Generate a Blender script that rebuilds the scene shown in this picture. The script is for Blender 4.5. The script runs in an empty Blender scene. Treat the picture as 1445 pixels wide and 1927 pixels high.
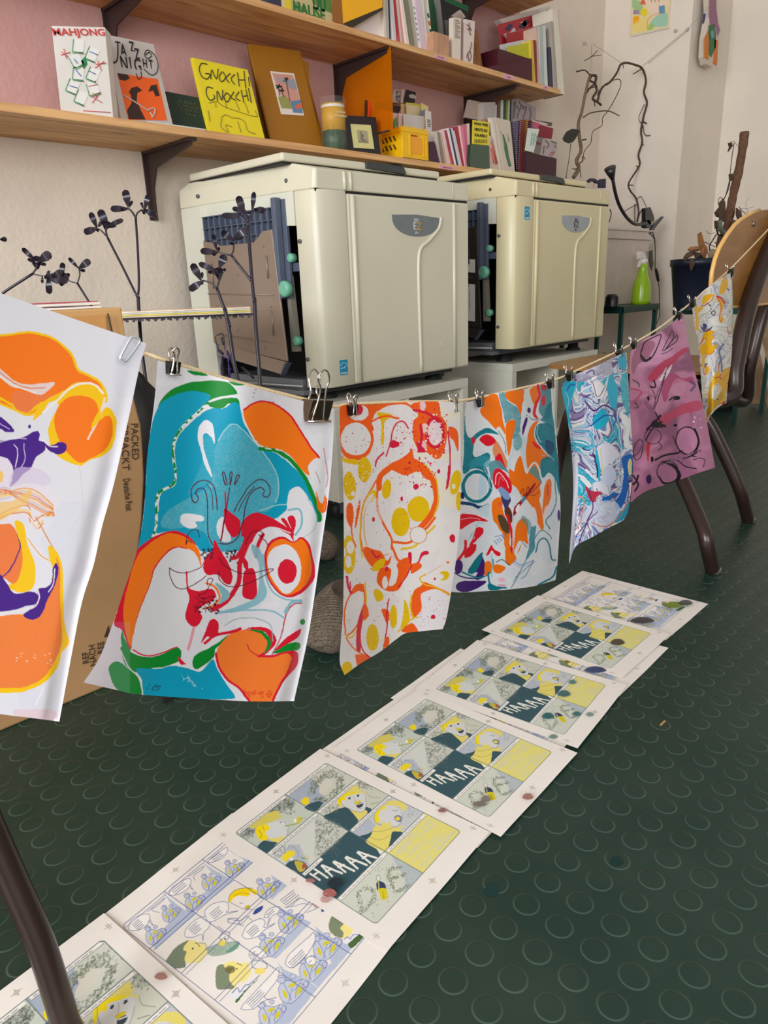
import bpy, bmesh, math, random
import numpy as np
from mathutils import Vector, Matrix
random.seed(7); np.random.seed(7)
sc = bpy.context.scene
COL = sc.collection
# ---------------- camera ----------------
CC = np.array([722.5, 963.5]); CH = 0.67; FPX = 1340.0
def _rm(y, p, r):
    rx = lambda a: np.array([[1,0,0],[0,math.cos(a),-math.sin(a)],[0,math.sin(a),math.cos(a)]])
    rz = lambda a: np.array([[math.cos(a),-math.sin(a),0],[math.sin(a),math.cos(a),0],[0,0,1]])
    return rz(y) @ rx(math.pi/2+p) @ rz(r)
CR = _rm(-0.78185, -0.305377, -0.038941)
C0 = np.array([0, 0, CH])
cam_d = bpy.data.cameras.new('camera'); cam = bpy.data.objects.new('camera', cam_d); COL.objects.link(cam)
cam_d.sensor_fit = 'HORIZONTAL'; cam_d.sensor_width = 36; cam_d.lens = FPX/1445*36; cam_d.clip_start = 0.02
m4 = Matrix.Identity(4)
for i in range(3):
    for j in range(3): m4[i][j] = CR[i, j]
m4[2][3] = CH
cam.matrix_world = m4
sc.camera = cam
# ---------------- light ----------------
sc.view_settings.view_transform = 'Standard'; sc.view_settings.look = 'None'
sc.view_settings.gamma = 1; sc.view_settings.exposure = 0.18; sc.view_settings.use_curve_mapping = False
w = bpy.data.worlds.new('room_light'); sc.world = w; w.use_nodes = True
w.node_tree.nodes['Background'].inputs[0].default_value = (0.95, 0.89, 0.82, 1)
w.node_tree.nodes['Background'].inputs[1].default_value = 0.38
def area(name, loc, target, sx, sy, power, col):
    L = bpy.data.lights.new(name, 'AREA'); L.shape = 'RECTANGLE'; L.size = sx; L.size_y = sy; L.energy = power; L.color = col
    o = bpy.data.objects.new(name, L); COL.objects.link(o); o.location = loc
    o.rotation_euler = (Vector(target)-Vector(loc)).to_track_quat('-Z', 'Y').to_euler()
    return o
area('window_daylight', (-3.4, 0.0, 1.8), (3.9, 1.9, 1.2), 2.2, 2.2, 190, (0.94, 0.97, 1.0))
area('front_window_daylight', (-0.9, -2.4, 1.5), (1.0, 1.5, 0.5), 2.4, 1.8, 60, (0.97, 0.97, 0.97))
# ---------------- helpers ----------------
def ray(px, py):
    d = CR @ np.array([px-CC[0], -(py-CC[1]), -FPX]); return d
def onz(px, py, z=0.0): d = ray(px, py); return C0 + d*((z-CH)/d[2])
def onx(px, py, x): d = ray(px, py); return C0 + d*(x/d[0])
def ony(px, py, y): d = ray(px, py); return C0 + d*(y/d[1])
def onpl(px, py, a, m):     # vertical plane through (a) with slope dy/dx=m
    d = ray(px, py); n = np.array([-m, 1, 0]); q = np.array([a[0], a[1], 0])
    return C0 + d*(((q-C0)@n)/(d@n))
def proj(P):                # Nx3 -> pixels
    v = (np.asarray(P)-C0) @ CR
    return CC[0]+FPX*v[..., 0]/-v[..., 2], CC[1]-FPX*v[..., 1]/-v[..., 2]
def lin(c):
    c = np.asarray(c, float)/255.0
    return np.where(c <= 0.04045, c/12.92, ((c+0.055)/1.055)**2.4)
MATS = {}
def mat(name, rgb, rough=0.6, metal=0.0, var=0.06, scale=30, bump=0.0, bscale=200, trans=0, alpha=None, coat=0, subs=0, emis=None, spec=0.5):
    if name in MATS: return MATS[name]
    m = bpy.data.materials.new(name); m.use_nodes = True; nt = m.node_tree; b = nt.nodes['Principled BSDF']
    c = lin(rgb)
    tc = nt.nodes.new('ShaderNodeTexCoord'); no = nt.nodes.new('ShaderNodeTexNoise'); no.inputs['Scale'].default_value = scale; no.inputs['Detail'].default_value = 4
    nt.links.new(tc.outputs['Object'], no.inputs['Vector'])
    r = nt.nodes.new('ShaderNodeValToRGB'); e = r.color_ramp.elements
    e[0].position = 0.3; e[1].position = 0.7
    e[0].color = (*(c*(1-var)), 1); e[1].color = (*np.minimum(c*(1+var), 1), 1)
    nt.links.new(no.outputs['Fac'], r.inputs['Fac']); nt.links.new(r.outputs['Color'], b.inputs['Base Color'])
    b.inputs['Roughness'].default_value = rough; b.inputs['Metallic'].default_value = metal
    b.inputs['Specular IOR Level'].default_value = spec
    if trans: b.inputs['Transmission Weight'].default_value = trans; b.inputs['IOR'].default_value = 1.3
    if alpha is not None: b.inputs['Alpha'].default_value = alpha
    if coat: b.inputs['Coat Weight'].default_value = coat; b.inputs['Coat Roughness'].default_value = 0.15
    if bump:
        n2 = nt.nodes.new('ShaderNodeTexNoise'); n2.inputs['Scale'].default_value = bscale; n2.inputs['Detail'].default_value = 3
        nt.links.new(tc.outputs['Object'], n2.inputs['Vector'])
        bp = nt.nodes.new('ShaderNodeBump'); bp.inputs['Strength'].default_value = bump; bp.inputs['Distance'].default_value = 0.003
        nt.links.new(n2.outputs['Fac'], bp.inputs['Height']); nt.links.new(bp.outputs['Normal'], b.inputs['Normal'])
    MATS[name] = m; return m
class MB:
    """collects shapes into one mesh"""
    def __init__(s): s.v = []; s.f = []; s.sm = []
    def add(s, vs, fs, smooth=False):
        n = len(s.v); s.v += [tuple(map(float, p)) for p in vs]
        s.f += [tuple(i+n for i in f) for f in fs]; s.sm += [smooth]*len(fs); return s
    def hexa(s, p):   # 8 corners: bottom 0-3, top 4-7
        return s.add(p, [(3,2,1,0),(4,5,6,7),(0,1,5,4),(1,2,6,5),(2,3,7,6),(3,0,4,7)])
    def box(s, x0, x1, y0, y1, z0, z1):
        return s.hexa([(x0,y0,z0),(x1,y0,z0),(x1,y1,z0),(x0,y1,z0),(x0,y0,z1),(x1,y0,z1),(x1,y1,z1),(x0,y1,z1)])
    def quad(s, p): return s.add(p, [(0,1,2,3)])
    def prism(s, pts, d, smooth=False):   # planar polygon pts (3D) extruded by vector d
        n = len(pts); P = [tuple(p) for p in pts]; Q = [tuple(np.add(p, d)) for p in pts]
        s.add(P+Q, [tuple(range(n))[::-1], tuple(range(n, 2*n))]); k = len(s.v)-2*n
        for i in range(n):
            j = (i+1) % n; s.f.append((k+i, k+j, k+n+j, k+n+i)); s.sm.append(smooth)
        return s
    def tube(s, pts, r, seg=10, cap=True):
        pts = [Vector(p) for p in pts]; n = len(pts); rs = r if hasattr(r, '__len__') else [r]*n
        vs = []; up = None
        for i in range(n):
            t = (pts[min(i+1, n-1)]-pts[max(i-1, 0)])
            if t.length < 1e-9: t = Vector((0,0,1))
            t.normalize()
            if up is None:
                up = Vector((0,0,1)) if abs(t.z) < 0.9 else Vector((1,0,0))
            a = (up - t*up.dot(t))
            if a.length < 1e-6: a = t.orthogonal()
            a.normalize(); up = a; b = t.cross(a)
            for k in range(seg):
                an = 2*math.pi*k/seg; vs.append(pts[i]+a*(math.cos(an)*rs[i])+b*(math.sin(an)*rs[i]))
        fs = []
        for i in range(n-1):
            for k in range(seg):
                k2 = (k+1) % seg; fs.append((i*seg+k, i*seg+k2, (i+1)*seg+k2, (i+1)*seg+k))
        if cap: fs.append(tuple(range(seg))[::-1]); fs.append(tuple(range((n-1)*seg, n*seg)))
        return s.add(vs, fs, True)
    def lathe(s, prof, c, axis='z', seg=24, cap=True):  # prof [(r,h)]
        vs = []; n = len(prof)
        for r, hh in prof:
            for k in range(seg):
                a = 2*math.pi*k/seg; u, v = r*math.cos(a), r*math.sin(a)
                p = {'z': (u, v, hh), 'x': (hh, u, v), 'y': (u, hh, v)}[axis]
                vs.append(np.add(c, p))
        fs = [(i*seg+k, i*seg+(k+1) % seg, (i+1)*seg+(k+1) % seg, (i+1)*seg+k) for i in range(n-1) for k in range(seg)]
        if cap: fs += [tuple(range(seg))[::-1], tuple(range((n-1)*seg, n*seg))]
        return s.add(vs, fs, True)
    def ball(s, c, r, seg=14, rings=9, noise=0, sq=(1,1,1)):
        vs = []; 
        for i in range(rings+1):
            th = math.pi*i/rings
            for k in range(seg):
                a = 2*math.pi*k/seg; rr = r*(1+noise*(random.random()-.5))
                vs.append((c[0]+sq[0]*rr*math.sin(th)*math.cos(a), c[1]+sq[1]*rr*math.sin(th)*math.sin(a), c[2]+sq[2]*rr*math.cos(th)))
        fs = [(i*seg+k, i*seg+(k+1) % seg, (i+1)*seg+(k+1) % seg, (i+1)*seg+k) for i in range(rings) for k in range(seg)]
        return s.add(vs, fs, True)
    def build(s, name, m, parent=None, bevel=0, org=None, subsurf=0):
        me = bpy.data.meshes.new(name); 
        if org is None: org = (0,0,0)
        if parent is not None and org == (0,0,0): org = tuple(parent.location)
        me.from_pydata([(a-org[0], b-org[1], c-org[2]) for a, b, c in s.v], [], s.f)
        bm = bmesh.new(); bm.from_mesh(me); bmesh.ops.recalc_face_normals(bm, faces=bm.faces); bm.to_mesh(me); bm.free()
        me.polygons.foreach_set('use_smooth', s.sm)
        me.materials.append(m); me.update()
        o = bpy.data.objects.new(name, me); COL.objects.link(o)
        if parent is not None: o.parent = parent
        else: o.location = org
        if bevel:
            md = o.modifiers.new('bevel', 'BEVEL'); md.width = bevel; md.segments = 2; md.limit_method = 'ANGLE'; md.angle_limit = 0.6
        if subsurf:
            md = o.modifiers.new('sub', 'SUBSURF'); md.levels = subsurf; md.render_levels = subsurf
        return o
def tag(o, label, cat, group=None):
    o['label'] = label; o['category'] = cat
    if group: o['group'] = group
    return o
def thing(name, loc, label, cat, group=None):
    o = bpy.data.objects.new(name, None); COL.objects.link(o); o.location = tuple(map(float, loc)); o.empty_display_size = .02
    return tag(o, label, cat, group)
def sub(mb, name, m, parent, bevel=0, label=None, subsurf=0):   # child of a child: parents carry world offset of the thing
    root = parent
    while root.parent: root = root.parent
    o = mb.build(name, m, None, bevel, org=tuple(root.location), subsurf=subsurf); o.location = (0,0,0); o.parent = parent
    if label: o['label'] = label
    return o
def struct(mb, name, m): o = mb.build(name, m); o['kind'] = 'structure'; return o
def origin_to_base(o):
    vs = np.array([v.co[:] for v in o.data.vertices]); c = np.array([(vs[:,0].min()+vs[:,0].max())/2, (vs[:,1].min()+vs[:,1].max())/2, vs[:,2].min()])
    o.data.transform(Matrix.Translation(Vector(-c))); o.location = Vector(o.location)+Vector(c)
    return o
def solo(mb, name, m, label, cat, group=None, bevel=0, subsurf=0):
    o = mb.build(name, m, bevel=bevel, subsurf=subsurf); origin_to_base(o); return tag(o, label, cat, group)
def copy_tree(o, parent=None):
    c = o.copy(); COL.objects.link(c); c.parent = parent
    for ch in list(o.children): copy_tree(ch, c)
    return c
def text_mesh(txt, size, font_shear=0, depth=0.0004, bold=0.0):
    cu = bpy.data.curves.new('t', 'FONT'); cu.body = txt; cu.size = size; cu.extrude = depth; cu.align_x = 'CENTER'; cu.align_y = 'CENTER'; cu.offset = bold; cu.shear = font_shear; cu.resolution_u = 3
    ob = bpy.data.objects.new('t', cu); COL.objects.link(ob)
    dg = bpy.context.evaluated_depsgraph_get(); me = bpy.data.meshes.new_from_object(ob.evaluated_get(dg))
    bpy.data.objects.remove(ob); bpy.data.curves.remove(cu); return me
def lettering(txt, size, origin, ux, uy, m, parent, name='lettering', sx=1.0, bold=0.0, label=None, depth=0.0004, shear=0):
    """text laid on a plane: origin = centre, ux/uy = unit directions of the baseline and of up"""
    me = text_mesh(txt, size, depth=depth, bold=bold, font_shear=shear); ux = Vector(ux).normalized(); uy = Vector(uy).normalized(); uz = ux.cross(uy)
    root = parent
    while root.parent: root = root.parent
    M = Matrix(((ux.x*sx, uy.x, uz.x, origin[0]-root.location[0]), (ux.y*sx, uy.y, uz.y, origin[1]-root.location[1]), (ux.z*sx, uy.z, uz.z, origin[2]-root.location[2]), (0,0,0,1)))
    me.transform(M); me.materials.clear(); me.materials.append(m)
    o = bpy.data.objects.new(name, me); COL.objects.link(o); o.parent = parent
    if label: o['label'] = label
    return o
def catmull(pts, n=8, closed=False):
    P = [np.array(p, float) for p in pts]; out = []; N = len(P)
    rng = range(N) if closed else range(N-1)
    for i in rng:
        p0 = P[(i-1) % N] if closed or i > 0 else 2*P[0]-P[1]
        p1 = P[i]; p2 = P[(i+1) % N]
        p3 = P[(i+2) % N] if closed or i+2 < N else 2*P[-1]-P[-2]
        for k in range(n):
            t = k/n; out.append(.5*((2*p1)+(-p0+p2)*t+(2*p0-5*p1+4*p2-p3)*t*t+(-p0+3*p1-3*p2+p3)*t**3))
    if not closed: out.append(P[-1])
    return out
# ================= THE ROOM =================
YW = 2.16; XR = 3.90; YM = 1.524
def floor_mat():
    m = bpy.data.materials.new('green_studded_rubber'); m.use_nodes = True; nt = m.node_tree; b = nt.nodes['Principled BSDF']; N = nt.nodes.new; L = nt.links.new
    tc = N('ShaderNodeTexCoord'); mp = N('ShaderNodeMapping'); mp.vector_type = 'POINT'
    s = 1/0.0428; a = 0.0119
    mp.inputs['Rotation'].default_value = (0, 0, a); mp.inputs['Scale'].default_value = (s, s, s)
    ox, oy = 1.13449*.67, 0.38729*.67
    rx = math.cos(a)*ox*s - math.sin(a)*oy*s; ry = math.sin(a)*ox*s + math.cos(a)*oy*s
    mp.inputs['Location'].default_value = (-rx+.5, -ry+.5, 0)
    L(tc.outputs['Object'], mp.inputs['Vector'])
    fr = N('ShaderNodeVectorMath'); fr.operation = 'FRACTION'; L(mp.outputs[0], fr.inputs[0])
    sb = N('ShaderNodeVectorMath'); sb.operation = 'SUBTRACT'; sb.inputs[1].default_value = (.5, .5, 0); L(fr.outputs[0], sb.inputs[0])
    ml = N('ShaderNodeVectorMath'); ml.operation = 'MULTIPLY'; ml.inputs[1].default_value = (1, 1, 0); L(sb.outputs[0], ml.inputs[0])
    ln = N('ShaderNodeVectorMath'); ln.operation = 'LENGTH'; L(ml.outputs[0], ln.inputs[0])
    mr = N('ShaderNodeMapRange'); mr.interpolation_type = 'SMOOTHSTEP'; mr.inputs['From Min'].default_value = 0.365; mr.inputs['From Max'].default_value = 0.29; L(ln.outputs['Value'], mr.inputs['Value'])
    n1 = N('ShaderNodeTexNoise'); n1.inputs['Scale'].default_value = 350; L(tc.outputs['Object'], n1.inputs['Vector'])
    mx = N('ShaderNodeMath'); mx.operation = 'MULTIPLY_ADD'; mx.inputs[1].default_value = 0.04; L(n1.outputs['Fac'], mx.inputs[0]); L(mr.outputs[0], mx.inputs[2])
    bp = N('ShaderNodeBump'); bp.inputs['Strength'].default_value = 0.55; bp.inputs['Distance'].default_value = 0.0016; L(mx.outputs[0], bp.inputs['Height']); L(bp.outputs[0], b.inputs['Normal'])
    n2 = N('ShaderNodeTexNoise'); n2.inputs['Scale'].default_value = 5; n2.inputs['Detail'].default_value = 8; n2.inputs['Roughness'].default_value = .65; L(tc.outputs['Object'], n2.inputs['Vector'])
    cr = N('ShaderNodeValToRGB'); e = cr.color_ramp.elements; e[0].position = .42; e[0].color = (*lin((25, 52, 42)), 1); e[1].position = .75; e[1].color = (*lin((44, 62, 52)), 1)
    L(n2.outputs['Fac'], cr.inputs['Fac'])
    # pale ring painted into the colour for the highlight on each stud rim
    d1 = N('ShaderNodeMath'); d1.operation = 'SUBTRACT'; d1.inputs[1].default_value = .335; L(ln.outputs['Value'], d1.inputs[0])
    d2 = N('ShaderNodeMath'); d2.operation = 'ABSOLUTE'; L(d1.outputs[0], d2.inputs[0])
    d3 = N('ShaderNodeMapRange'); d3.inputs['From Min'].default_value = .035; d3.inputs['From Max'].default_value = 0.0; d3.inputs['To Max'].default_value = .22; L(d2.outputs[0], d3.inputs['Value'])
    mc = N('ShaderNodeMixRGB'); mc.inputs[2].default_value = (*lin((125, 140, 128)), 1); L(d3.outputs[0], mc.inputs[0]); L(cr.outputs[0], mc.inputs[1])
    # small bright specks
    vo = N('ShaderNodeTexVoronoi'); vo.inputs['Scale'].default_value = 9; L(tc.outputs['Object'], vo.inputs['Vector'])
    v1 = N('ShaderNodeMath'); v1.operation = 'LESS_THAN'; v1.inputs[1].default_value = .022; L(vo.outputs['Distance'], v1.inputs[0])
    v2 = N('ShaderNodeMath'); v2.operation = 'MULTIPLY'; v2.inputs[1].default_value = .55; L(v1.outputs[0], v2.inputs[0])
    m2 = N('ShaderNodeMixRGB'); m2.inputs[2].default_value = (*lin((190, 185, 165)), 1); L(v2.outputs[0], m2.inputs[0]); L(mc.outputs[0], m2.inputs[1])
    L(m2.outputs[0], b.inputs['Base Color'])
    n3 = N('ShaderNodeMapRange'); n3.inputs['To Min'].default_value = .32; n3.inputs['To Max'].default_value = .52; L(n2.outputs['Fac'], n3.inputs['Value']); L(n3.outputs[0], b.inputs['Roughness'])
    b.inputs['Specular IOR Level'].default_value = .45
    return m
struct(MB().box(-1.6, 5.6, -1.6, YW+.1, -.05, 0), 'floor', floor_mat())
def wall_mat(name, base, pink=False):
    m = bpy.data.materials.new(name); m.use_nodes = True; nt = m.node_tree; b = nt.nodes['Principled BSDF']; N = nt.nodes.new; L = nt.links.new
    tc = N('ShaderNodeTexCoord'); n = N('ShaderNodeTexNoise'); n.inputs['Scale'].default_value = 3; n.inputs['Detail'].default_value = 8; L(tc.outputs['Object'], n.inputs['Vector'])
    cr = N('ShaderNodeValToRGB'); e = cr.color_ramp.elements; c = lin(base); e[0].position = .35; e[1].position = .65; e[0].color = (*(c*.95), 1); e[1].color = (*np.minimum(c*1.03, 1), 1); L(n.outputs['Fac'], cr.inputs['Fac'])
    out = cr.outputs[0]
    if pink:   # the pink paint starts at the lower shelf and ends before the corner
        sx = N('ShaderNodeSeparateXYZ'); L(tc.outputs['Object'], sx.inputs[0])
        g = N('ShaderNodeMath'); g.operation = 'GREATER_THAN'; g.inputs[1].default_value = 1.10; L(sx.outputs['Z'], g.inputs[0])
        l = N('ShaderNodeMath'); l.operation = 'LESS_THAN'; l.inputs[1].default_value = 3.13; L(sx.outputs['X'], l.inputs[0])
        mu = N('ShaderNodeMath'); mu.operation = 'MULTIPLY'; L(g.outputs[0], mu.inputs[0]); L(l.outputs[0], mu.inputs[1])
        mx = N('ShaderNodeMixRGB'); L(mu.outputs[0], mx.inputs[0]); L(out, mx.inputs[1]); mx.inputs[2].default_value = (*lin((205, 160, 155)), 1); out = mx.outputs[0]
    L(out, b.inputs['Base Color']); b.inputs['Roughness'].default_value = .85
    n4 = N('ShaderNodeTexNoise'); n4.inputs['Scale'].default_value = 70; n4.inputs['Detail'].default_value = 6; L(tc.outputs['Object'], n4.inputs['Vector'])
    n5 = N('ShaderNodeTexNoise'); n5.inputs['Scale'].default_value = 6; n5.inputs['Detail'].default_value = 5; L(tc.outputs['Object'], n5.inputs['Vector'])
    ad = N('ShaderNodeMath'); ad.operation = 'MULTIPLY_ADD'; ad.inputs[1].default_value = 4; L(n5.outputs['Fac'], ad.inputs[0]); L(n4.outputs['Fac'], ad.inputs[2])
    bp = N('ShaderNodeBump'); bp.inputs['Strength'].default_value = .5; bp.inputs['Distance'].default_value = .003; L(ad.outputs[0], bp.inputs['Height']); L(bp.outputs[0], b.inputs['Normal'])
    return m
struct(MB().box(-1.6, XR+.1, YW, YW+.1, 0, 2.6), 'wall_back', wall_mat('painted_plaster', (226, 212, 196), True))
wm = wall_mat('white_plaster', (228, 216, 202))
Y1 = onx(1305, 0, XR)[1]; X2 = ony(1380, 0, Y1)[0]
struct(MB().box(XR, XR+1.6, Y1, YW+.1, 0, 2.6), 'wall_pillar', wm)
Y2 = onx(1446, 150, X2)[1]
struct(MB().box(X2, X2+1.0, -1.6, Y1, 0, 2.6), 'wall_right', wm)
# ================= SHELVES =================
def wood_mat(name, c0, c1, axis_scale=(1.2, 14, 14), rough=.55):
    m = bpy.data.materials.new(name); m.use_nodes = True; nt = m.node_tree; b = nt.nodes['Principled BSDF']; N = nt.nodes.new; L = nt.links.new
    tc = N('ShaderNodeTexCoord'); mp = N('ShaderNodeMapping'); mp.inputs['Scale'].default_value = axis_scale; L(tc.outputs['Object'], mp.inputs[0])
    n = N('ShaderNodeTexNoise'); n.inputs['Scale'].default_value = 2.2; n.inputs['Detail'].default_value = 7; n.inputs['Distortion'].default_value = .8; L(mp.outputs[0], n.inputs['Vector'])
    cr = N('ShaderNodeValToRGB'); e = cr.color_ramp.elements; e[0].position = .3; e[1].position = .62; e[0].color = (*lin(c0), 1); e[1].color = (*lin(c1), 1); L(n.outputs['Fac'], cr.inputs['Fac'])
    vo = N('ShaderNodeTexVoronoi'); vo.inputs['Scale'].default_value = 1.3; mp2 = N('ShaderNodeMapping'); mp2.inputs['Scale'].default_value = (2.2, 9, 9); L(tc.outputs['Object'], mp2.inputs[0]); L(mp2.outputs[0], vo.inputs['Vector'])
    mr = N('ShaderNodeMapRange'); mr.inputs['From Min'].default_value = .16; mr.inputs['From Max'].default_value = .05; mr.inputs['To Max'].default_value = .6; L(vo.outputs['Distance'], mr.inputs['Value'])
    mx = N('ShaderNodeMixRGB'); mx.inputs[2].default_value = (*lin((112, 66, 34)), 1); L(mr.outputs[0], mx.inputs[0]); L(cr.outputs[0], mx.inputs[1])
    L(mx.outputs[0], b.inputs['Base Color']); b.inputs['Roughness'].default_value = rough
    return m
PINE = wood_mat('pine_board', (176, 122, 74), (226, 178, 122))
IRON = mat('dark_bracket_paint', (62, 46, 44), .45, .2)
YS = 1.88
SH = {}
def shelf(key, z0, z1, x0, x1, label, brk):
    t = thing('wall_shelf', ((x0+x1)/2, YW, z0), label, 'shelf', None)
    MB().box(x0, x1, YS, YW, z0, z1).build('board', PINE, t, bevel=.002)
    for bx in brk:   # iron bracket: wall leg, arm, web
        mb = MB(); mb.box(bx-.013, bx+.013, YW-.006, YW, z0-.19, z0); mb.box(bx-.013, bx+.013, YS+.012, YW, z0-.008, z0)
        mb.prism([(bx-.003, YW-.005, z0-.006), (bx-.003, YS+.02, z0-.006), (bx-.003, YS+.02, z0-.018), (bx-.003, YW-.055, z0-.05), (bx-.003, YW-.028, z0-.10), (bx-.003, YW-.02, z0-.19), (bx-.003, YW-.005, z0-.19)], (.006, 0, 0))
        mb.build('bracket', IRON, t)
    SH[key] = z1
    return t
BL = [ony(266, 275, YW)[0]+.01, 2.02, 2.75]
BU = [ony(202, 45, YW)[0], ony(627, 112, YW)[0]+.01, ony(873, 173, YW)[0]+.01]
shelf('low', 1.083, 1.103, -.35, 3.04, 'long pine wall shelf just above the two printing machines', BL)
shelf('up', 1.438, 1.457, -.2, 3.045, 'middle pine wall shelf packed with books and a yellow acrylic divider below', BU)
shelf('top', 1.80, 1.818, 1.3, 3.045, 'topmost pine wall shelf cut off by the top of the photo', [ony(873, 0, YW)[0]])
# pink paper price strips on the shelf edges
PINKL = mat('pink_label_paper', (214, 160, 178), .7)
INK = mat('black_ink', (35, 32, 34), .7)
def edge_label(p0, p1, p2, p3, txt, label):
    Q = [ony(*p, YS-.0015) for p in (p0, p1, p2, p3)]
    o = thing('shelf_label', Q[0], label, 'label', 'pink shelf labels')
    MB().prism(Q, (0, .0012, 0)).build('strip', PINKL, o)
    c = sum(Q)/4; lettering(txt, .007, (c[0], YS-.002, c[2]), (1,0,0), (0,0,1), mat('label_ink', (150, 60, 90), .7), o, depth=.0002)
edge_label((818, 109), (818, 102), (840, 108), (840, 115), 'TEL SYSTEM', 'pink strip label on the middle shelf edge below the wooden block')
edge_label((948, 148), (948, 139), (967, 143), (967, 151), 'Zeitungen', 'pink strip label on the middle shelf edge below the dark red file box')
edge_label((1021, 166), (1021, 161), (1033, 163), (1033, 168), 'comics', 'smallest pink label at the right end of the middle shelf edge')
edge_label((828, 317), (828, 310), (855, 314), (855, 321), 'Hosentaschenbuch', 'pink strip label on the lower shelf edge above the front machine')
# ================= CUBE SHELF UNITS ON CASTORS =================
WHITEP = mat('white_laminate', (214, 210, 196), .45, var=.03)
RUB = mat('black_rubber', (30, 30, 32), .6); GREYP = mat('grey_plastic', (92, 92, 92), .5); STEEL = mat('bright_steel', (200, 196, 190), .22, 1.0)
def cube_unit(x0, x1, z1, label, ndiv=2):
    t = thing('cube_shelf', ((x0+x1)/2, 1.7, 0), label, 'shelf unit'); y0, y1 = 1.533, 1.86; z0 = .062
    th = .03
    for nm, a in (('top_panel', (x0, x1, y0, y1, z1-th, z1)), ('bottom_panel', (x0, x1, y0, y1, z0, z0+th)), ('side_panel', (x0, x0+th, y0+.001, y1, z0+th, z1-th)), ('side_panel', (x1-th, x1, y0+.001, y1, z0+th, z1-th)), ('back_panel', (x0+th, x1-th, y1-.01, y1, z0+th, z1-th))):
        MB().box(*a).build(nm, WHITEP, t, bevel=.001)
    if ndiv > 1: MB().box((x0+x1)/2-.008, (x0+x1)/2+.008, y0+.002, y1-.01, z0+th, z1-th).build('divider', WHITEP, t)
    for cx in (x0+.04, x1-.04):
        for cy in (y0+.045, y1-.05):
            f = MB().box(cx-.014, cx+.014, cy-.014, cy+.02, .045, z0).box(cx-.014, cx+.012, cy-.016, cy-.0135, .018, .05).box(cx-.014, cx+.012, cy+.0065, cy+.009, .018, .05).build('castor', GREYP, t)
            sub(MB().lathe([(.008, -.009), (.0235, -.008), (.0255, -.006), (.0255, .006), (.0235, .008), (.008, .008)], (cx-.006, cy-.0035, .0255), 'y', 24), 'wheel', RUB, f)
    return t
K1 = (1.339, 1.954, .363); K2 = (2.215, 2.845, .384)
cube_unit(*K1, 'white cube shelf on castors under the front printing machine')
cube_unit(*K2, 'white cube shelf under the rear printing machine beside the wooden chair')
# papers lying in the cubes
def sheets(x0, x1, y0, y1, z0, cols, label, name='paper_stack', cat='paper stack', t=.004):
    o = thing(name, ((x0+x1)/2, y0, z0), label, cat)
    z = z0
    for i, c in enumerate(cols):
        d = random.uniform(-.012, .012)
        MB().box(x0+d, x1+d, y0+abs(d), y1, z, z+t*.9).build('sheet', mat('paper_%d_%d_%d' % c, c, .7), o); z += t
    return o
sheets(1.40, 1.62, 1.56, 1.8, .092, [(220,214,200), (60,90,140), (225,220,210), (190,60,50), (230,226,215), (40,40,50), (225,220,205)], 'pile of coloured papers in the cube below the front machine')
sheets(2.28, 2.50, 1.56, 1.8, .092, [(220,214,205), (190,190,200), (225,220,214), (200,205,214), (228,224,218)], 'pile of white papers in the cube below the rear machine')
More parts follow.
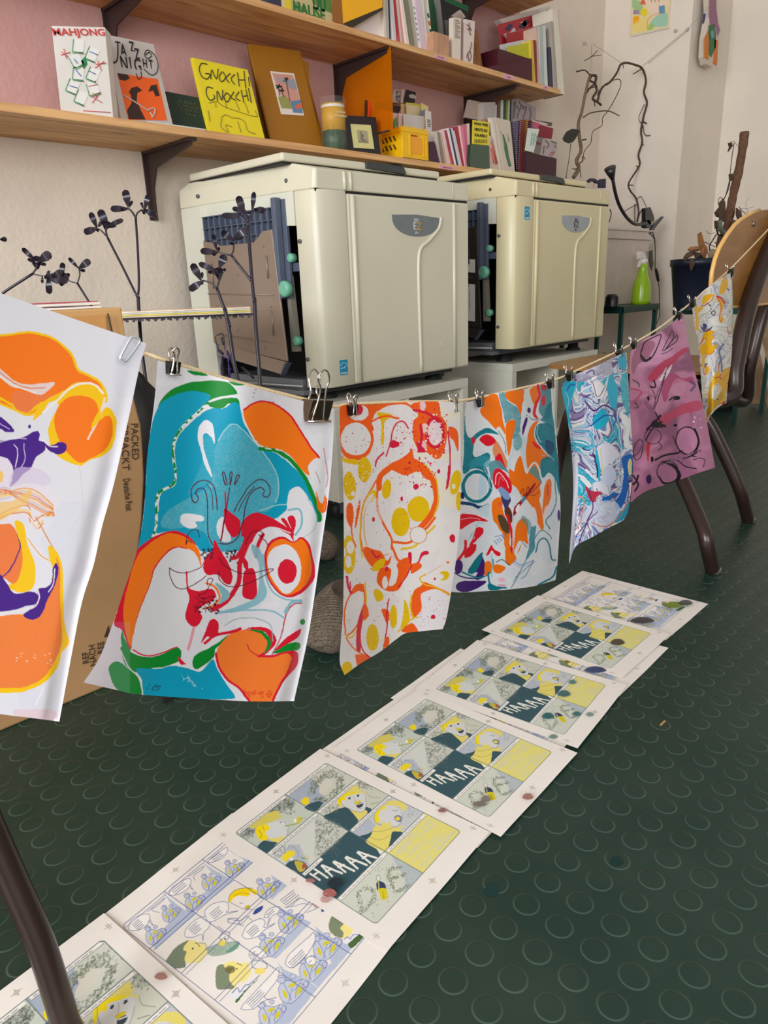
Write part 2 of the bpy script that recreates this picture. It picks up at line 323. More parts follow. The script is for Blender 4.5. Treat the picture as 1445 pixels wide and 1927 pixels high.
# ================= PRINTING MACHINES =================
def body_mat():
    return mat('aged_beige_plastic', (210, 205, 182), .42, var=.025, scale=4, coat=.15)
BODY = body_mat(); BLUEG = mat('blue_grey_plastic', (80, 88, 106), .5); SIDEP = mat('pale_grey_green_plastic', (206, 206, 190), .45, var=.03, scale=5); BROWN = mat('brushed_brown_metal', (150, 132, 118), .42, .45, var=.04, scale=12)
DARK = mat('black_interior', (20, 20, 22), .6); TEAL = mat('mint_green_plastic', (110, 178, 150), .4); SILV = mat('grey_sheet_metal', (150, 150, 150), .4, .6)
GREYB = mat('grey_badge', (112, 120, 122), .4); LGREY = mat('light_grey_badge', (158, 164, 166), .4); BLACKH = mat('dark_grey_handle', (58, 62, 62), .45)
BASEG = mat('dark_grey_base', (52, 54, 58), .5)
def machine(W, label, dx=0, dz=0, BODY=BODY, badge=None, badge_txt=(200, 200, 196), plate=None, sticker_low=True, paper=False):
    x0 = 1.304+dx; y0 = YM; zb = .405+dz; zs = .921+dz; yb = 2.09
    X = lambda s: x0+s       # s metres right of the left edge
    t = thing('printing_machine', (x0+W/2, 1.8, K1[2] if dx == 0 else K2[2]), label, 'printing machine', 'pair of beige printing machines')
    def fr(px, py): return ony(px, py, y0)
    bx = x0-.055   # back left
    # core body, notched at the front left for the feed opening
    core = MB(); core.prism([(x0+.11, y0+.03, zb+.02), (x0+W, y0+.03, zb+.02), (x0+W, yb, zb+.02), (bx+.02, yb, zb+.02), (bx+.02, yb-.12, zb+.02), (x0+.11, yb-.12, zb+.02)], (0, 0, zs-zb-.03))
    core.build('inner_body', DARK, t)
    # side rear panel of the left side
    MB().prism([(bx, yb, zb-.0), (bx, yb-.115, zb-.0), (bx+.02, yb-.115, zb-.0), (bx+.02, yb, zb-.0)], (0, 0, zs-zb)).build('side_panel', SIDEP, t, bevel=.003)
    MB().box(x0+W-.02, x0+W, y0+.03, yb, zb, zs-.004).build('side_panel', SIDEP, t, bevel=.003)
    MB().box(bx+.005, x0+W-.02, yb-.012, yb, zb, zs-.004).build('rear_panel', BODY, t)
    # front column at the left corner, rounded
    col = [(x0+.112, y0), (x0+.030, y0), (x0+.012, y0+.006), (x0+.002, y0+.02), (x0-.006, y0+.075), (x0+.02, y0+.075), (x0+.112, y0+.04)]
    c = MB().prism([(a, b, zb) for a, b in col], (0, 0, zs-zb), True).build('corner_column', BODY, t, bevel=.003)
    # front door
    zc = zb+.006
    d = MB().box(x0+.114, x0+W, y0, y0+.03, zb, zs-.006).build('front_door', BODY, t, bevel=.006)
    rb = MB()
    for sx, w_ in ((.135, .007), (W-.075, .006)): sub(MB().tube([(x0+sx, y0+.001, zb+.004), (x0+sx, y0+.001, zs-.010)], w_, 10), 'ridge', BODY, d)
    px = x0+.114+(W-.114)*.535
    path = catmull([(px+.004, y0+.001, zb+.004), (px, y0+.001, zb+.22), (px+.001, y0+.001, zb+.33), (px+.012, y0+.001, zb+.372), (px+.05, y0+.001, zb+.395), (px+.095, y0+.001, zb+.43), (px+.108, y0+.001, zb+.462)], 8)
    rb.tube(path, .006, 10); sub(rb, 'ridge', BODY, d)
    # badge
    bc = px-.005; bz = zs-.055; bw = .105; bh = .055
    pts = [(bc-bw, y0-.0012, bz+.002), (bc, y0-.0012, bz+.006), (bc+bw, y0-.0012, bz)]
    for k in range(1, 16):
        a = math.pi*k/16; pts.append((bc+bw*math.cos(a), y0-.0012, bz-bh*math.sin(a)**.8))
    bd = sub(MB().prism(pts, (0, .003, 0)), 'badge', badge or GREYB, d, label='dark grey half-moon badge' if not badge else 'light grey half-moon badge')
    tm = mat('badge_letters_%d' % badge_txt[0], badge_txt, .5)
    lettering('RISO', .013, (bc, y0-.0016, bz-.010), (1,0,0), (0,0,1), tm, bd, sx=.8)
    lettering('E', .030, (bc-.009, y0-.0016, bz-.027), (1,0,0), (0,0,1), tm, bd, bold=.0004)
    lettering('Z', .030, (bc+.010, y0-.0016, bz-.027), (1,0,0), (0,0,1), mat('orange_letters', (205, 150, 60), .5) if not badge else tm, bd, bold=.0004)
    lettering('201 E', .010, (bc, y0-.0016, bz-.045), (1,0,0), (0,0,1), tm, bd, sx=.8)
    lettering('RISO', .030, (x0+W-.14, y0-.0002, zb+.08), (1,0,0), (0,0,1), BODY, d, sx=.8, label='embossed letters')
    # sticker
    sx = x0+.070; sz = zb+.052 if sticker_low else zs-.055
    st = sub(MB().box(sx-.014, sx+.016, y0-.0008, y0+.001, sz-.020, sz+.022), 'energy_sticker', mat('sticker_blue', (20, 140, 180), .5), c)
    sw = mat('sticker_white', (225, 235, 238), .5)
    arc = MB(); arc.tube([(sx+.001+.012*math.cos(a), y0-.001, sz+.004+.010*math.sin(a)) for a in np.linspace(.2, 2.9, 12)], .0007, 5); arc.box(sx-.012, sx+.014, y0-.001, y0-.0006, sz-.017, sz-.0155); arc.box(sx-.012, sx+.014, y0-.001, y0-.0006, sz-.014, sz-.0128)
    arc.tube([(sx-.010, y0-.001, sz-.003), (sx-.004, y0-.001, sz+.001), (sx, y0-.001, sz-.003), (sx+.005, y0-.001, sz+.003), (sx+.012, y0-.001, sz+.002)], .001, 5)
    sub(arc, 'swoosh', sw, st)
    # black seam
    MB().box(x0+.01, x0+W-.002, y0+.006, y0+.05, zs-.006, zs+.002).build('seam', DARK, t)
    # upper housing: plan with chamfered front left corner
    zt = zs+.050
    pl = [(x0+.012, y0+.004), (x0+.004, y0+.014), (x0-.014, y0+.115), (bx-.004, yb-.004), (x0+W, yb-.004), (x0+W, y0)]
    h = MB().prism([(a, b, zs) for a, b in pl], (0, 0, .0)) if 0 else MB()
    topo = [(x0+.018, y0+.006), (x0+.012, y0+.014), (x0-.008, y0+.115), (bx-.002, yb-.006), (x0+W-.003, yb-.006), (x0+W-.002, y0+.003)]
    n = len(pl); h.add([(a, b, zs) for a, b in pl]+[(a, b, zt) for a, b in topo]+[(x0+.0, y0+.085, zt+.019), (bx+.01, yb-.05, zt+.019), (x0+W-.05, yb-.05, zt+.014), (x0+W-.05, y0+.075, zt+.012)],
        [tuple(range(n))[::-1]]+[(i, (i+1) % n, n+(i+1) % n, n+i) for i in range(n)]+[(n+0, n+1, 2*n), (n+1, n+2, 2*n), (n+2, n+3, 2*n+1, 2*n), (n+3, n+4, 2*n+2, 2*n+1), (n+4, n+5, 2*n+3, 2*n+2), (n+5, n+0, 2*n, 2*n+3), (2*n, 2*n+1, 2*n+2, 2*n+3)])
    hh = h.build('upper_housing', BODY, t, bevel=.004)
    for s, w_ in ((.113, .005), (.135, .005), (W-.075, .004)): sub(MB().tube([(x0+s, y0+.0035, zs+.003), (x0+s, y0+.006, zt-.002)], w_, 8), 'ridge', BODY, hh)
    # scanner lid
    zl = zt+.0215
    lid = MB(); lp = [(x0-.033, y0+.078), (bx+.008, yb-.055), (x0+W-.045, yb-.055), (x0+W-.048, y0+.078)]
    lid.prism([(a, b, zl) for a, b in lp], (0, 0, .021)); L_ = lid.build('scanner_lid', BODY, t, bevel=.006)
    MB().prism([(a*.985+.015*(x0+.3), b+.008, zl-.006) for a, b in lp], (0, 0, .006)).build('lid_gasket', DARK, t)
    hx = x0+.30; hd = MB().prism([(hx-.035, y0+.070, zl+.004), (hx+.13, y0+.070, zl-.0), (hx+.12, y0+.070, zl+.018), (hx+.04, y0+.070, zl+.022), (hx-.035, y0+.070, zl+.021)], (0, .02, 0))
    sub(hd, 'lid_handle', BLACKH, L_, label='dark grey lid handle')
    # screws on the side
    for (a, b, zz) in ((x0-.006, y0+.10, zs+.028), (bx+.004, yb-.10, zs+.026), (x0-.0062, y0+.062, zs-.125), (x0-.0062, y0+.062, zb+.08), (x0-.012, y0+.13, zs-.04)):
        mb = MB().lathe([(.0055, -.004), (.0055, .001), (.003, .002), (.003, .0)], (a, b, zz), 'x', 12); mb.build('screw', GREYP, t)
    # recess wall strip above the tray
    MB().prism([(x0-.009, y0+.075, zs-.085), (bx+.006, yb-.115, zs-.06), (bx+.006, yb-.115, zs), (x0-.009, y0+.075, zs)], (.02, .002, 0)).build('opening_top_panel', SIDEP, t)
    # paper feed tray folded up: blue grey ribbed frame + metal plate
    f = MB(); yA, yB = y0+.145, yb-.125; xo = lambda y: x0-.012-(y-y0)*.085
    def sq(ya, yb_, za, zb_, th, mb, off=0):
        mb.prism([(xo(ya)-off, ya, za), (xo(yb_)-off, yb_, za), (xo(yb_)-off, yb_, zb_), (xo(ya)-off, ya, zb_)], (th, 0, 0))
    sq(yA-.02, yB, zs-.165, zs-.035, .004, f, .0)
    for k in range(13): yy = yA-.018+(yB-yA+.012)*k/12; sq(yy, yy+.003, zs-.165, zs-.035, .016, f, .014)
    for zz in (zs-.037, zs-.068, zs-.10): sq(yA-.02, yB, zz, zz+.003, .016, f, .014)
    sq(yA-.026, yA-.010, zs-.27, zs-.012, .020, f, .016)
    sq(yA-.040, yA-.022, zs-.27, zs-.016, .010, f, -.006)
    tr = f.build('feed_tray_frame', BLUEG, t, bevel=.0012)
    pm = plate or BROWN
    pl_ = MB()
    def pq(pts, th, mb): mb.prism([(xo(y)-.017, y, z) for y, z in pts], (th, 0, 0))
    pq([(yA-.03, zb+.075), (yB+.0, zb+.12), (yB, zs-.10), (yB-.06, zs-.11), (yB-.08, zs-.118), (yA+.07, zs-.118), (yA+.03, zs-.092), (yA-.008, zs-.09)], .006, pl_)
    P_ = pl_.build('feed_plate', pm, t, bevel=.0015, )
    rr = MB()
    rr.tube([(xo(yA+.02)-.019, yA+.02, zs-.155), (xo(yA+.02)-.019, yA+.02, zs-.215)], .0025, 6); rr.tube([(xo(yB-.03)-.019, yB-.03, zs-.165), (xo(yB-.03)-.019, yB-.03, zs-.235)], .0025, 6)
    rr.tube([(xo(yA)-.019, yA+.005, zs-.26), (xo(yB)-.019, yB, zs-.25)], .0018, 6); rr.tube([(xo(yA)-.019, yA+.02, zs-.30), (xo(yB)-.019, yB-.04, zs-.285)], .0014, 6); rr.tube([(xo(yA)-.019, yA+.02, zs-.39), (xo(yB)-.019, yB-.04, zs-.37)], .0014, 6)
    rr.tube([(xo(yA)-.019, yA+.018, zs-.30), (xo(yA)-.019, yA+.018, zs-.37)], .0025, 6)
    for y, z in ((yA+.03, zs-.13), (yB-.05, zs-.2), (yA+.06, zb+.11), (yA+.02, zs-.29), (yB-.12, zb+.16), (yA+.15, zs-.2), (yB-.02, zb+.2)): rr.ball((xo(y)-.018, y, z), .003, 8, 5)
    sub(rr, 'rib', pm, P_)
    if paper:
        sub(MB().prism([(xo(y)-.0195, y, z) for y, z in ((yA-.004, zs-.20), (yA+.10, zs-.19), (yA+.10, zs-.235), (yA-.004, zs-.245))], (.002, 0, 0)), 'white_sticker', mat('white_paper', (225, 222, 214), .7), P_)
        sub(MB().prism([(xo(y)-.0195, y, z) for y, z in ((yA-.004, zs-.285), (yA+.14, zs-.275), (yA+.14, zs-.40), (yA-.004, zs-.415))], (.002, 0, 0)), 'white_sticker', mat('white_paper', (225, 222, 214), .7), P_)
    # lower lip
    MB().prism([(xo(y)-.017-o_, y, z) for y, z, o_ in ((yA-.028, zb+.073, 0), (yB-.03, zb+.118, 0), (yB-.03, zb+.085, .012), (yA-.015, zb+.04, .012))], (.006, 0, 0)).build('feed_plate_lip', pm, t)
    MB().prism([(xo(yA)-.03, yA-.045, zb+.072), (xo(yA)-.03, yA-.012, zb+.036), (xo(yA)-.024, yA-.028, zb+.072)], (.02, 0, 0)).build('tray_corner', BLUEG, t)
    # metal bracket edge & knobs in the dark slot
    MB().prism([(x0-.012, y0+.105, zb+.10), (x0-.012, y0+.125, zb+.10), (x0-.012, y0+.13, zs-.21), (x0-.012, y0+.118, zs-.21)], (.02, 0, 0)).build('slot_bracket', mat('pale_sheet_metal', (176, 170, 154), .35, .5), t)
    for zz, r in ((zs-.165, .012), (zs-.245, .022), (zb+.13, .013)):
        k = MB().lathe([(r*.35, -.014), (r*.6, -.014), (r*.9, -.012), (r, -.009), (r, .006), (r*.6, .008)], (x0-.026 if r > .02 else x0-.005, y0+.112 if r > .02 else y0+.10, zz), 'x', 20); k.build('green_knob', TEAL, t)
    MB().box(x0+.0, x0+.04, y0+.078, y0+.13, zs-.20, zs-.178).build('slot_latch', BLUEG, t)
    # base tray under the feed opening and machine underside
    b_ = MB(); b_.box(x0-.01, x0+.11, y0+.09, yb-.11, zb-.008, zb+.022); b_.box(x0-.02, x0+.11, y0+.078, yb-.11, zb-.022, zb-.008)
    b_.build('base_tray', mat('grey_base_tray', (110, 112, 114), .5), t, bevel=.002)
    MB().tube([(x0-.016, y0+.08, zb+.004), (bx, yb-.12, zb+.004)], .005, 8).build('base_rail', SILV, t)
    MB().box(x0+.02, x0+W-.03, y0+.05, yb-.05, zb-.018, zb+.02).build('underside', BASEG, t)
    zf = (K1[2] if dx == 0 else K2[2])
    for fx, fy in ((x0+.09, y0+.10), (x0+W-.07, y0+.10), (x0+.09, yb-.15), (x0+W-.07, yb-.15)):
        MB().lathe([(.03, zf), (.03, zf+.008), (.022, zf+.012), (.022, zb-.012)], (fx, fy, 0), 'z', 16).build('foot', RUB, t)
    return t
machine(.643, 'front beige printing machine with brown feed plate and dark grey half-moon badge')
machine(.660, 'rear beige printing machine, more yellowed, with light grey half-moon badge', dx=.90, dz=.032, BODY=mat('yellowed_beige_plastic', (214, 202, 162), .42, var=.025, scale=4, coat=.15), badge=LGREY, badge_txt=(60, 62, 66), plate=mat('dark_brown_metal', (62, 54, 52), .45, .3), sticker_low=False, paper=True)

Z_L = .921+.050+.0215+.021+.0008
q = [onz(a, b, Z_L) for a, b in ((457,300),(530,291),(585,283),(604,291))]
q = [ (1.30, 1.66), (1.52, 1.62), (1.56, 1.86), (1.34, 1.90) ]
solo(MB().prism([(a, b, Z_L) for a, b in q], (0, 0, .002)), 'paper_sheet', mat('white_paper', (225, 222, 214), .7), 'white sheet of paper lying on the lid of the front machine', 'paper')
# ================= PAINTING LIBRARY (per-vertex colours of the printed sheets) =================
def vnoise(x, y, sc_, seed=0):
    r = np.random.RandomState(seed); G = r.rand(64, 64); u = np.asarray(x)/sc_; v = np.asarray(y)/sc_
    i = np.floor(u).astype(int); j = np.floor(v).astype(int); fu = u-i; fv = v-j; fu = fu*fu*(3-2*fu); fv = fv*fv*(3-2*fv)
    g = lambda a, b: G[a % 64, b % 64]
    return (g(i, j)*(1-fu)+g(i+1, j)*fu)*(1-fv)+(g(i, j+1)*(1-fu)+g(i+1, j+1)*fu)*fv
def fbm(x, y, sc_, seed=0, o=4):
    return sum(vnoise(x, y, sc_/2**k, seed+k)/2**k for k in range(o))/sum(1/2**k for k in range(o))
class Paint:
    def __init__(s, x, y, base, jit=.8):
        s.x = x+(vnoise(x, y, 5, 91)-.5)*jit+(vnoise(x, y, 18, 93)-.5)*jit*2; s.y = y+(vnoise(x, y, 5, 92)-.5)*jit+(vnoise(x, y, 18, 94)-.5)*jit*2
        s.c = np.empty((len(x), 3)); s.c[:] = base; s.T = (0, 0, 1)
    def tf(s, pts): ox, oy, k = s.T; return np.array([(ox+p[0]/k, oy+p[1]/k) for p in pts], float)
    def inside(s, pts, smooth=5):
        P = s.tf(pts)
        if smooth: P = np.array(catmull(list(P), smooth, True))
        m = np.where((s.x >= P[:,0].min()) & (s.x <= P[:,0].max()) & (s.y >= P[:,1].min()) & (s.y <= P[:,1].max()))[0]
        X = s.x[m]; Y = s.y[m]; ins = np.zeros(len(m), bool); n = len(P)
        for i in range(n):
            x0, y0 = P[i]; x1, y1 = P[(i+1) % n]
            if y0 == y1: continue
            cond = ((y0 > Y) != (y1 > Y)) & (X < (x1-x0)*(Y-y0)/(y1-y0)+x0); ins ^= cond
        return m[ins]
    def mix(s, idx, col, a=1.0, tex=0):
        col = np.array(col, float)
        if tex: a = a*(1-tex*vnoise(s.x[idx], s.y[idx], 2.2, 5))[:, None]
        s.c[idx] = s.c[idx]*(1-a)+col*a
    def poly(s, pts, col, a=1.0, smooth=5, tex=0, out=None, ow=4):
        s.mix(s.inside(pts, smooth), col, a, tex)
        if out is not None: s.line(list(pts)+[pts[0]], out, ow, closed=True)
    def dist(s, P, wmax):
        m = np.where((s.x >= P[:,0].min()-wmax) & (s.x <= P[:,0].max()+wmax) & (s.y >= P[:,1].min()-wmax) & (s.y <= P[:,1].max()+wmax))[0]
        X = s.x[m]; Y = s.y[m]; D = np.full(len(m), 1e9)
        for i in range(len(P)-1):
            a = P[i]; d = P[i+1]-a; L = d@d
            sel = np.where((X > min(a[0], P[i+1][0])-wmax) & (X < max(a[0], P[i+1][0])+wmax) & (Y > min(a[1], P[i+1][1])-wmax) & (Y < max(a[1], P[i+1][1])+wmax))[0]
            if not len(sel): continue
            t = np.clip(((X[sel]-a[0])*d[0]+(Y[sel]-a[1])*d[1])/max(L, 1e-9), 0, 1)
            D[sel] = np.minimum(D[sel], np.hypot(X[sel]-a[0]-t*d[0], Y[sel]-a[1]-t*d[1]))
        return m, D
    def line(s, pts, col, w, a=1.0, smooth=5, closed=False, dash=None):
        P = s.tf(pts)
        if smooth and len(P) > 2: P = np.array(catmull(list(P), smooth))
        w = w/s.T[2]/2
        m, D = s.dist(P, w+1)
        al = np.clip((w-D)/.9+.5, 0, 1)*a
        if dash: al = al*(vnoise(s.x[m], s.y[m], dash, 3) > .45)
        k = al > 0; s.c[m[k]] = s.c[m[k]]*(1-al[k, None])+np.array(col, float)*al[k, None]
    def ell(s, cx, cy, rx, ry, col, ang=0, a=1.0, tex=0, ring=None):
        ca, sa = math.cos(ang), math.sin(ang); n = 28
        pts = [(cx+rx*math.cos(t)*ca-ry*math.sin(t)*sa, cy+rx*math.cos(t)*sa+ry*math.sin(t)*ca) for t in np.linspace(0, 2*math.pi, n, endpoint=False)]
        if ring: s.line(pts+[pts[0]], col, ring, a, 0)
        else: s.poly(pts, col, a, 0, tex)
    def dots(s, n, box, r, col, seed=1, a=1.0):
        R = random.Random(seed)
        for _ in range(n): s.ell(R.uniform(box[0], box[2]), R.uniform(box[1], box[3]), r*R.uniform(.4, 1.4), r*R.uniform(.4, 1.3), col, 0, a)
    def scrib(s, n, box, ln, w, col, seed=1, a=1.0):
        R = random.Random(seed)
        for _ in range(n):
            x, y, t = R.uniform(box[0], box[2]), R.uniform(box[1], box[3]), R.uniform(0, 6.28)
            s.line([(x, y), (x+ln*math.cos(t), y+ln*math.sin(t)), (x+ln*math.cos(t+.9), y+ln*math.sin(t+.9))], col, w, a, 0)
PRINTM = {}
def paint_mat(name, rough=.5, trans=.18, spec=.4, crease=.15, cscale=60):
    if name in PRINTM: return PRINTM[name]
    m = bpy.data.materials.new(name); m.use_nodes = True; nt = m.node_tree; b = nt.nodes['Principled BSDF']; N = nt.nodes.new; L = nt.links.new
    at = N('ShaderNodeVertexColor'); at.layer_name = 'ink'; L(at.outputs[0], b.inputs['Base Color']); b.inputs['Roughness'].default_value = rough; b.inputs['Specular IOR Level'].default_value = spec
    tc = N('ShaderNodeTexCoord'); n = N('ShaderNodeTexNoise'); n.inputs['Scale'].default_value = cscale; n.inputs['Detail'].default_value = 4; L(tc.outputs['Object'], n.inputs['Vector'])
    bp = N('ShaderNodeBump'); bp.inputs['Strength'].default_value = crease; bp.inputs['Distance'].default_value = .002; L(n.outputs['Fac'], bp.inputs['Height']); L(bp.outputs[0], b.inputs['Normal'])
    if trans:
        tr = N('ShaderNodeBsdfTranslucent'); L(at.outputs[0], tr.inputs[0]); mx = N('ShaderNodeMixShader'); mx.inputs[0].default_value = trans
        L(b.outputs[0], mx.inputs[1]); L(tr.outputs[0], mx.inputs[2]); L(mx.outputs[0], nt.nodes['Material Output'].inputs[0])
    PRINTM[name] = m; return m
def grid_mesh(name, P, col, nx, ny, m):
    me = bpy.data.meshes.new(name); nv = nx*ny
    i = np.arange(nv).reshape(ny, nx); q = np.stack([i[:-1,:-1], i[1:,:-1], i[1:,1:], i[:-1,1:]], -1).reshape(-1, 4)
    me.vertices.add(nv); me.vertices.foreach_set('co', P.astype(np.float32).ravel())
    me.loops.add(q.size); me.loops.foreach_set('vertex_index', q.astype(np.int32).ravel())
    me.polygons.add(len(q)); me.polygons.foreach_set('loop_start', np.arange(0, q.size, 4, dtype=np.int32)); me.polygons.foreach_set('loop_total', np.full(len(q), 4, np.int32))
    me.polygons.foreach_set('use_smooth', np.ones(len(q), bool)); me.update(calc_edges=True)
    ca = me.color_attributes.new('ink', 'FLOAT_COLOR', 'POINT'); rgba = np.ones((nv, 4), np.float32); rgba[:, :3] = lin(np.clip(col, 0, 255)); ca.data.foreach_set('color', rgba.ravel())
    me.materials.append(m); return me
def resample(pts, n):
    P = np.array(catmull(pts, 12)); d = np.r_[0, np.cumsum(np.hypot(*np.diff(P, axis=0).T))]; t = np.linspace(0, d[-1], n)
    return np.c_[np.interp(t, d, P[:,0]), np.interp(t, d, P[:,1])]
# ================= MARBLED PRINTS HANGING ON THE STRING =================
SA = (0.25, 0.5025); SM = 0.075
def on_string(px, py, off=0):
    p = onpl(px, py, (SA[0], SA[1]+off), SM); return p
def print_sheet(name, T, top, right, bottom, left, res, waves, art, base, label, base_off=0):
    z = lambda L: [(T[0]+a/T[2], T[1]+b/T[2]) for a, b in L]
    top, right, bottom, left = z(top), z(right), z(bottom), z(left)   # bottom runs right->left
    bottom = bottom[::-1]
    nx, ny = res
    Tp, Bp, Lp, Rp = resample(top, nx), resample(bottom, nx), resample(left, ny), resample(right, ny)
    s_ = np.linspace(0, 1, nx)[None, :, None]; t_ = np.linspace(0, 1, ny)[:, None, None]
    g = (1-t_)*Tp[None]+t_*Bp[None]+(1-s_)*Lp[:, None]+s_*Rp[:, None]-((1-s_)*(1-t_)*Tp[0]+s_*(1-t_)*Tp[-1]+(1-s_)*t_*Bp[0]+s_*t_*Bp[-1])
    gx, gy = g[..., 0], g[..., 1]; S = np.broadcast_to(s_[..., 0], gx.shape); Tt = np.broadcast_to(t_[..., 0], gx.shape)
    off = waves(S, Tt)+base_off
    D = np.stack([gx-CC[0], -(gy-CC[1]), np.full(gx.shape, -FPX)], -1) @ CR.T
    n = np.array([-SM, 1, 0]); q = np.stack([np.full(gx.shape, SA[0]), SA[1]+off, np.zeros(gx.shape)], -1)
    k = ((q-C0)@n)/(D@n); P = (C0+D*k[..., None]).reshape(-1, 3)
    pt = Paint(gx.ravel(), gy.ravel(), base); pt.T = T; pt.S = S.ravel(); pt.t = Tt.ravel(); art(pt)
    org = P[:nx].mean(0)
    me = grid_mesh(name, P-org, pt.c, nx, ny, paint_mat('marbled_paper', .42, .2, .45, .25, 25))
    o = bpy.data.objects.new(name, me); COL.objects.link(o); o.location = org
    return tag(o, label, 'marbled print', 'marbled prints clipped to the string')
W_ = (230, 230, 238); OR = (255, 124, 18); YE = (252, 202, 8); LO = (245, 128, 66); PU = (72, 26, 138)
def art1(p):
    p.mix(np.where(vnoise(p.x, p.y, 60, 3) > .6)[0], (222, 222, 236), .5)
    big = [(-400,300),(-200,230),(-60,215),(50,203),(130,197),(200,212),(255,245),(298,290),(322,350),(370,378),(415,403),(440,450),(442,480),(425,432),(380,405),(330,402),(290,420),(255,460),(200,480),(165,490),(145,525),(105,532),(60,512),(-20,482),(-150,460),(-300,420)]
    p.line(big+[big[0]], YE, 20); p.poly(big, OR)
    p.poly([(0,480),(60,512),(105,532),(140,522),(160,495),(110,500),(50,490),(-60,440),(-200,450),(-100,490)], YE)
    p.poly([(60,440),(200,455),(250,450),(180,480),(150,500),(110,530),(60,505)], LO)
    p.poly([(-60,300),(0,345),(60,395),(120,412),(180,405),(232,402),(200,440),(170,455),(110,435),(50,420),(0,380),(-60,340)], (235,215,212)); p.line([(-40,330),(60,405),(120,425),(190,425)], (230,120,70), 4); p.line([(-40,350),(60,415),(150,445)], (240,240,240), 5)
    p.poly([(290,425),(340,403),(400,408),(437,440),(442,480),(432,520),(448,507),(472,518),(490,560),(488,620),(470,680),(430,712),(380,730),(345,755),(335,755),(270,732),(225,692),(208,640),(205,600),(215,560),(245,500),(215,480),(180,530),(140,562),(150,530),(190,480)], YE)
    p.poly([(228,560),(250,500),(290,465),(340,456),(390,472),(413,505),(420,560),(445,545),(465,550),(476,590),(470,640),(440,690),(390,718),(340,742),(290,705),(245,640)], OR)
    p.line([(180,530),(240,480),(290,430),(350,405),(400,412),(435,450)], (248,240,236), 9); p.line([(442,470),(425,530),(400,590),(370,640)], (250,225,215), 9); p.poly([(420,520),(425,540),(410,575),(385,600),(395,560)], YE)
    p.line([(335,750),(340,800),(350,900),(345,960),(310,1000)], (222,214,222), 4)
    p.poly([(-60,520),(20,560),(60,607),(20,612),(0,600),(-60,620)], PU); p.line([(-30,560),(40,600)], (240,235,245), 3)
    p.poly([(-200,650),(-40,650),(50,645),(100,632),(150,606),(168,620),(165,645),(188,655),(190,690),(150,720),(130,760),(95,790),(60,830),(20,850),(-60,880),(-200,860)], PU)
    p.poly([(-60,720),(10,715),(45,740),(55,790),(40,840),(0,860),(-60,850)], (236,226,240)); p.line([(60,665),(75,690),(65,760)], (235,225,240), 4); p.line([(100,660),(105,720),(90,760)], (235,225,240), 3); p.line([(0,655),(60,640),(110,640)], (240,235,245), 3)
    p.poly([(185,650),(200,665),(225,665),(250,655),(278,662),(275,690),(250,706),(215,695),(195,675)], PU); p.line([(180,640),(210,670),(240,675)], (245,240,235), 5); p.ell(124,588,6,8,PU)
    p.poly([(60,770),(140,760),(200,790),(210,830),(120,850),(40,850)], (222,208,232), .7); p.poly([(-20,880),(60,840),(150,830),(230,870),(250,920),(200,960),(100,980),(0,985)], (236,228,236), .8)
    for k in range(9):
        c = [(240,150,70), (250,215,120), (205,190,215), (235,120,50)][k % 4]
        p.line([(-60,905-k*4),(20,875-k*5+(k % 3)*14),(80,850+k*6),(140,855+k*9),(190,890+k*8),(225,930+k*3),(180+k*6,965)], c, 4)
    for k in range(5): p.line([(0,960+k*5),(60,930+k*8),(120,925+k*10),(130+k*8,990+k*9),(180,960+k*12)], [(235,130,60),(240,230,235),(250,210,90)][k % 3], 5)
    p.poly([(-60,920),(20,905),(70,895),(130,850),(120,900),(60,950),(0,985),(-60,1000)], (248,200,110), .7); p.ell(0,800,14,24,(250,205,110))
    p.poly([(-200,1010),(0,1000),(45,1000),(78,1050),(96,1130),(90,1210),(62,1258),(20,1230),(-60,1200),(-200,1210)], LO); p.line([(75,1040),(85,1100),(50,1180),(10,1220)], PU, 5)
    p.poly([(60,992),(100,1000),(115,1080),(148,1170),(146,1250),(120,1282),(80,1286),(30,1262),(70,1240),(92,1180),(92,1100)], YE)
    p.line([(105,1000),(125,1080),(170,1135),(210,1180),(215,1230),(180,1260),(150,1270)], (235,232,240), 8); p.line([(150,970),(200,1060),(240,1130),(255,1180)], (225,150,90), 5); p.line([(118,1060),(170,1130),(225,1160)], (240,170,60), 4)
    p.poly([(205,1090),(240,1120),(262,1180),(268,1280),(270,1400),(290,1500),(262,1540),(245,1600),(190,1665),(120,1700),(50,1710),(-200,1690),(-200,1385),(-60,1392),(50,1382),(130,1370),(190,1310),(212,1250),(222,1190),(210,1150)], YE)
    p.poly([(235,1140),(252,1190),(255,1300),(258,1400),(262,1490),(240,1560),(190,1640),(120,1682),(50,1690),(-200,1670),(-200,1385),(-60,1392),(50,1382),(130,1375),(195,1320),(225,1250),(240,1190)], LO, tex=.12)
    p.poly([(-200,1200),(-20,1205),(20,1240),(60,1290),(130,1285),(160,1300),(150,1335),(110,1345),(60,1362),(-60,1375),(-200,1370)], PU)
    p.poly([(235,1165),(246,1200),(232,1255),(205,1312),(180,1370),(150,1400),(112,1396),(100,1380),(130,1355),(160,1320),(160,1275),(195,1265),(218,1240),(222,1190)], PU); p.line([(230,1190),(225,1250),(205,1285)], (240,235,245), 5)
    p.line([(-60,1385),(60,1368),(140,1350),(165,1310),(160,1280)], (240,230,230), 6)
    p.mix(np.where((p.T[1]+1780/2.24 < p.y) & (p.x > 25) & (vnoise(p.x, p.y, 25, 8) > .35))[0], (235,195,205), .55)
    p.line([(150,1760),(175,1710),(185,1690)], (240,240,246), 8); p.dots(14, (60,1540,230,1600), 3, (252,215,190), 4)
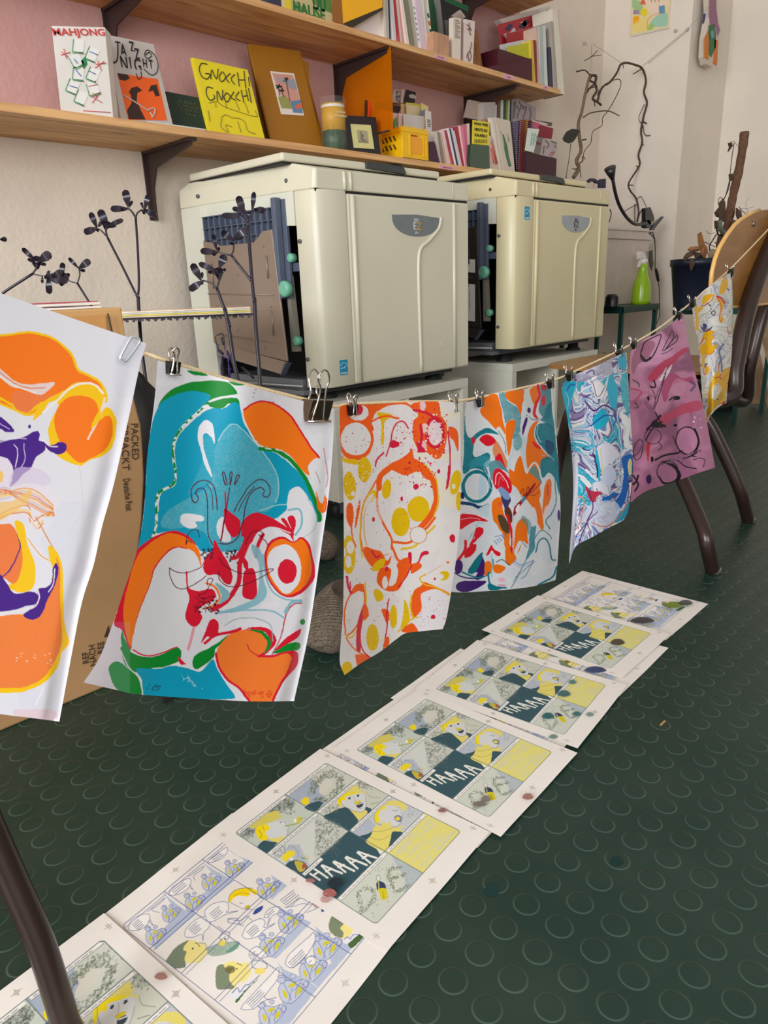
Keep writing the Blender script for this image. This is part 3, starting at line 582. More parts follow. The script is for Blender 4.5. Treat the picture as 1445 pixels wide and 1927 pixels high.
print_sheet('marbled_print', (0, 540, 2.24), [(-520,-170),(-260,-70),(0,25),(300,130),(617,238)], [(617,238),(590,330),(545,540),(480,830),(430,1010),(395,1170),(345,1330),(300,1560),(250,1832)],
    [(250,1832),(120,1815),(0,1800),(-300,1750),(-640,1700)], [(-520,-170),(-560,400),(-620,1100),(-640,1700)], (430, 640),
    lambda s, t: .006*np.sin(3*s+2*t)+.010*t*np.sin(math.pi*s)+.006*np.exp(-((s-.97)/.03)**2)*t, art1, W_, 'large white print of an orange blob figure with purple, leftmost on the string')
GR = (0, 140, 45); CY = (0, 160, 195); RD = (222, 22, 52); LC = (135, 190, 205); MA = (92, 22, 48)
def art2(p):
    W = (232,232,238)
    p.mix(np.where(fbm(p.x, p.y, 40, 11) > .55)[0], (222,222,230), .5)
    p.poly([(405,350),(430,300),(480,255),(560,222),(660,210),(745,216),(792,240),(814,286),(750,290),(690,305),(640,330),(560,300),(480,300),(420,350)], GR)
    p.poly([(665,330),(740,303),(815,303),(830,350),(810,335),(770,330),(740,355),(695,352)], GR); p.poly([(560,156),(640,172),(665,186),(610,184),(580,176)], GR); p.poly([(770,215),(850,228),(830,236),(790,230)], GR)
    p.poly([(400,360),(440,312),(520,275),(600,266),(660,278),(676,300),(620,362),(560,415),(518,470),(490,512),(478,600),(492,680),(478,750),(410,790),(392,900),(388,980),(355,1055),(300,1090),(325,950),(342,750),(352,560),(378,420)], CY)
    p.poly([(640,372),(690,352),(740,357),(800,322),(832,348),(846,420),(890,500),(932,560),(1000,580),(1060,618),(1140,690),(1190,770),(1225,860),(1248,930),(1225,935),(1190,830),(1150,770),(1100,770),(1078,820),(1075,880),(1030,915),(960,950),(900,1030),(860,1080),(780,1095),(640,1095),(600,1060),(540,1010),(480,990),(395,1000),(398,960),(408,880),(420,795),(492,752),(502,680),(492,580),(512,495),(570,432)], CY)
    p.poly([(760,450),(800,432),(880,500),(960,590),(1015,680),(1030,780),(1010,850),(960,890),(900,900),(860,1000),(830,1080),(700,1090),(650,1000),(560,970),(480,980),(420,960),(460,880),(560,820),(660,760),(690,700),(700,560)], LC, .75, tex=.5)
    p.poly([(620,500),(680,500),(700,540),(690,640),(700,700),(690,760),(640,760),(560,800),(640,620)], LC, .5, tex=.5)
    for q in ([(718,520),(760,455),(800,434),(850,470),(950,580),(1012,670),(1030,770),(1015,840)], [(930,885),(990,862),(1080,850),(1130,860)]): p.line(q, (180,215,222), 5)
    p.line([(670,318),(620,365),(565,415),(522,462),(495,505),(482,560),(485,620),(497,690),(485,745),(430,778),(402,800),(395,860),(400,920),(392,985),(360,1045),(310,1085)], (235,238,235), 12); p.line([(670,318),(620,365),(565,415),(522,462),(495,505),(482,560),(485,620),(497,690),(485,745),(430,778),(402,800),(395,860),(400,920),(392,985),(360,1045)], GR, 12, dash=4)
    p.line([(690,312),(740,296),(815,287)], W, 12)
    p.line([(935,562),(1000,568),(1060,598),(1120,650),(1170,720),(1205,800),(1235,880),(1243,932)], GR, 20)
    o1 = [(852,360),(900,328),(970,320),(1040,350),(1100,402),(1150,480),(1200,560),(1242,612),(1205,630),(1185,650),(1188,700),(1150,670),(1080,592),(1000,560),(930,540),(888,482),(855,415)]
    p.poly(o1, OR); p.line(o1[:9], RD, 9); p.line([(890,492),(935,548),(1000,565),(1050,575)], W, 8, dash=3)
    p.poly([(1222,780),(1240,830),(1260,845),(1270,800),(1282,840),(1272,888),(1250,893),(1232,868)], OR); p.line([(1280,820),(1275,880),(1258,895)], RD, 4); p.poly([(1185,650),(1230,610),(1262,640),(1280,740),(1270,800),(1258,838),(1240,820),(1200,720)], W)
    p.line([(1262,560),(1285,700),(1275,760)], (215,120,130), 4); p.line([(1225,680),(1245,740)], (170,120,130), 3)
    p.poly([(612,470),(625,435),(652,413),(685,430),(697,480),(700,540),(685,505),(655,482),(638,500),(645,570),(668,640),(686,700),(680,705),(650,650),(628,570),(612,515)], W)
    p.poly([(520,940),(530,905),(570,900),(632,908),(640,935),(600,940),(610,965),(570,975),(535,960)], W); p.poly([(710,990),(712,950),(735,915),(760,940),(775,1000),(782,1040),(740,1045),(720,1020)], W)
    p.poly([(1075,840),(1090,778),(1140,762),(1172,810),(1205,850),(1228,940),(1215,1010),(1170,1025),(1110,1010),(1060,1030),(1010,1010),(1000,960),(1030,915),(1070,880)], W); p.line([(1080,880),(1140,880),(1150,950),(1120,1010)], LC, 10); p.line([(1180,820),(1225,900),(1215,980),(1160,1020)], (150,190,200), 3)
    # left big ring
    p.poly([(285,1105),(350,1040),(430,1000),(500,988),(560,1015),(600,1060),(560,1080),(380,1300),(265,1600),(240,1560),(215,1500),(178,1470),(210,1350),(250,1230)], RD)
    p.poly([(300,1120),(360,1055),(430,1012),(480,1000),(545,1020),(600,1065),(625,1110),(625,1170),(600,1110),(555,1080),(490,1072),(435,1110),(385,1180),(360,1270),(315,1380),(285,1480),(268,1590),(240,1530),(224,1400),(255,1250)], OR)
    p.poly([(555,1085),(500,1076),(440,1115),(390,1185),(365,1270),(318,1385),(288,1480),(270,1600),(340,1630),(420,1622),(500,1590),(620,1500),(640,1420),(600,1240),(620,1160),(600,1110)], (226,228,232))
    p.line([(275,1605),(340,1635),(420,1625),(505,1592)], RD, 7)
    p.poly([(215,1585),(275,1622),(340,1642),(420,1632),(512,1593),(518,1655),(450,1690),(370,1702),(300,1722),(240,1690),(216,1630)], GR); p.poly([(218,1505),(228,1540),(252,1590),(262,1610),(225,1600),(212,1550)], GR)
    p.poly([(152,1690),(195,1664),(248,1700),(300,1742),(322,1832),(250,1838),(185,1800),(158,1740)], GR)
    p.poly([(590,1640),(680,1590),(765,1530),(770,1545),(705,1600),(690,1650),(600,1705)], GR)
    p.poly([(298,1702),(400,1704),(480,1688),(560,1700),(625,1715),(690,1655),(712,1705),(762,1785),(802,1842),(780,1858),(600,1862),(450,1852),(335,1842),(322,1765)], CY)
    p.line([(212,1610),(250,1690),(300,1740),(322,1800),(325,1835)], W, 7)
    for q in ([(530,1730),(545,1760),(575,1770)], [(560,1740),(600,1790),(640,1805)], [(540,1760),(560,1750),(590,1790),(600,1800)]): p.line(q, (200,225,235), 4, dash=2)
    p.scrib(14, (340,1790,430,1812), 8, 3, (30,80,95), 6)
    h = [(706,1625),(740,1560),(800,1512),(880,1498),(940,1520),(972,1568),(968,1610),(925,1640),(1000,1636),(1060,1618),(1110,1622),(1128,1655),(1105,1705),(1060,1750),(1022,1820),(1000,1868),(880,1868),(820,1800),(760,1752),(722,1695)]
    p.poly(h, LO); p.poly(h, OR, .45, tex=.3); p.line([(706,1625),(722,1695),(760,1752),(820,1800),(880,1868)], RD, 12); p.line([(925,1640),(1000,1636),(1060,1618),(1110,1622),(1128,1655),(1105,1705),(1060,1750),(1022,1820),(1000,1868)], RD, 12); p.line([(800,1512),(860,1497),(930,1515)], RD, 5, dash=3); p.poly([(1060,1612),(1125,1612),(1132,1660),(1105,1710),(1060,1752),(1085,1690),(1098,1640)], RD); p.line([(868,1575),(885,1610),(930,1640)], RD, 5)
    p.poly([(870,1490),(960,1488),(1012,1530),(1010,1580),(960,1630),(920,1642),(972,1600),(988,1560),(960,1515),(900,1500)], RD); p.poly([(880,1500),(940,1505),(985,1545),(988,1590),(950,1628),(968,1590),(970,1560),(935,1520)], GR)
    p.poly([(1000,1622),(1040,1590),(1090,1570),(1138,1570),(1137,1600),(1080,1612)], GR); p.poly([(1010,1608),(1060,1550),(1143,1495),(1132,1540),(1070,1577)], RD); p.line([(995,1630),(1040,1540),(1060,1470),(1070,1400)], (200,80,100), 6)
    p.poly([(1070,1400),(1100,1370),(1145,1360),(1160,1390),(1150,1450),(1090,1490),(1060,1500)], W); p.line([(1055,1480),(1075,1410),(1110,1370),(1150,1365)], RD, 6); p.poly([(1060,1400),(1100,1350),(1150,1345),(1145,1362),(1100,1368),(1070,1420)], LC); p.ell(1153,1460,13,16,GR)
    p.line([(750,1480),(800,1450),(860,1440),(930,1445),(990,1480),(1000,1560)], (150,180,185), 5); p.line([(560,1860),(560,1866)], GR, 6)
    # right ring
    rg = [(1105,1045),(1150,1018),(1190,1060),(1205,1110),(1218,1180),(1210,1245),(1150,1310),(1080,1332),(1020,1300),(975,1240),(958,1170),(960,1100),(990,1040),(1050,1018)]
    p.poly(rg, RD); p.poly([(1105,1052),(1148,1030),(1180,1068),(1196,1120),(1200,1200),(1160,1280),(1080,1320),(1025,1292),(982,1235),(968,1165),(972,1100),(1000,1050),(1050,1030)], OR)
    p.poly([(1010,1075),(1070,1060),(1120,1095),(1145,1160),(1140,1240),(1100,1300),(1060,1310),(1020,1270),(985,1215),(972,1150),(980,1110)], W); p.ell(1074,1198,50,63,RD)
    # red centre
    p.poly([(835,1010),(850,930),(900,895),(960,905),(1020,935),(1085,985),(1105,1035),(1050,968),(980,968),(920,1000),(890,1050),(870,1060),(850,1020)], RD); p.poly([(1042,930),(1060,925),(1095,975),(1075,930),(1085,912),(1110,915),(1120,950),(1108,1000),(1108,1045),(1080,985)], RD)
    p.poly([(750,870),(790,900),(830,940),(828,990),(800,1022),(775,1005),(755,960),(748,920)], RD); p.line([(755,790),(757,880),(745,960),(730,1040)], RD, 8)
    for q, ww in (([(1100,1005),(1000,955),(900,985),(860,1080),(830,1160),(820,1260),(760,1350),(690,1395)], 24), ([(870,990),(850,1060),(820,1120),(790,1130)], 22), ([(950,1010),(920,1070),(915,1120)], 18)): p.line(q, RD, ww)
    p.line([(1090,1000),(1000,970),(920,1010),(880,1090),(860,1170)], W, 6)
    p.poly([(700,1035),(735,1100),(765,1150),(790,1220),(780,1265),(745,1255),(715,1215),(660,1215),(638,1180),(650,1130),(690,1080)], RD); p.poly([(840,1110),(870,1150),(868,1190),(850,1175)], RD)
    p.poly([(850,1200),(880,1180),(905,1190),(918,1260),(915,1330),(885,1345),(845,1325),(843,1260)], RD)
    p.poly([(555,1285),(610,1300),(680,1290),(705,1320),(690,1350),(640,1375),(618,1400),(635,1440),(600,1485),(565,1470),(545,1420),(568,1340)], RD); p.line([(655,1260),(700,1280),(725,1330),(700,1370),(650,1390)], OR, 10); p.line([(555,1200),(562,1290),(600,1400)], RD, 8)
    p.poly([(630,1572),(650,1510),(680,1448),(716,1462),(714,1520),(690,1545),(660,1535)], RD); p.line([(650,1570),(700,1530),(780,1515),(830,1495)], RD, 14); p.line([(590,1490),(575,1560),(560,1600)], (230,160,170), 14); p.poly([(510,1640),(540,1670),(555,1675),(530,1682),(512,1665)], RD)
    p.poly([(890,1060),(930,1080),(950,1130),(950,1230),(970,1320),(900,1380),(800,1410),(700,1410),(800,1385),(900,1340),(932,1250),(925,1150),(900,1110)], LC, .9); p.line([(950,1110),(960,1200),(990,1290),(1060,1340),(1130,1350)], LC, 8); p.line([(700,1415),(850,1400),(980,1400),(1060,1440)], LC, 8); p.poly([(700,1260),(760,1290),(775,1330),(720,1370),(735,1320)], LC)
    # line drawing over the print
    L = lambda q, w_=5: p.line(q, MA, w_)
    L([(712,880),(705,800),(690,750),(650,725),(605,740),(578,780),(582,830),(600,842),(613,822),(600,795),(612,772),(640,772),(658,820),(662,930),(668,1010),(690,1060)]); L([(688,880),(682,790),(655,745)], 4)
    L([(800,890),(830,830),(880,755),(940,722),(978,750),(985,795),(965,812),(945,800),(955,780),(930,765),(880,800),(855,880),(840,960),(810,1030),(770,1055),(720,1053)]); L([(822,888),(860,810),(905,760)], 4)
    for q in ([(752,748),(740,690),(750,688),(762,745)], [(778,748),(776,690),(788,690),(780,748)], [(800,745),(815,700),(827,705),(805,745)]): L(q+[q[0]])
    L([(775,765),(768,830),(757,885),(745,960),(730,1040)]); p.ell(757,884,6,8,MA)
    L([(465,1180),(500,1200),(560,1205),(620,1180),(640,1155)], 4); L([(465,1180),(470,1225),(500,1280),(545,1287),(620,1250),(655,1220)], 4)
    L([(722,1130),(750,1170),(800,1195),(870,1210),(1002,1185),(920,1240),(840,1270),(770,1275),(725,1245),(720,1200)], 4); L([(620,1020),(610,985),(585,985),(560,1010),(550,1060),(560,1040),(580,1052)], 4); L([(860,1060),(880,1010),(920,985),(950,1000),(945,1020),(930,1010),(960,1040),(975,1060)], 4)
    L([(660,1270),(665,1235),(690,1240),(670,1275),(650,1310),(615,1320),(640,1340),(680,1330),(705,1330)], 4); p.scrib(26, (600,1340,720,1410), 9, 5, (90,20,40), 3); p.scrib(24, (632,1080,690,1130), 8, 4, (40,40,60), 8); p.scrib(24, (750,1090,815,1150), 8, 4, (40,40,60), 9); L([(590,1385),(640,1350),(690,1400)], 3); L([(600,1330),(650,1380),(650,1410)], 3)
    p.scrib(16, (850,1820,990,1840), 14, 4, (225,70,30), 5); p.dots(10, (850,255,1060,330), 3, (60,50,110), 3)
    p.mix(np.where((p.x < 150+260/2.753) & (p.y > 640+1460/2.753))[0], (215,195,210), .25)
T2 = (150, 640, 2.753)
print_sheet('marbled_print', T2, [(405,106),(530,140),(830,225),(1130,308),(1316,358)], [(1316,358),(1313,520),(1290,800),(1255,1050),(1220,1300),(1180,1550),(1110,1870)],
    [(1110,1870),(900,1872),(700,1862),(470,1848),(280,1832),(180,1810),(20,1774)], [(405,106),(385,330),(350,600),(335,850),(300,1080),(225,1310),(160,1500),(100,1650),(20,1774)], (400, 660),
    lambda s, t: .008*np.sin(9*s+1.5*t)*(1-.7*t)*np.exp(-((s-.45)/.35)**2)+.012*t*np.sin(math.pi*s)-.03*np.exp(-((s)/.18)**2)*t**2+.008*np.exp(-((s-.98)/.03)**2)*t, art2, (232,232,238), 'turquoise, green and orange print with a line-drawn face, second from the left')
O3 = (246, 96, 22); Y3 = (232, 190, 8)
def art3(p):
    W = (234,228,226); R3 = (214, 26, 62)
    p.mix(np.where(fbm(p.x, p.y, 30, 21) > .5)[0], (226,222,224), .6); p.mix(np.where((fbm(p.x, p.y, 22, 25) > .55) & (p.x > 780) & (p.y < 960))[0], (238,228,190), .5)
    for k in range(16): p.line([(300+k*22,280+(k*37) % 60),(310+k*20,480),(280+k*25,700+(k*53) % 200)], [(220,180,190),(235,190,150),(225,205,210)][k % 3], 3, .7, dash=5)
    p.ell(222,400,108,138,O3); p.poly([(120,230),(170,195),(420,190),(350,240),(320,300),(320,360),(130,330)], O3); p.poly([(128,500),(170,525),(230,530),(235,560),(170,552),(135,530)], Y3); p.ell(222,405,90,100,(232,228,228)); p.ell(240,245,62,48,W); p.ell(245,228,24,32,R3)
    for a in ((275,590,40,78,0),(185,688,38,86,-.1),(180,1105,42,118,0),(825,668,32,76,.2),(410,708,27,60,.1),(603,828,66,78,0),(493,905,56,88,0),(325,1605,38,82,0),(170,1795,34,46,0),(450,1480,22,72,0),(755,1230,32,28,-.4),(845,780,18,60,0)): p.ell(*a[:4], Y3, a[4])
    for a in ((205,735,12,14),(190,1060,24,38),(178,1145,18,38),(150,1090,14,28),(815,692,11,16),(735,1235,20,16)): p.ell(*a, W)
    # orange upper right mass
    p.poly([(560,200),(620,180),(720,178),(735,250),(775,330),(765,440),(740,510),(700,525),(640,480),(600,470),(570,400),(570,300),(600,260)], O3); p.poly([(350,245),(420,250),(450,270),(400,300),(390,430),(372,420),(380,310)], Y3); p.line([(310,300),(400,265),(480,280)], O3, 12); p.line([(340,230),(420,195),(520,190),(580,225),(640,240)], O3, 14)
    p.ell(700,365,52,90,R3,ring=18); p.ell(702,365,42,78,(236,214,220)); p.ell(625,205,18,30,(240,200,205)); p.ell(640,340,22,30,(244,200,190)); p.ell(620,450,30,36,(240,190,195)); p.line([(575,230),(640,245),(690,270),(720,300)], R3, 14); p.line([(615,320),(620,400),(600,480)], R3, 16); p.poly([(590,420),(640,470),(640,485),(600,480)], R3)
    p.poly([(785,330),(835,350),(842,440),(835,480),(815,420),(790,390)], O3); p.line([(780,360),(790,480),(792,600),(775,700)], R3, 9); p.poly([(782,560),(792,600),(785,680),(768,712),(775,640)], R3)
    p.line([(405,510),(430,440),(445,360),(470,310),(510,300),(540,340)], R3, 8); p.poly([(425,430),(450,410),(485,430),(480,450),(440,460)], R3); p.line([(390,490),(350,530),(340,570)], R3, 10)
    # big ring
    p.line([(365,700),(368,640),(405,595),(470,555),(540,535),(610,560),(665,620),(700,690),(708,770),(690,840),(650,900),(600,955)], O3, 34); p.poly([(400,600),(470,540),(540,490),(560,460),(580,530),(660,580),(690,650),(650,650),(600,600),(520,625),(440,590)], O3); p.line([(640,560),(700,630),(720,720),(715,800),(690,880)], Y3, 8)
    p.line([(365,650),(350,760),(362,850),(400,930),(440,1010),(440,1070)], O3, 12); p.line([(350,740),(290,810),(270,920),(290,1050),(340,1120),(420,1100)], (225,150,60), 5)
    p.line([(345,660),(270,800),(250,960),(265,1080),(310,1160),(370,1200)], O3, 9); p.line([(335,690),(262,820),(248,1000),(262,1120)], Y3, 7); p.line([(300,740),(340,720),(320,780)], Y3, 14)
    p.poly([(170,810),(185,790),(205,800),(210,860),(200,930),(190,940),(170,900),(165,850)], O3); p.poly([(250,770),(248,830),(225,930),(215,930),(230,830)], O3); p.line([(195,940),(205,1000),(225,1060)], O3, 8)
    p.poly([(270,1060),(330,1070),(380,1090),(410,1140),(440,1100),(450,1010),(430,1150),(380,1180),(330,1180),(290,1130)], O3); p.poly([(340,1150),(400,1130),(380,1190),(320,1200)], Y3); p.line([(320,1080),(345,1120),(370,1110)], R3, 10); p.ell(330,900,54,150,(230,226,228),a=.55); p.ell(330,890,8,16,R3)
    p.line([(455,1030),(540,1030),(610,980),(660,930),(700,880)], O3, 14); p.line([(500,1070),(580,1050),(650,980),(700,930)], Y3, 12); p.ell(600,985,50,48,W,-.4); p.ell(600,985,52,50,(220,120,60),-.4,ring=4); p.poly([(540,1090),(560,1100),(560,1160),(600,1140),(615,1090),(655,1080),(660,1100),(625,1110),(600,1165),(560,1180),(540,1160)], R3)
    p.poly([(470,1160),(540,1120),(550,1160),(610,1150),(620,1180),(560,1220),(550,1200),(500,1290),(470,1320),(420,1325),(375,1300),(350,1260),(360,1200),(400,1180),(440,1200),(420,1290),(460,1280),(480,1210)], O3); p.ell(400,1272,17,38,W); p.line([(560,1170),(520,1250),(480,1300)], R3, 7); p.poly([(340,1310),(380,1330),(390,1370),(350,1385),(330,1340)], Y3)
    p.line([(440,1050),(480,1140),(520,1130)], O3, 14); p.ell(408,1190,9,16,R3)
    # lower left ring etc.
    p.line([(160,1580),(155,1450),(175,1370),(220,1320),(270,1310),(275,1400),(250,1500),(200,1570),(165,1590)], O3, 9); p.poly([(195,1330),(220,1290),(270,1280),(272,1330),(240,1325),(200,1345)], O3); p.line([(280,1270),(285,1380),(262,1500),(200,1600),(170,1590)], Y3, 8); p.line([(170,1240),(175,1290),(195,1340)], R3, 14); p.line([(190,1270),(190,1320)], R3, 8)
    p.line([(275,1420),(250,1500),(240,1600),(240,1680)], R3, 26); p.poly([(262,1420),(290,1420),(300,1470),(270,1500)], O3); p.poly([(380,1430),(420,1440),(425,1500),(410,1520),(390,1470)], O3); p.line([(425,1370),(410,1450),(412,1540),(400,1620),(390,1680)], R3, 7); p.line([(165,1600),(200,1660),(250,1700),(310,1725)], O3, 8); p.poly([(220,1710),(260,1710),(310,1725),(260,1770),(230,1770)], O3); p.line([(255,1500),(250,1620),(270,1690),(310,1725)], R3, 8); p.poly([(400,1610),(425,1600),(420,1660),(395,1680)], O3)
    p.poly([(515,1380),(535,1400),(550,1480),(530,1530),(495,1545),(510,1470)], Y3); p.poly([(570,1330),(620,1290),(640,1270),(780,1330),(785,1350),(720,1315),(660,1320),(620,1360),(625,1430),(600,1490),(570,1500),(560,1430)], O3); p.line([(790,1345),(700,1300),(640,1285),(610,1250),(640,1225)], Y3, 8); p.line([(560,1345),(555,1420),(575,1500)], Y3, 10)
    p.poly([(620,1340),(700,1325),(780,1350),(775,1450),(740,1540),(640,1560),(580,1540),(570,1500),(620,1430)], (232,226,230)); p.poly([(500,1560),(560,1515),(600,1570),(520,1575)], O3); p.line([(480,1570),(560,1490),(600,1480)], Y3, 8)
    p.ell(690,1478,14,14,R3); p.ell(585,692,17,18,R3); p.ell(503,766,8,14,R3); p.ell(808,1005,17,26,R3); p.ell(722,600,9,14,R3); p.ell(700,1250,9,8,R3); p.ell(780,1150,10,6,O3); p.line([(640,1230),(720,1180),(745,1170)], (225,150,110), 3)
    p.dots(60, (560,200,780,560), 5, R3, 2); p.dots(45, (480,540,710,700), 5, (200,30,50), 3); p.dots(90, (140,280,440,700), 3, (200,40,70), 5); p.dots(120, (150,700,560,1700), 3, (205,40,70), 6); p.dots(30, (460,300,560,520), 4, R3, 7); p.dots(40, (600,1340,770,1540), 3, (205,60,90), 8); p.dots(40, (160,560,340,1200), 4, (245,240,220), 9); p.dots(30, (330,1500,420,1700), 3, (245,235,200), 10); p.dots(40, (640,250,780,520), 5, (250,235,220), 12)
T3 = (600, 700, 3.21)
print_sheet('marbled_print', T3, [(124,226),(150,200),(260,190),(420,188),(600,180),(720,178),(850,186)], [(850,186),(858,500),(855,800),(845,1000),(810,1260),(772,1480),(748,1553)],
    [(748,1553),(600,1568),(520,1580),(460,1620),(370,1690),(250,1762),(155,1832)], [(124,226),(128,400),(145,600),(150,900),(150,1200),(145,1450),(133,1620),(126,1750),(155,1832)], (260, 560),
    lambda s, t: .006*np.sin(5*s)+.014*t*np.sin(math.pi*s)-.02*np.exp(-((s)/.25)**2)*t**3, art3, (234,228,226), 'red, orange and yellow speckled print hanging third from the left')
def art4(p):
    TE = (0,118,134); NV = (10,62,110); O4 = (248,118,12); R4 = (226,18,42); P4 = (66,24,112); W = (226,229,234); LB = (150,200,216); LT = (86,150,162)
    p.mix(np.where(fbm(p.x, p.y, 26, 31) > .52)[0], (214,222,232), .6)
    A = p.poly; L = p.line
    A([(165,330),(300,290),(280,420),(330,480),(380,540),(300,545),(250,570),(190,615),(155,560)], (224,228,232))
    A([(305,275),(400,260),(425,310),(442,390),(452,480),(475,570),(440,610),(405,560),(370,520),(330,475),(288,440),(272,395),(288,325)], O4)
    A([(425,258),(470,248),(492,312),(542,352),(585,385),(602,450),(592,540),(620,620),(560,650),(528,600),(560,490),(520,466),(474,500),(458,430),(440,350)], LT, tex=.4)
    A([(480,250),(620,226),(626,300),(612,350),(600,430),(585,402),(560,352),(500,312)], O4); A([(630,240),(665,225),(680,300),(705,360),(690,420),(640,400),(625,320)], (215,222,222))
    A([(672,225),(728,205),(735,330),(712,350),(685,300)], O4); L([(735,190),(750,280),(720,350),(705,420),(730,460)], R4, 22); A([(758,188),(835,215),(852,360),(835,440),(805,470),(762,430),(742,385),(762,280)], LT); A([(800,380),(850,330),(875,470),(870,560),(800,500),(760,470),(790,430)], TE, .8)
    p.ell(785,202,22,34,R4); p.ell(782,316,15,46,R4)
    A([(480,500),(520,470),(560,490),(535,600),(520,700),(500,760),(480,640),(475,560)], O4); A([(400,550),(430,530),(470,600),(440,700),(410,620)], (226,225,225)); L([(410,540),(440,580),(450,700),(490,800)], W, 8); L([(420,560),(470,660),(480,740)], TE, 5)
    A([(372,700),(400,640),(440,700),(470,760),(500,830),(470,870),(420,800),(385,780)], (225,140,90)); A([(390,780),(430,740),(465,820),(480,880),(440,860),(400,820)], R4)
    A([(600,560),(640,640),(650,760),(655,860),(620,820),(600,740),(570,700),(540,740),(520,840),(540,930),(570,990),(540,970),(500,880),(490,820),(520,740),(530,640),(570,600)], (205,220,226)); A([(545,620),(580,580),(610,640),(600,700),(560,720),(540,680)], LT, .8, tex=.5)
    A([(640,450),(670,440),(690,480),(660,540),(640,600),(610,560),(620,500)], (232,232,236)); p.ell(663,392,15,22,P4); A([(640,445),(652,470),(635,530),(615,590),(608,560),(618,500)], P4); L([(640,430),(700,470),(760,470),(820,520)], TE, 5); L([(650,440),(720,460),(800,490)], W, 4)
    A([(648,640),(662,560),(700,500),(745,478),(705,560),(718,640),(775,705),(830,785),(765,790),(752,880),(762,960),(745,1100),(770,1200),(780,1350),(742,1320),(700,1190),(655,1130),(600,1045),(555,1010),(545,900),(560,820),(600,760),(630,880),(655,900),(642,760)], O4)
    A([(500,870),(560,900),(620,930),(700,905),(740,980),(760,1080),(700,1130),(620,1100),(560,1020),(520,980)], O4); A([(690,640),(720,660),(770,705),(730,700),(700,670)], R4)
    A([(706,560),(740,510),(800,496),(850,520),(875,590),(890,720),(912,900),(912,1080),(885,975),(855,925),(820,900),(772,935),(755,870),(760,795),(815,765),(840,780),(790,715),(735,650),(710,600)], TE, tex=.2); A([(800,630),(860,650),(865,720),(840,760),(800,700)], NV, .8)
    L([(720,540),(710,600),(740,660),(800,740)], W, 8); L([(740,520),(730,590),(760,650)], W, 5); L([(765,760),(820,750),(870,800)], LB, 5); L([(650,900),(680,840),(710,815),(745,870),(765,960)], W, 14); A([(665,890),(690,850),(720,850),(755,930),(765,985),(720,930)], LT, tex=.4)
    # left teal part
    A([(148,430),(158,560),(190,620),(250,572),(310,538),(355,540),(420,590),(340,575),(280,595),(235,640),(215,720),(232,772),(330,738),(352,780),(300,832),(330,880),(360,1000),(380,1020),(350,1010),(310,900),(250,870),(200,870),(135,905),(140,700),(140,560)], TE, tex=.15)
    A([(200,800),(300,760),(352,800),(330,850),(250,850),(190,860)], (60,160,180), .8, tex=.5); A([(265,630),(310,588),(362,600),(397,640),(370,672),(330,684),(292,662)], R4); p.ell(215,640,15,28,R4)
    p.ell(245,1010,112,118,TE,ring=26); p.ell(245,1008,78,92,(222,226,234)); A([(270,920),(320,960),(325,1040),(280,1095),(262,1090)], (190,216,230)); L([(300,860),(340,930),(350,1010),(380,1025)], W, 5); A([(345,820),(420,800),(470,850),(500,900),(440,870),(390,880),(370,960),(350,900)], LT, .9)
    A([(375,960),(380,890),(410,862),(450,880),(505,940),(528,1010),(512,1065),(470,1040),(438,1012),(405,1028),(385,1000)], R4); L([(395,990),(400,920),(430,900),(480,960),(500,1020)], (250,235,235), 7); L([(420,1000),(430,930),(460,960)], (240,170,180), 4)
    L([(115,1138),(200,1150),(270,1178),(335,1160)], NV, 26); A([(255,1190),(340,1150),(345,1200),(330,1250),(280,1220)], (195,218,226)); p.ell(128,1080,16,30,(20,40,100))
    A([(112,1240),(180,1230),(260,1250),(338,1285),(230,1290),(170,1322),(112,1352)], R4); L([(120,1275),(200,1262),(270,1275)], (235,190,195), 5)
    A([(232,1350),(262,1330),(298,1345),(295,1385),(250,1430),(200,1485),(188,1480),(225,1420)], R4); A([(150,1530),(200,1480),(240,1475),(232,1530),(190,1570),(150,1580)], R4); L([(155,1450),(150,1520),(110,1580),(85,1630)], R4, 24); L([(240,1345),(210,1440),(190,1480)], R4, 8)
    for k in range(3): L([(180,1440),(250,1300+k*14),(300,1290+k*10)], (120,180,190), 3, dash=4)
    # orange heart-loop & brown eyes
    A([(365,1200),(372,1130),(415,1095),(455,1110),(450,1180),(490,1290),(512,1380),(505,1470),(545,1560),(530,1610),(470,1500),(455,1400),(410,1320),(375,1270)], O4); A([(412,1245),(435,1230),(470,1255),(502,1310),(507,1365),(490,1392),(450,1355),(425,1300)], (86,68,44)); A([(428,1020),(470,1040),(520,1110),(500,1180),(530,1250),(525,1295),(495,1260),(470,1190),(448,1120)], (62,58,108)); A([(470,1200),(500,1170),(530,1230),(525,1300),(490,1270)], (96,52,34)); A([(420,1040),(440,1010),(500,1060),(510,1110),(470,1110)], (130,160,205)); p.ell(432,1148,22,20,(236,100,60))
    L([(490,1240),(515,1330),(528,1450),(520,1540)], R4, 20); L([(540,1250),(535,1350),(530,1500)], (230,200,190), 8)
    A([(560,1330),(605,1268),(650,1282),(652,1400),(662,1500),(620,1450),(590,1520),(560,1600),(528,1620),(540,1500)], O4); L([(612,1470),(660,1500),(650,1560),(600,1590),(560,1540),(590,1460)], W, 30); L([(610,1462),(650,1500)], (40,40,60), 4)
    for k in range(5): L([(385+k*20,1445-k*14),(405+k*20,1475-k*14)], (70,100,170), 5)
    L([(395,1410),(440,1400),(480,1385)], (70,100,170), 4); L([(540,1600),(600,1640),(700,1605)], (100,130,200), 5); L([(530,1620),(600,1655),(720,1610)], (120,150,200), 3)
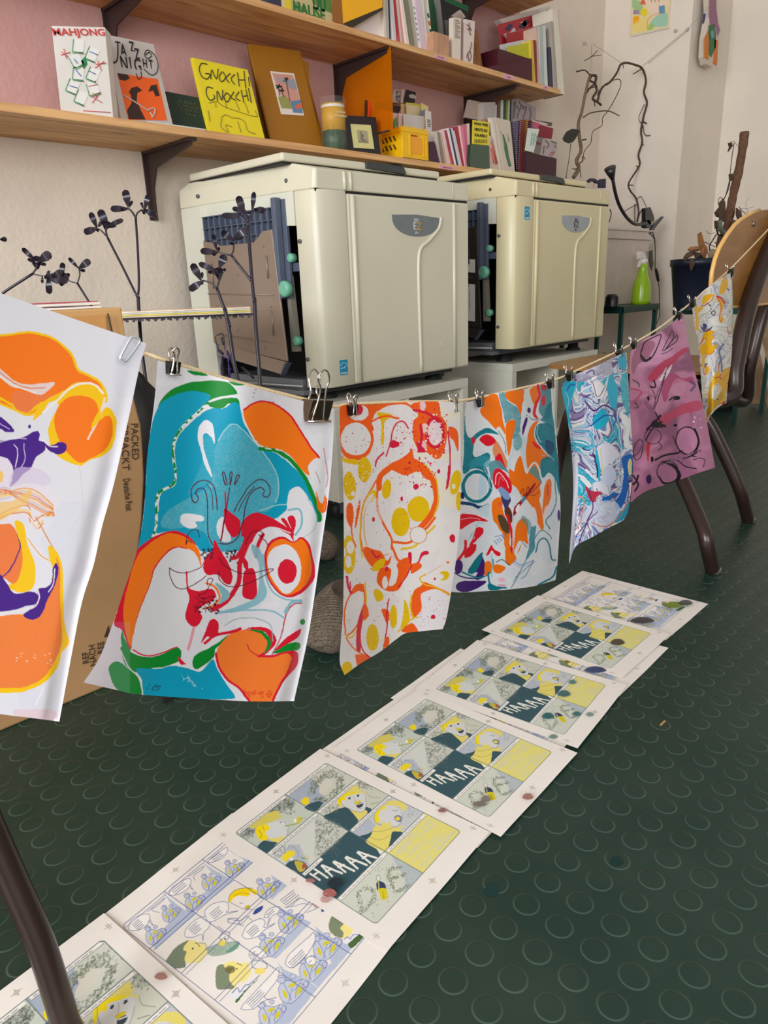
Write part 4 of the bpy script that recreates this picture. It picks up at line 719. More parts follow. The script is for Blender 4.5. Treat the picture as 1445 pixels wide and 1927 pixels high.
    A([(694,1290),(712,1300),(720,1345),(706,1430),(712,1500),(680,1560),(640,1605),(665,1500),(668,1400)], LT); L([(640,1600),(600,1680),(560,1760),(520,1820)], (60,130,150), 6); L([(700,1600),(640,1720),(600,1750)], (90,130,160), 5)
    A([(600,1280),(620,1240),(680,1300),(660,1400),(640,1330)], LT, .6)
    L([(690,1480),(720,1400),(770,1360),(830,1400),(845,1430)], TE, 6); L([(720,1540),(740,1450),(790,1425),(830,1480),(850,1590),(880,1600)], TE, 10); L([(880,1150),(850,1220),(800,1290),(830,1350)], TE, 8); L([(870,930),(882,1060),(880,1140)], TE, 7)
    A([(790,1010),(810,955),(835,950),(848,1000),(842,1080),(820,1160),(790,1210),(775,1240),(778,1120)], O4); L([(818,1000),(815,1080)], (220,50,30), 10); L([(775,1010),(800,930),(830,905),(860,960),(860,1060),(830,1170),(800,1240)], W, 16); A([(790,1190),(830,1150),(845,1180),(800,1270),(785,1290)], (240,215,220), .8); A([(690,1180),(720,1200),(730,1300),(690,1330),(680,1250)], (228,228,232)); p.ell(905,1240,12,48,P4)
    # purple and small shapes at the bottom
    A([(255,1640),(270,1585),(290,1570),(315,1640),(315,1700),(290,1720),(250,1700),(210,1700)], P4); A([(232,1745),(260,1690),(300,1700),(290,1740),(250,1760)], P4); A([(75,1800),(120,1770),(240,1765),(320,1770),(270,1815),(170,1860),(90,1850)], P4); p.ell(98,1655,34,58,P4); A([(170,1690),(230,1600),(290,1540),(285,1600),(240,1690),(200,1715)], TE); L([(130,1700),(200,1730),(280,1740),(360,1690),(375,1600)], TE, 12); L([(60,1700),(140,1740),(230,1750)], P4, 10)
    A([(315,1625),(355,1615),(372,1680),(345,1700),(305,1725)], O4); A([(380,1640),(470,1650),(468,1680),(430,1708),(385,1695)], O4); L([(365,1560),(370,1650),(360,1740)], LB, 8); A([(320,1565),(340,1520),(362,1480),(385,1515),(435,1545),(432,1572),(395,1560),(365,1525),(345,1560)], R4); A([(470,1530),(500,1490),(530,1590),(520,1640),(480,1610)], O4); L([(400,1620),(440,1600),(480,1615),(510,1640)], (40,60,60), 6)
    L([(335,1700),(345,1780),(400,1815),(480,1825)], TE, 14); A([(330,1790),(380,1800),(450,1830),(350,1845)], TE); L([(888,1655),(860,1730),(800,1770),(740,1800)], TE, 14); L([(540,1770),(580,1720),(700,1620)], (40,110,120), 4); A([(420,1745),(470,1745),(470,1770),(425,1770)], (225,130,150), .6); A([(420,1795),(470,1795),(470,1812),(425,1812)], (225,130,150), .6); p.ell(430,1750,60,40,(240,225,232),a=.4)
    # scribbled signature
    A([(545,1250),(548,1180),(620,1090),(715,980),(712,1010),(650,1090),(600,1160)], (160,20,40)); L([(590,1065),(620,1030),(625,1100),(660,1010),(680,1060),(740,1000),(765,970)], (120,20,40), 5); L([(600,1090),(640,1070),(700,1080),(750,1050)], (60,30,40), 3); A([(560,1190),(585,1150),(590,1180),(565,1220)], (250,240,240)); p.ell(618,1110,12,30,(80,140,170),.4)
    L([(848,215),(862,420),(880,560)], (240,242,246), 16)
T4 = (840, 680, 4.281)
print_sheet('marbled_print', T4, [(160,332),(245,308),(320,272),(480,246),(620,226),(740,186),(850,205)], [(850,205),(860,400),(885,600),(905,900),(918,1200),(905,1450),(892,1650),(878,1762)],
    [(878,1762),(700,1812),(500,1838),(300,1852),(130,1862),(10,1855)], [(160,332),(140,500),(130,700),(115,900),(100,1200),(85,1450),(55,1650),(10,1855)], (260, 430),
    lambda s, t: .007*np.sin(7*s+.5)+.010*t*np.sin(math.pi*s)+.012*np.exp(-((s-1)/.08)**2), art4, (226,229,234), 'orange, teal and red swirled print with purple drops, fourth from the left')
def swirl(p, seed, n=5, sx=34., sy=46., amp=14.):
    x = p.x.copy(); y = p.y.copy()
    for k in range(n):
        s1 = sx/1.45**k; s2 = sy/1.45**k; a = amp/1.35**k
        x, y = x+a*(fbm(y, x, s1, seed+k*7, 2)-.5)*4*np.sign(np.sin(k+1.3)), y+a*(vnoise(x, y, s2, seed+k*13+1)-.5)*4
    return x, y
def art5(p):
    x, y = swirl(p, 11, 5, 46, 60, 11)
    pal = np.array([(206,206,226),(228,226,232),(120,140,196),(170,205,226),(236,232,226),(150,130,178),(96,84,140),(190,212,232),(222,218,224),(90,140,196)], float)
    v = (fbm(x, y, 40, 4, 2)*4.2+fbm(x, y, 90, 9, 2)*2.2) % 1; i = (v*len(pal)).astype(int) % len(pal); p.c[:] = pal[i]
    z = fbm(x, y, 55, 41, 2)
    tq = (z > np.percentile(z, 86)); p.c[tq] = np.array((30,172,205)); tq2 = tq & (((fbm(x, y, 16, 5, 2)*9) % 1) < .22); p.c[tq2] = (150,215,228)
    bl = (z < np.percentile(z, 6)) & (p.y > 780); p.c[bl] = (18,104,190)
    lines = (((fbm(x, y, 50, 77, 2)*9) % 1) < .07); p.c[lines] = np.array((74,62,128)); lines = (((fbm(x, y, 50, 78, 2)*7) % 1) < .12); p.c[lines] = (240,240,244)
    L = p.line; A = p.poly
    A([(55,800),(65,740),(100,730),(135,740),(130,790),(110,850),(100,940),(115,1010),(100,1010),(70,900)], (28,182,216)); L([(85,790),(100,760),(125,755)], (20,110,190), 10); L([(75,800),(95,850),(85,900)], (150,220,230), 5)
    A([(140,700),(250,650),(340,610),(330,700),(250,700),(180,740),(150,740)], (186,180,196), .8); L([(200,690),(230,670),(240,695)], (84,60,120), 7); L([(150,740),(210,720),(300,680)], (120,112,140), 6, .7)
    A([(385,600),(425,575),(430,650),(415,670),(390,650)], (30,172,205)); A([(400,720),(435,700),(445,900),(440,950),(405,850),(395,780)], (60,180,196), .85)
    A([(290,740),(350,700),(365,740),(380,780),(370,900),(330,870),(320,800)], (40,180,212)); A([(225,745),(270,740),(300,760),(330,700),(300,820),(262,840),(235,800)], (236,232,232)); L([(230,740),(262,830),(310,760)], (86,64,130), 4)
    A([(235,960),(290,900),(330,950),(300,1000),(250,1020)], (30,176,205)); L([(225,1000),(300,940),(370,950),(350,1000)], (20,90,180), 8); L([(190,860),(240,910),(300,880),(350,900)], (66,38,112), 9)
    A([(265,1130),(310,1100),(370,1130),(390,1180),(330,1220),(310,1290),(280,1250)], (228,228,244)); A([(255,1130),(280,1250),(270,1330),(250,1220)], (40,180,205)); L([(280,1130),(290,1240),(290,1300)], (222,216,150), 7); L([(240,1170),(262,1260),(258,1300)], (50,30,100), 8)
    A([(408,1190),(465,1170),(468,1260),(440,1300),(430,1420),(380,1490),(365,1450),(400,1380),(415,1290)], (16,98,186)); p.ell(450,1240,12,50,(225,218,160)); A([(400,1500),(450,1440),(442,1500),(415,1545),(360,1565),(370,1520)], (40,160,200))
    A([(190,1350),(230,1380),(300,1385),(260,1410),(240,1450),(210,1420)], (196,46,70)); A([(150,1560),(230,1450),(360,1440),(390,1500),(330,1590),(260,1600),(200,1560)], (214,220,240), .8); L([(130,1400),(180,1430),(170,1530),(140,1600)], (225,150,120), 8); L([(210,1380),(235,1470),(200,1560),(150,1690)], (84,40,110), 6); L([(225,1560),(300,1590),(380,1540),(440,1440)], (215,120,80), 6)
    L([(140,1640),(200,1560),(260,1500)], (110,50,100), 5); A([(300,1250),(340,1230),(370,1290),(340,1350),(290,1330)], (206,214,240)); A([(240,1330),(300,1340),(330,1400),(270,1380)], (226,226,242))
    w = np.where((p.S < .10+.05*p.t) & (p.t > .42))[0]; p.c[w] = (216,216,228)
T5 = (1040, 480, 3.108)
print_sheet('marbled_print', T5, [(58,748),(130,700),(250,650),(370,592),(430,568)], [(430,568),(440,700),(450,900),(465,1100),(468,1250),(457,1380),(440,1500),(415,1550)],
    [(415,1550),(340,1590),(230,1650),(135,1705),(95,1808)], [(58,748),(55,800),(85,950),(110,1150),(120,1350),(112,1550),(100,1700),(95,1808)], (200, 420),
    lambda s, t: .010*np.sin(6*s+.8)-.006*t+.016*np.exp(-((s)/.12)**2)*t-.01*np.exp(-((s-1)/.15)**2), art5, (220,220,230), 'blue, turquoise and lilac finely marbled print left of the pink one')
def art6(p):
    x, y = swirl(p, 31, 4, 60, 60, 10); v = fbm(x, y, 50, 6, 3)
    c0 = np.array((204,136,170), float); c1 = np.array((150,92,124), float); c2 = np.array((222,160,196), float)
    p.c[:] = c0; k = np.clip((v-.5)*5, 0, 1)[:, None]; p.c = p.c*(1-k)+c1*k; k = np.clip((.42-v)*6, 0, 1)[:, None]; p.c = p.c*(1-k)+c2*k
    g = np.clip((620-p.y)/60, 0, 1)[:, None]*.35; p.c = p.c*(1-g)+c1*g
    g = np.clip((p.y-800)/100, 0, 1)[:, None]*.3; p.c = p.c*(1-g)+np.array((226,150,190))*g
    A = p.poly; L = p.line; K = (28,22,32); M = (196,60,96)
    A([(560,700),(620,640),(700,590),(775,540),(790,560),(740,600),(700,650),(640,690),(590,740),(560,730)], M, .9); A([(640,740),(700,690),(760,720),(810,710),(830,760),(770,740),(700,760),(660,860),(640,820)], (182,70,112), .8); A([(600,960),(680,920),(760,870),(860,850),(870,900),(760,930),(700,960),(640,1010)], (206,74,104), .8); A([(550,1100),(572,1100),(566,1150),(558,1210),(550,1180)], (200,54,60)); A([(480,560),(500,520),(560,500),(600,520),(560,600),(500,640),(470,700),(455,640)], (150,84,110), .6); L([(450,780),(520,800),(470,860)], M, 12, .6); L([(800,740),(830,760),(810,790)], (90,70,120), 14, .7)
    A([(645,700),(700,640),(660,720),(620,730)], (240,220,232)); L([(630,720),(665,660)], (245,235,240), 5); L([(650,700),(675,650)], K, 2)
    L([(518,560),(540,510),(590,480),(625,465),(632,480),(612,540),(580,600),(545,622),(520,610),(515,580),(530,530)], K, 6); L([(520,590),(545,618),(575,600)], K, 12)
    L([(640,560),(670,500),(695,450),(700,440),(708,470),(690,510),(650,560)], K, 4); L([(660,550),(700,500),(725,470),(732,480),(722,505),(690,530),(665,548)], K, 5); L([(635,580),(680,560),(700,545)], K, 3)
    for q, w_ in (([(680,850),(700,835),(730,826)], 10), ([(600,920),(620,960),(640,1010)], 7), ([(630,940),(600,970),(550,1020)], 12), ([(640,975),(600,990),(560,1050),(545,1080)], 8), ([(655,1000),(610,985),(590,1000)], 14), ([(590,730),(600,770),(570,770)], 8), ([(660,690),(640,760),(610,860),(590,900)], 5), ([(650,710),(620,790),(600,850)], 3), ([(570,760),(600,830),(590,880)], 4), ([(600,1200),(660,1170),(720,1160),(760,1140)], 10), ([(640,1210),(720,1200),(780,1240),(840,1250)], 6), ([(760,1190),(820,1170),(850,1150)], 9), ([(700,1060),(740,1140),(800,1170),(840,1180)], 5), ([(470,1340),(490,1320),(500,1290)], 12), ([(470,1290),(500,1340),(480,1380)], 10), ([(820,1200),(860,1190),(890,1200),(880,1240)], 4), ([(480,860),(500,890),(480,895)], 4), ([(470,730),(500,750),(505,770)], 5), ([(460,1180),(500,1160),(520,1120)], 3)): L(q, K, w_)
    A([(700,850),(720,826),(742,828),(740,845),(715,850),(680,855)], K); p.ell(558,838,7,16,K); p.ell(717,995,11,9,K); p.ell(580,1195,9,16,K); p.ell(563,1310,16,28,(48,22,84)); p.ell(786,1085,66,80,K,ring=6); L([(830,1020),(852,1080),(845,1130),(820,1160)], K, 13); p.ell(672,1270,62,64,K,ring=5); A([(640,1212),(700,1220),(745,1270),(745,1310),(720,1325),(725,1280),(700,1240)], K); L([(620,1300),(650,1335),(710,1325),(740,1300)], K, 11); p.ell(500,1140,26,62,K,.2,ring=4); p.ell(586,1060,50,44,(60,30,50),ring=4); A([(575,985),(600,960),(630,1000),(655,990),(650,1005),(610,1010),(570,1000)], K); p.ell(570,860,30,40,(120,70,100),ring=3); L([(620,1090),(640,1120),(620,1140)], K, 4); p.ell(738,770,42,50,(220,150,180),a=.6); p.ell(786,1085,58,72,(218,148,186),a=.6)
    for k in range(9): L([(640+k*14,1225-k*3),(700+k*20,1190-k*6),(780+k*10,1180-k*3)], [(60,30,60),(230,170,205)][k % 2], 3, .8)
    p.dots(5, (820,940,880,1030), 5, (250,240,248), 4)
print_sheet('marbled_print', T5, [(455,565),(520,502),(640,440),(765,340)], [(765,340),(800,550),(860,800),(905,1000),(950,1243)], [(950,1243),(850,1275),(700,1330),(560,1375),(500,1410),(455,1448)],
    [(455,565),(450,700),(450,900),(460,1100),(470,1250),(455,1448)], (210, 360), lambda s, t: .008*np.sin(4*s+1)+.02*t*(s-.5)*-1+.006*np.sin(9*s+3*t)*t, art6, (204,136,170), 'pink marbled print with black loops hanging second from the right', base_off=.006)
def art7(p):
    x, y = swirl(p, 51, 5, 30, 42, 8)
    pal = np.array([(232,230,226),(214,216,224),(240,238,230),(180,186,200),(226,222,220),(206,208,190),(236,232,224)], float)
    v = (fbm(x, y, 34, 4, 2)*4+fbm(x, y, 70, 9, 2)*2) % 1; p.c[:] = pal[(v*len(pal)).astype(int) % len(pal)]
    z = fbm(x, y, 34, 61, 2); k1, k2 = np.percentile(z, 88), np.percentile(z, 85); p.c[z > k1] = (238,178,20); m_ = (z > k2) & (z <= k1); p.c[m_] = (215,110,60); p.c[((fbm(x, y, 40, 71, 2)*7) % 1) < .06] = (88,104,150)
    A = p.poly; L = p.line; Y7 = (242,184,10)
    A([(975,200),(1000,130),(1020,145),(1022,180),(1005,215),(985,230)], Y7); A([(870,270),(885,235),(940,225),(925,250),(900,275),(880,290)], Y7); L([(870,295),(900,290),(930,260),(945,230)], (220,100,50), 5); A([(960,250),(975,240),(1000,265),(1000,300),(990,340),(1000,380),(975,390),(985,340),(975,290)], Y7); L([(960,240),(985,250),(1005,280)], (215,30,50), 10); L([(968,250),(985,300),(975,370),(990,395)], (235,110,30), 6); A([(880,310),(860,300),(840,330),(850,340)], Y7); L([(835,300),(845,380),(845,430)], Y7, 18)
    A([(880,400),(900,410),(895,430),(880,440)], (30,50,130)); L([(870,420),(890,445),(930,425)], (50,80,150), 8); A([(905,510),(940,530),(970,520),(955,545),(930,555),(912,540)], Y7); L([(870,530),(880,600),(875,650)], Y7, 18); A([(890,660),(905,650),(915,670),(900,700),(888,690)], Y7); L([(885,700),(880,670),(895,650)], (215,70,40), 5); A([(920,760),(945,700),(965,680),(980,690),(970,730),(940,800),(925,850),(905,880)], Y7); L([(950,720),(975,715),(985,725)], (215,50,40), 6); A([(900,940),(930,840),(990,800),(1010,790),(1000,850),(960,890)], (206,160,20)); L([(1005,780),(1000,840),(985,860)], (230,190,20), 14); A([(985,870),(1010,850),(1000,880)], (205,30,40)); L([(1000,520),(975,560),(985,620),(990,680)], (80,110,165), 10); L([(950,800),(945,840),(970,845)], (70,80,90), 5); A([(940,760),(985,770),(975,810),(950,850),(930,820)], (226,226,222), .8); L([(1020,420),(1030,460),(1045,450)], (200,70,60), 5); L([(1048,130),(1052,300),(1048,420)], (150,190,170), 6); p.ell(940,340,10,12,(60,60,80),ring=5)
print_sheet('marbled_print', T5, [(812,287),(870,218),(950,160),(1045,97)], [(1045,97),(1053,250),(1053,400),(1045,600),(1025,750),(1015,865)], [(1015,865),(970,890),(930,930),(905,975),(893,1018)],
    [(812,287),(830,420),(850,500),(862,650),(872,800),(880,900),(893,1018)], (140, 330), lambda s, t: .008*np.sin(6*s)-.012*np.exp(-((s-.5)/.2)**2)*t, art7, (232,230,226), 'white and yellow marbled print rightmost on the string by the chair back')
# ================= STRING =================
TW = mat('twine', (222, 200, 158), .75, var=.15, scale=400)
pts = [(-200,500),(-60,550),(100,612),(245,664),(275,666),(300,674),(345,688),(450,720),(560,748),(628,764),(660,760),(760,756),(860,754),(900,748),(960,735),(1045,714),(1100,690),(1180,652),(1240,617),(1290,578),(1335,540),(1378,502),(1445,432),(1520,350)]
P = catmull([on_string(a, b, .006 if a > 280 else .016) for a, b in pts], 6)
solo(MB().tube(P, .0016, 7), 'string', TW, 'thin beige twine string stretched between the two chairs', 'string')
# ================= COMIC PROOF SHEETS ON THE FLOOR =================
FW, FH = 0.1735, 0.2350       # printed frame (m); sheet is 0.212 x 0.297
SWD, SHT = 0.214, 0.296
def frame_T(Lp, Tp, mid=None, flen=None):
    """position and direction on the floor of a frame, from its left corner and a second point on its upper edge"""
    a = onz(*Lp); b = onz(*Tp); d = (b-a)[:2]; ang = math.atan2(d[1], d[0]); return a[:2], ang
AL = (442.6, 1571); AT = (609.5, 1442.8)
LA_, angA = frame_T(AL, AT)
def homo(src, dst):
    A = []
    for (x, y), (u, v) in zip(src, dst): A += [[x,y,1,0,0,0,-u*x,-u*y,-u],[0,0,0,x,y,1,-v*x,-v*y,-v]]
    return np.linalg.svd(np.array(A, float))[2][-1].reshape(3, 3)
def app(H, x, y): w = H[2,0]*x+H[2,1]*y+H[2,2]; return (H[0,0]*x+H[0,1]*y+H[0,2])/w, (H[1,0]*x+H[1,1]*y+H[1,2])/w
BLUE = (84, 96, 150); GRY = (110, 120, 125)
def crosses(p, H, A, col=(175,165,150)):
    for (u, v) in ((-.055,.5),(1.055,.5),(.5,-.065*FW/FH*1.3),(.5,1.065)):
        for du, dv in ((.03,0),(0,.022)): A([(u-du,v-dv),(u+du,v+dv)], col, 1.0)
        A([(u+.014*math.cos(t), v+.011*math.sin(t)) for t in np.linspace(0, 6.3, 10)], col, 1.0)
    for (u, v) in ((-.07,-.04),(1.07,-.04),(-.07,1.04),(1.07,1.04)):
        for k in (0, .012): A([(u+k,v-.018),(u+k,v+.018)], col, .9)
        A([(u-.02,v),(u+.03,v)], col, .8)
def page_grid(kind):
    nx, ny = 330, 460
    mu, mv = (SWD/FW-1)/2, (SHT/FH-1)/2
    u = np.linspace(-mu, 1+mu, nx)[None, :]*np.ones((ny, 1)); v = np.linspace(-mv, 1+mv, ny)[:, None]*np.ones((1, nx))
    u = u.ravel(); v = v.ravel()
    if kind == 'H': cor = [(442.6,1571),(609.5,1442.8),(869,1562),(713.8,1722.8)]
    else:
        La, an = frame_T((228.7,1744.7), (378,1621.7)); dx = np.array([math.cos(an), math.sin(an)]); dy = np.array([math.sin(an), -math.cos(an)])
        cor = []
        for (a, b) in ((0,0),(1,0),(1,1),(0,1)):
            P = La+dx*a*FW+dy*b*FH; x, y = proj(np.array([[P[0], P[1], 0]])); cor.append((x[0], y[0]))
    H = homo([(0,0),(1,0),(1,1),(0,1)], cor)
    x, y = app(H, u, v)
    p = Paint(x, y, (236, 230, 222), jit=.25); p.c += (fbm(x, y, 60, 5)[:, None]-.5)*8
    def U(pts): return [app(H, a, b) for a, b in pts]
    def A(pts, col, w=1.0, a=1.0, dash=None): T = p.T; p.T = (0,0,1); p.line(U(pts), col, w, a, 0, dash=dash); p.T = T
    def F(pts, col, a=1.0, tex=0): T = p.T; p.T = (0,0,1); p.poly(U(pts), col, a, 0, tex); p.T = T
    if kind == 'H': paint_H(p, A, F)
    else: paint_S(p, A, F)
    out = (u < -.002) | (u > 1.002) | (v < -.002) | (v > 1.002); p.c[out] = np.array((236, 230, 222))+(fbm(x, y, 60, 5)[out][:, None]-.5)*8
    crosses(p, H, A)
    X = (u*FW); Y = -(v*FH)
    Z = .0016*fbm(X*1000, Y*1000, 90, 7, 2)+.0003
    P = np.stack([X, Y, Z], -1)
    return grid_mesh('comic_proof_sheet', P, p.c, nx, ny, paint_mat('printed_paper', .55, .0, .35, .1, 40))
ZA = (430, 1430, 6.283); ZB = (620, 1460, 5.352); ZC = (200, 1580, 5.161); ZD = (420, 1640, 4.817)
def frame_lines(A, col, rows, col_split):
    r = .035
    A([(r*.6,0),(1-r*.6,0),(1,r*.5),(1,1-r*.5),(1-r*.6,1),(r*.6,1),(0,1-r*.5),(0,r*.5),(r*.6,0)], col, 1.1)
def caption(A, F, u0, u1, v0, v1, seed, col=GRY):
    F([(u0,v0),(u1,v0),(u1,v1),(u0,v1)], (238,234,226)); A([(u0,v1),(u1,v1)], col, .8)
    R = random.Random(seed); u = u0+.02; vm = (v0+v1)/2
    while u < u1-.06:
        l = R.uniform(.015, .045); A([(u,vm),(u+l,vm)], (90,90,95), 1.0, .8); u += l+.012
def paint_H(p, A, F):
    r = [0, .255, .502, .752, 1.0]; s = .515; BG = (208,210,198); NV = (52,84,92); YL = (228,214,112); YH = (244,222,20)
    for i in range(4):
        for j in range(2):
            u0, u1 = (0, s) if j == 0 else (s, 1)
            col = [[(196,204,190),(206,208,196)],[(210,212,204),(204,206,190)],[NV,(196,200,202)],[(206,210,196),(226,216,124)]][i][j]
            F([(u0,r[i]),(u1,r[i]),(u1,r[i+1]),(u0,r[i+1])], col)
    # washes of blue-grey ink
    u_ = lambda pts, c, a=.5, t=.4: F(pts, c, a, t)
    u_([(0,.0),(.5,.0),(.5,.10),(.2,.06),(0,.1)], (130,140,130), .7, .8); u_([(0,.17),(.15,.17),(.2,.255),(0,.255)], (150,165,190), .8)
    u_([(.52,.0),(.80,.0),(.75,.12),(.62,.255),(.52,.2)], (150,165,192), .8, .3); u_([(0,.40),(.15,.30),(.2,.35),(.1,.5),(0,.5)], (150,165,190), .6); u_([(.52,.52),(.7,.52),(.62,.75),(.52,.75)], (165,175,195), .6); u_([(.4,.95),(.51,.8),(.51,1),(.3,1)], (150,165,185), .6)
    # yellow ruled panel
    R = random.Random(4)
    for k in range(46):
        v = .765+R.random()*.225; u = .53+R.random()*.36; A([(u,v),(u+.05,v+R.uniform(-.006,.006)),(u+.11,v+R.uniform(-.01,.01))], (206,206,190), 2.2, .6)
    p.T = ZB
    # rubble ring and letters D E drawn in stones
    def stones(q, w, n, sd):
        P = np.array(catmull([np.array(a, float) for a in q], 8)); R = random.Random(sd)
        for _ in range(n):
            i = R.randrange(len(P)); a = P[i]+np.array([R.uniform(-w, w), R.uniform(-w, w)]); t = R.uniform(0, 6.28); l = R.uniform(5, 11)
            p.line([a, a+np.array([l*math.cos(t), l*math.sin(t)]), a+np.array([l*math.cos(t+1.2), l*math.sin(t+1.2)])], [(86,96,88),(130,134,90),(150,156,140)][R.randrange(3)], 5, .75, 0)
    stones([(320,1110),(330,1180),(350,1260),(360,1295),(430,1240),(480,1180),(470,1110),(410,1085),(330,1100)], 20, 150, 1)
    stones([(740,880),(680,900),(610,930),(630,1000),(660,1060),(690,1110),(760,1080),(820,1050)], 16, 130, 2); stones([(640,990),(700,975),(780,950)], 14, 50, 3)
    p.scrib(60, (260,860,820,1340), 9, 4, (110,118,112), 6, .7)
    p.ell(515,990,20,24,(225,225,215)); p.ell(515,990,20,24,(80,80,80),ring=3); p.poly([(497,1030),(520,1018),(570,1030),(595,1075),(585,1100),(530,1105),(505,1100),(495,1060)], (48,62,96)); p.line([(512,1020),(520,1060),(515,1110)], YL, 9); p.poly([(515,1090),(590,1085),(610,1160),(590,1180),(550,1182),(530,1130)], (214,200,28)); p.line([(560,1110),(575,1175)], (90,90,60), 3)
    # HAAAA panel lettering
    WH = (236,234,222)
    p.T = (570, 1560, 8.5)
    for q in ([(165,680),(320,765)],[(225,605),(440,730)],[(225,695),(290,650)],[(340,562),(510,705)],[(350,552),(670,665)],[(415,640),(500,598)],[(525,505),(722,645)],[(540,492),(860,625)],[(605,575),(690,540)],
        [(715,440),(912,592)],[(730,425),(1055,540)],[(800,515),(880,470)],[(900,360),(1112,508)],[(915,348),(1225,440)],[(985,440),(1070,390)]): p.line(q, WH, 30, 1, 0)
    p.poly([(1110,250),(1190,290),(1270,385),(1320,345),(1200,280)], WH)
    # shouting face
    p.T = ZB; FC = (214,216,214)
    p.poly([(0,400),(120,345),(200,350),(300,450),(220,560),(190,560),(0,470),(-40,420)], NV); p.poly([(-60,430),(0,405),(100,420),(60,480),(0,470)], NV); p.poly([(360,330),(430,350),(390,390)], NV); p.poly([(190,340),(250,360),(330,375),(370,360),(385,385),(330,440),(300,455),(250,400)], YL)
    p.poly([(85,240),(130,190),(250,190),(330,200),(370,250),(370,320),(350,370),(300,378),(230,360),(180,340),(120,300)], FC); p.poly([(110,215),(130,185),(180,150),(230,122),(280,128),(315,165),(320,190),(365,185),(360,200),(300,195),(200,215),(150,240)], YL); p.poly([(75,250),(95,220),(140,210),(210,195),(300,190),(250,210),(190,225),(160,235),(170,270),(130,270),(120,300),(125,335),(95,320),(75,280)], YH)
    p.ell(200,248,14,11,(60,70,90),-.4); p.ell(288,222,14,11,(60,70,90),-.3); p.poly([(255,285),(300,268),(325,272),(290,300),(262,305)], (225,205,30)); p.poly([(275,310),(320,285),(345,300),(330,330),(290,340)], (60,70,80)); p.line([(285,308),(335,292)], (240,240,235), 8); p.line([(240,230),(262,275),(250,295)], (130,130,130), 3); p.line([(85,240),(120,300),(180,345),(300,380),(355,365),(375,310),(365,240)], (110,115,120), 3); p.line([(300,350),(330,345)], (120,120,120), 3)
    p.line([(370,190),(420,230),(520,240)], (130,130,110), 3); p.line([(420,300),(500,280)], (120,120,110), 4); p.poly([(275,80),(430,130),(350,150),(330,130)], (150,158,140), .8, tex=.8); p.scrib(40, (270,80,420,150), 9, 4, (80,90,84), 9, .8)
    # head thrown back
    p.poly([(500,400),(480,340),(540,300),(640,310),(735,360),(740,420),(715,480),(690,510),(620,500),(520,480)], FC); p.poly([(500,325),(520,295),(600,268),(690,262),(760,285),(785,320),(770,358),(740,350),(700,320),(620,310),(560,315),(520,330)], YL); p.poly([(490,350),(520,322),(570,325),(560,350),(520,350),(515,390),(500,400),(510,450),(495,482),(470,480),(458,440),(470,390)], YH)
    p.poly([(660,420),(700,400),(735,420),(730,465),(680,460)], (130,135,150)); p.ell(695,436,24,18,(238,214,60)); p.line([(640,355),(680,362),(690,350)], (90,90,90), 4); p.line([(715,370),(745,395),(735,415)], (110,110,110), 3); p.line([(460,400),(462,460),(500,490),(560,500),(680,515),(720,480),(742,420)], (110,110,110), 3)
    p.poly([(300,620),(400,585),(450,560),(400,640),(380,660)], NV); p.poly([(640,560),(700,550),(750,575),(700,640),(600,735),(590,715)], NV); p.poly([(380,660),(430,600),(450,540),(480,500),(530,510),(545,450),(580,490),(620,465),(640,520),(700,515),(770,500),(720,540),(760,560),(650,560),(630,620),(600,720),(570,750),(480,720)], YL); p.line([(440,560),(520,560),(640,530)], (140,130,70), 3); p.line([(430,620),(520,640),(620,600)], (140,130,70), 3)
    p.scrib(30, (800,300,900,420), 8, 4, (140,145,150), 12, .6)
    # profile panel
    p.T = ZA
    p.scrib(110, (480,500,760,660), 26, 5, (80,88,84), 14, .8); p.scrib(60, (150,830,300,920), 16, 5, (90,96,100), 15, .8)
    p.poly([(380,790),(470,770),(620,740),(690,760),(720,800),(700,860),(690,910),(500,950),(430,900)], FC); p.poly([(250,790),(330,720),(430,670),(540,632),(590,640),(600,680),(640,690),(560,735),(470,770),(380,800),(290,835),(255,825)], (214,202,96)); p.poly([(320,840),(370,800),(450,785),(490,820),(480,850),(440,860),(450,900),(480,920),(470,955),(400,965),(345,920)], (246,220,10)); p.line([(360,850),(400,900),(380,940)], (130,120,10), 5); p.line([(400,800),(430,850)], (130,120,10), 4)
    p.line([(610,750),(625,762),(610,765)], (70,80,100), 5); p.line([(640,750),(685,770),(690,800),(720,810),(700,850),(720,870),(690,905)], (120,120,120), 4); p.line([(670,800),(760,785),(840,765)], (160,170,110), 14); p.poly([(780,740),(810,705),(860,700),(880,730),(840,760),(800,770)], (206,200,70)); p.ell(790,740,18,24,(236,236,228)); p.line([(840,730),(900,710),(920,720)], (130,130,130), 4); p.poly([(490,945),(600,930),(700,910),(640,960),(590,990)], YL)
    p.poly([(360,1055),(420,970),(500,975),(590,990),(460,1110)], NV)
    # O-shaped pile
    stones2 = [(960,430),(1000,330),(1080,240),(1180,210),(1290,240),(1320,320),(1250,430),(1130,500),(1010,520)]
    P = np.array(catmull([np.array(a, float) for a in stones2], 8)); R = random.Random(9)
    for _ in range(420):
        i = R.randrange(len(P)); a = P[i]+np.array([R.uniform(-42, 42), R.uniform(-38, 38)]); t = R.uniform(0, 6.28); l = R.uniform(8, 18)
        p.line([a, a+np.array([l*math.cos(t), l*math.sin(t)]), a+np.array([l*math.cos(t+1.2), l*math.sin(t+1.2)])], [(80,90,84),(120,126,96),(150,158,140)][R.randrange(3)], 5, .8, 0)
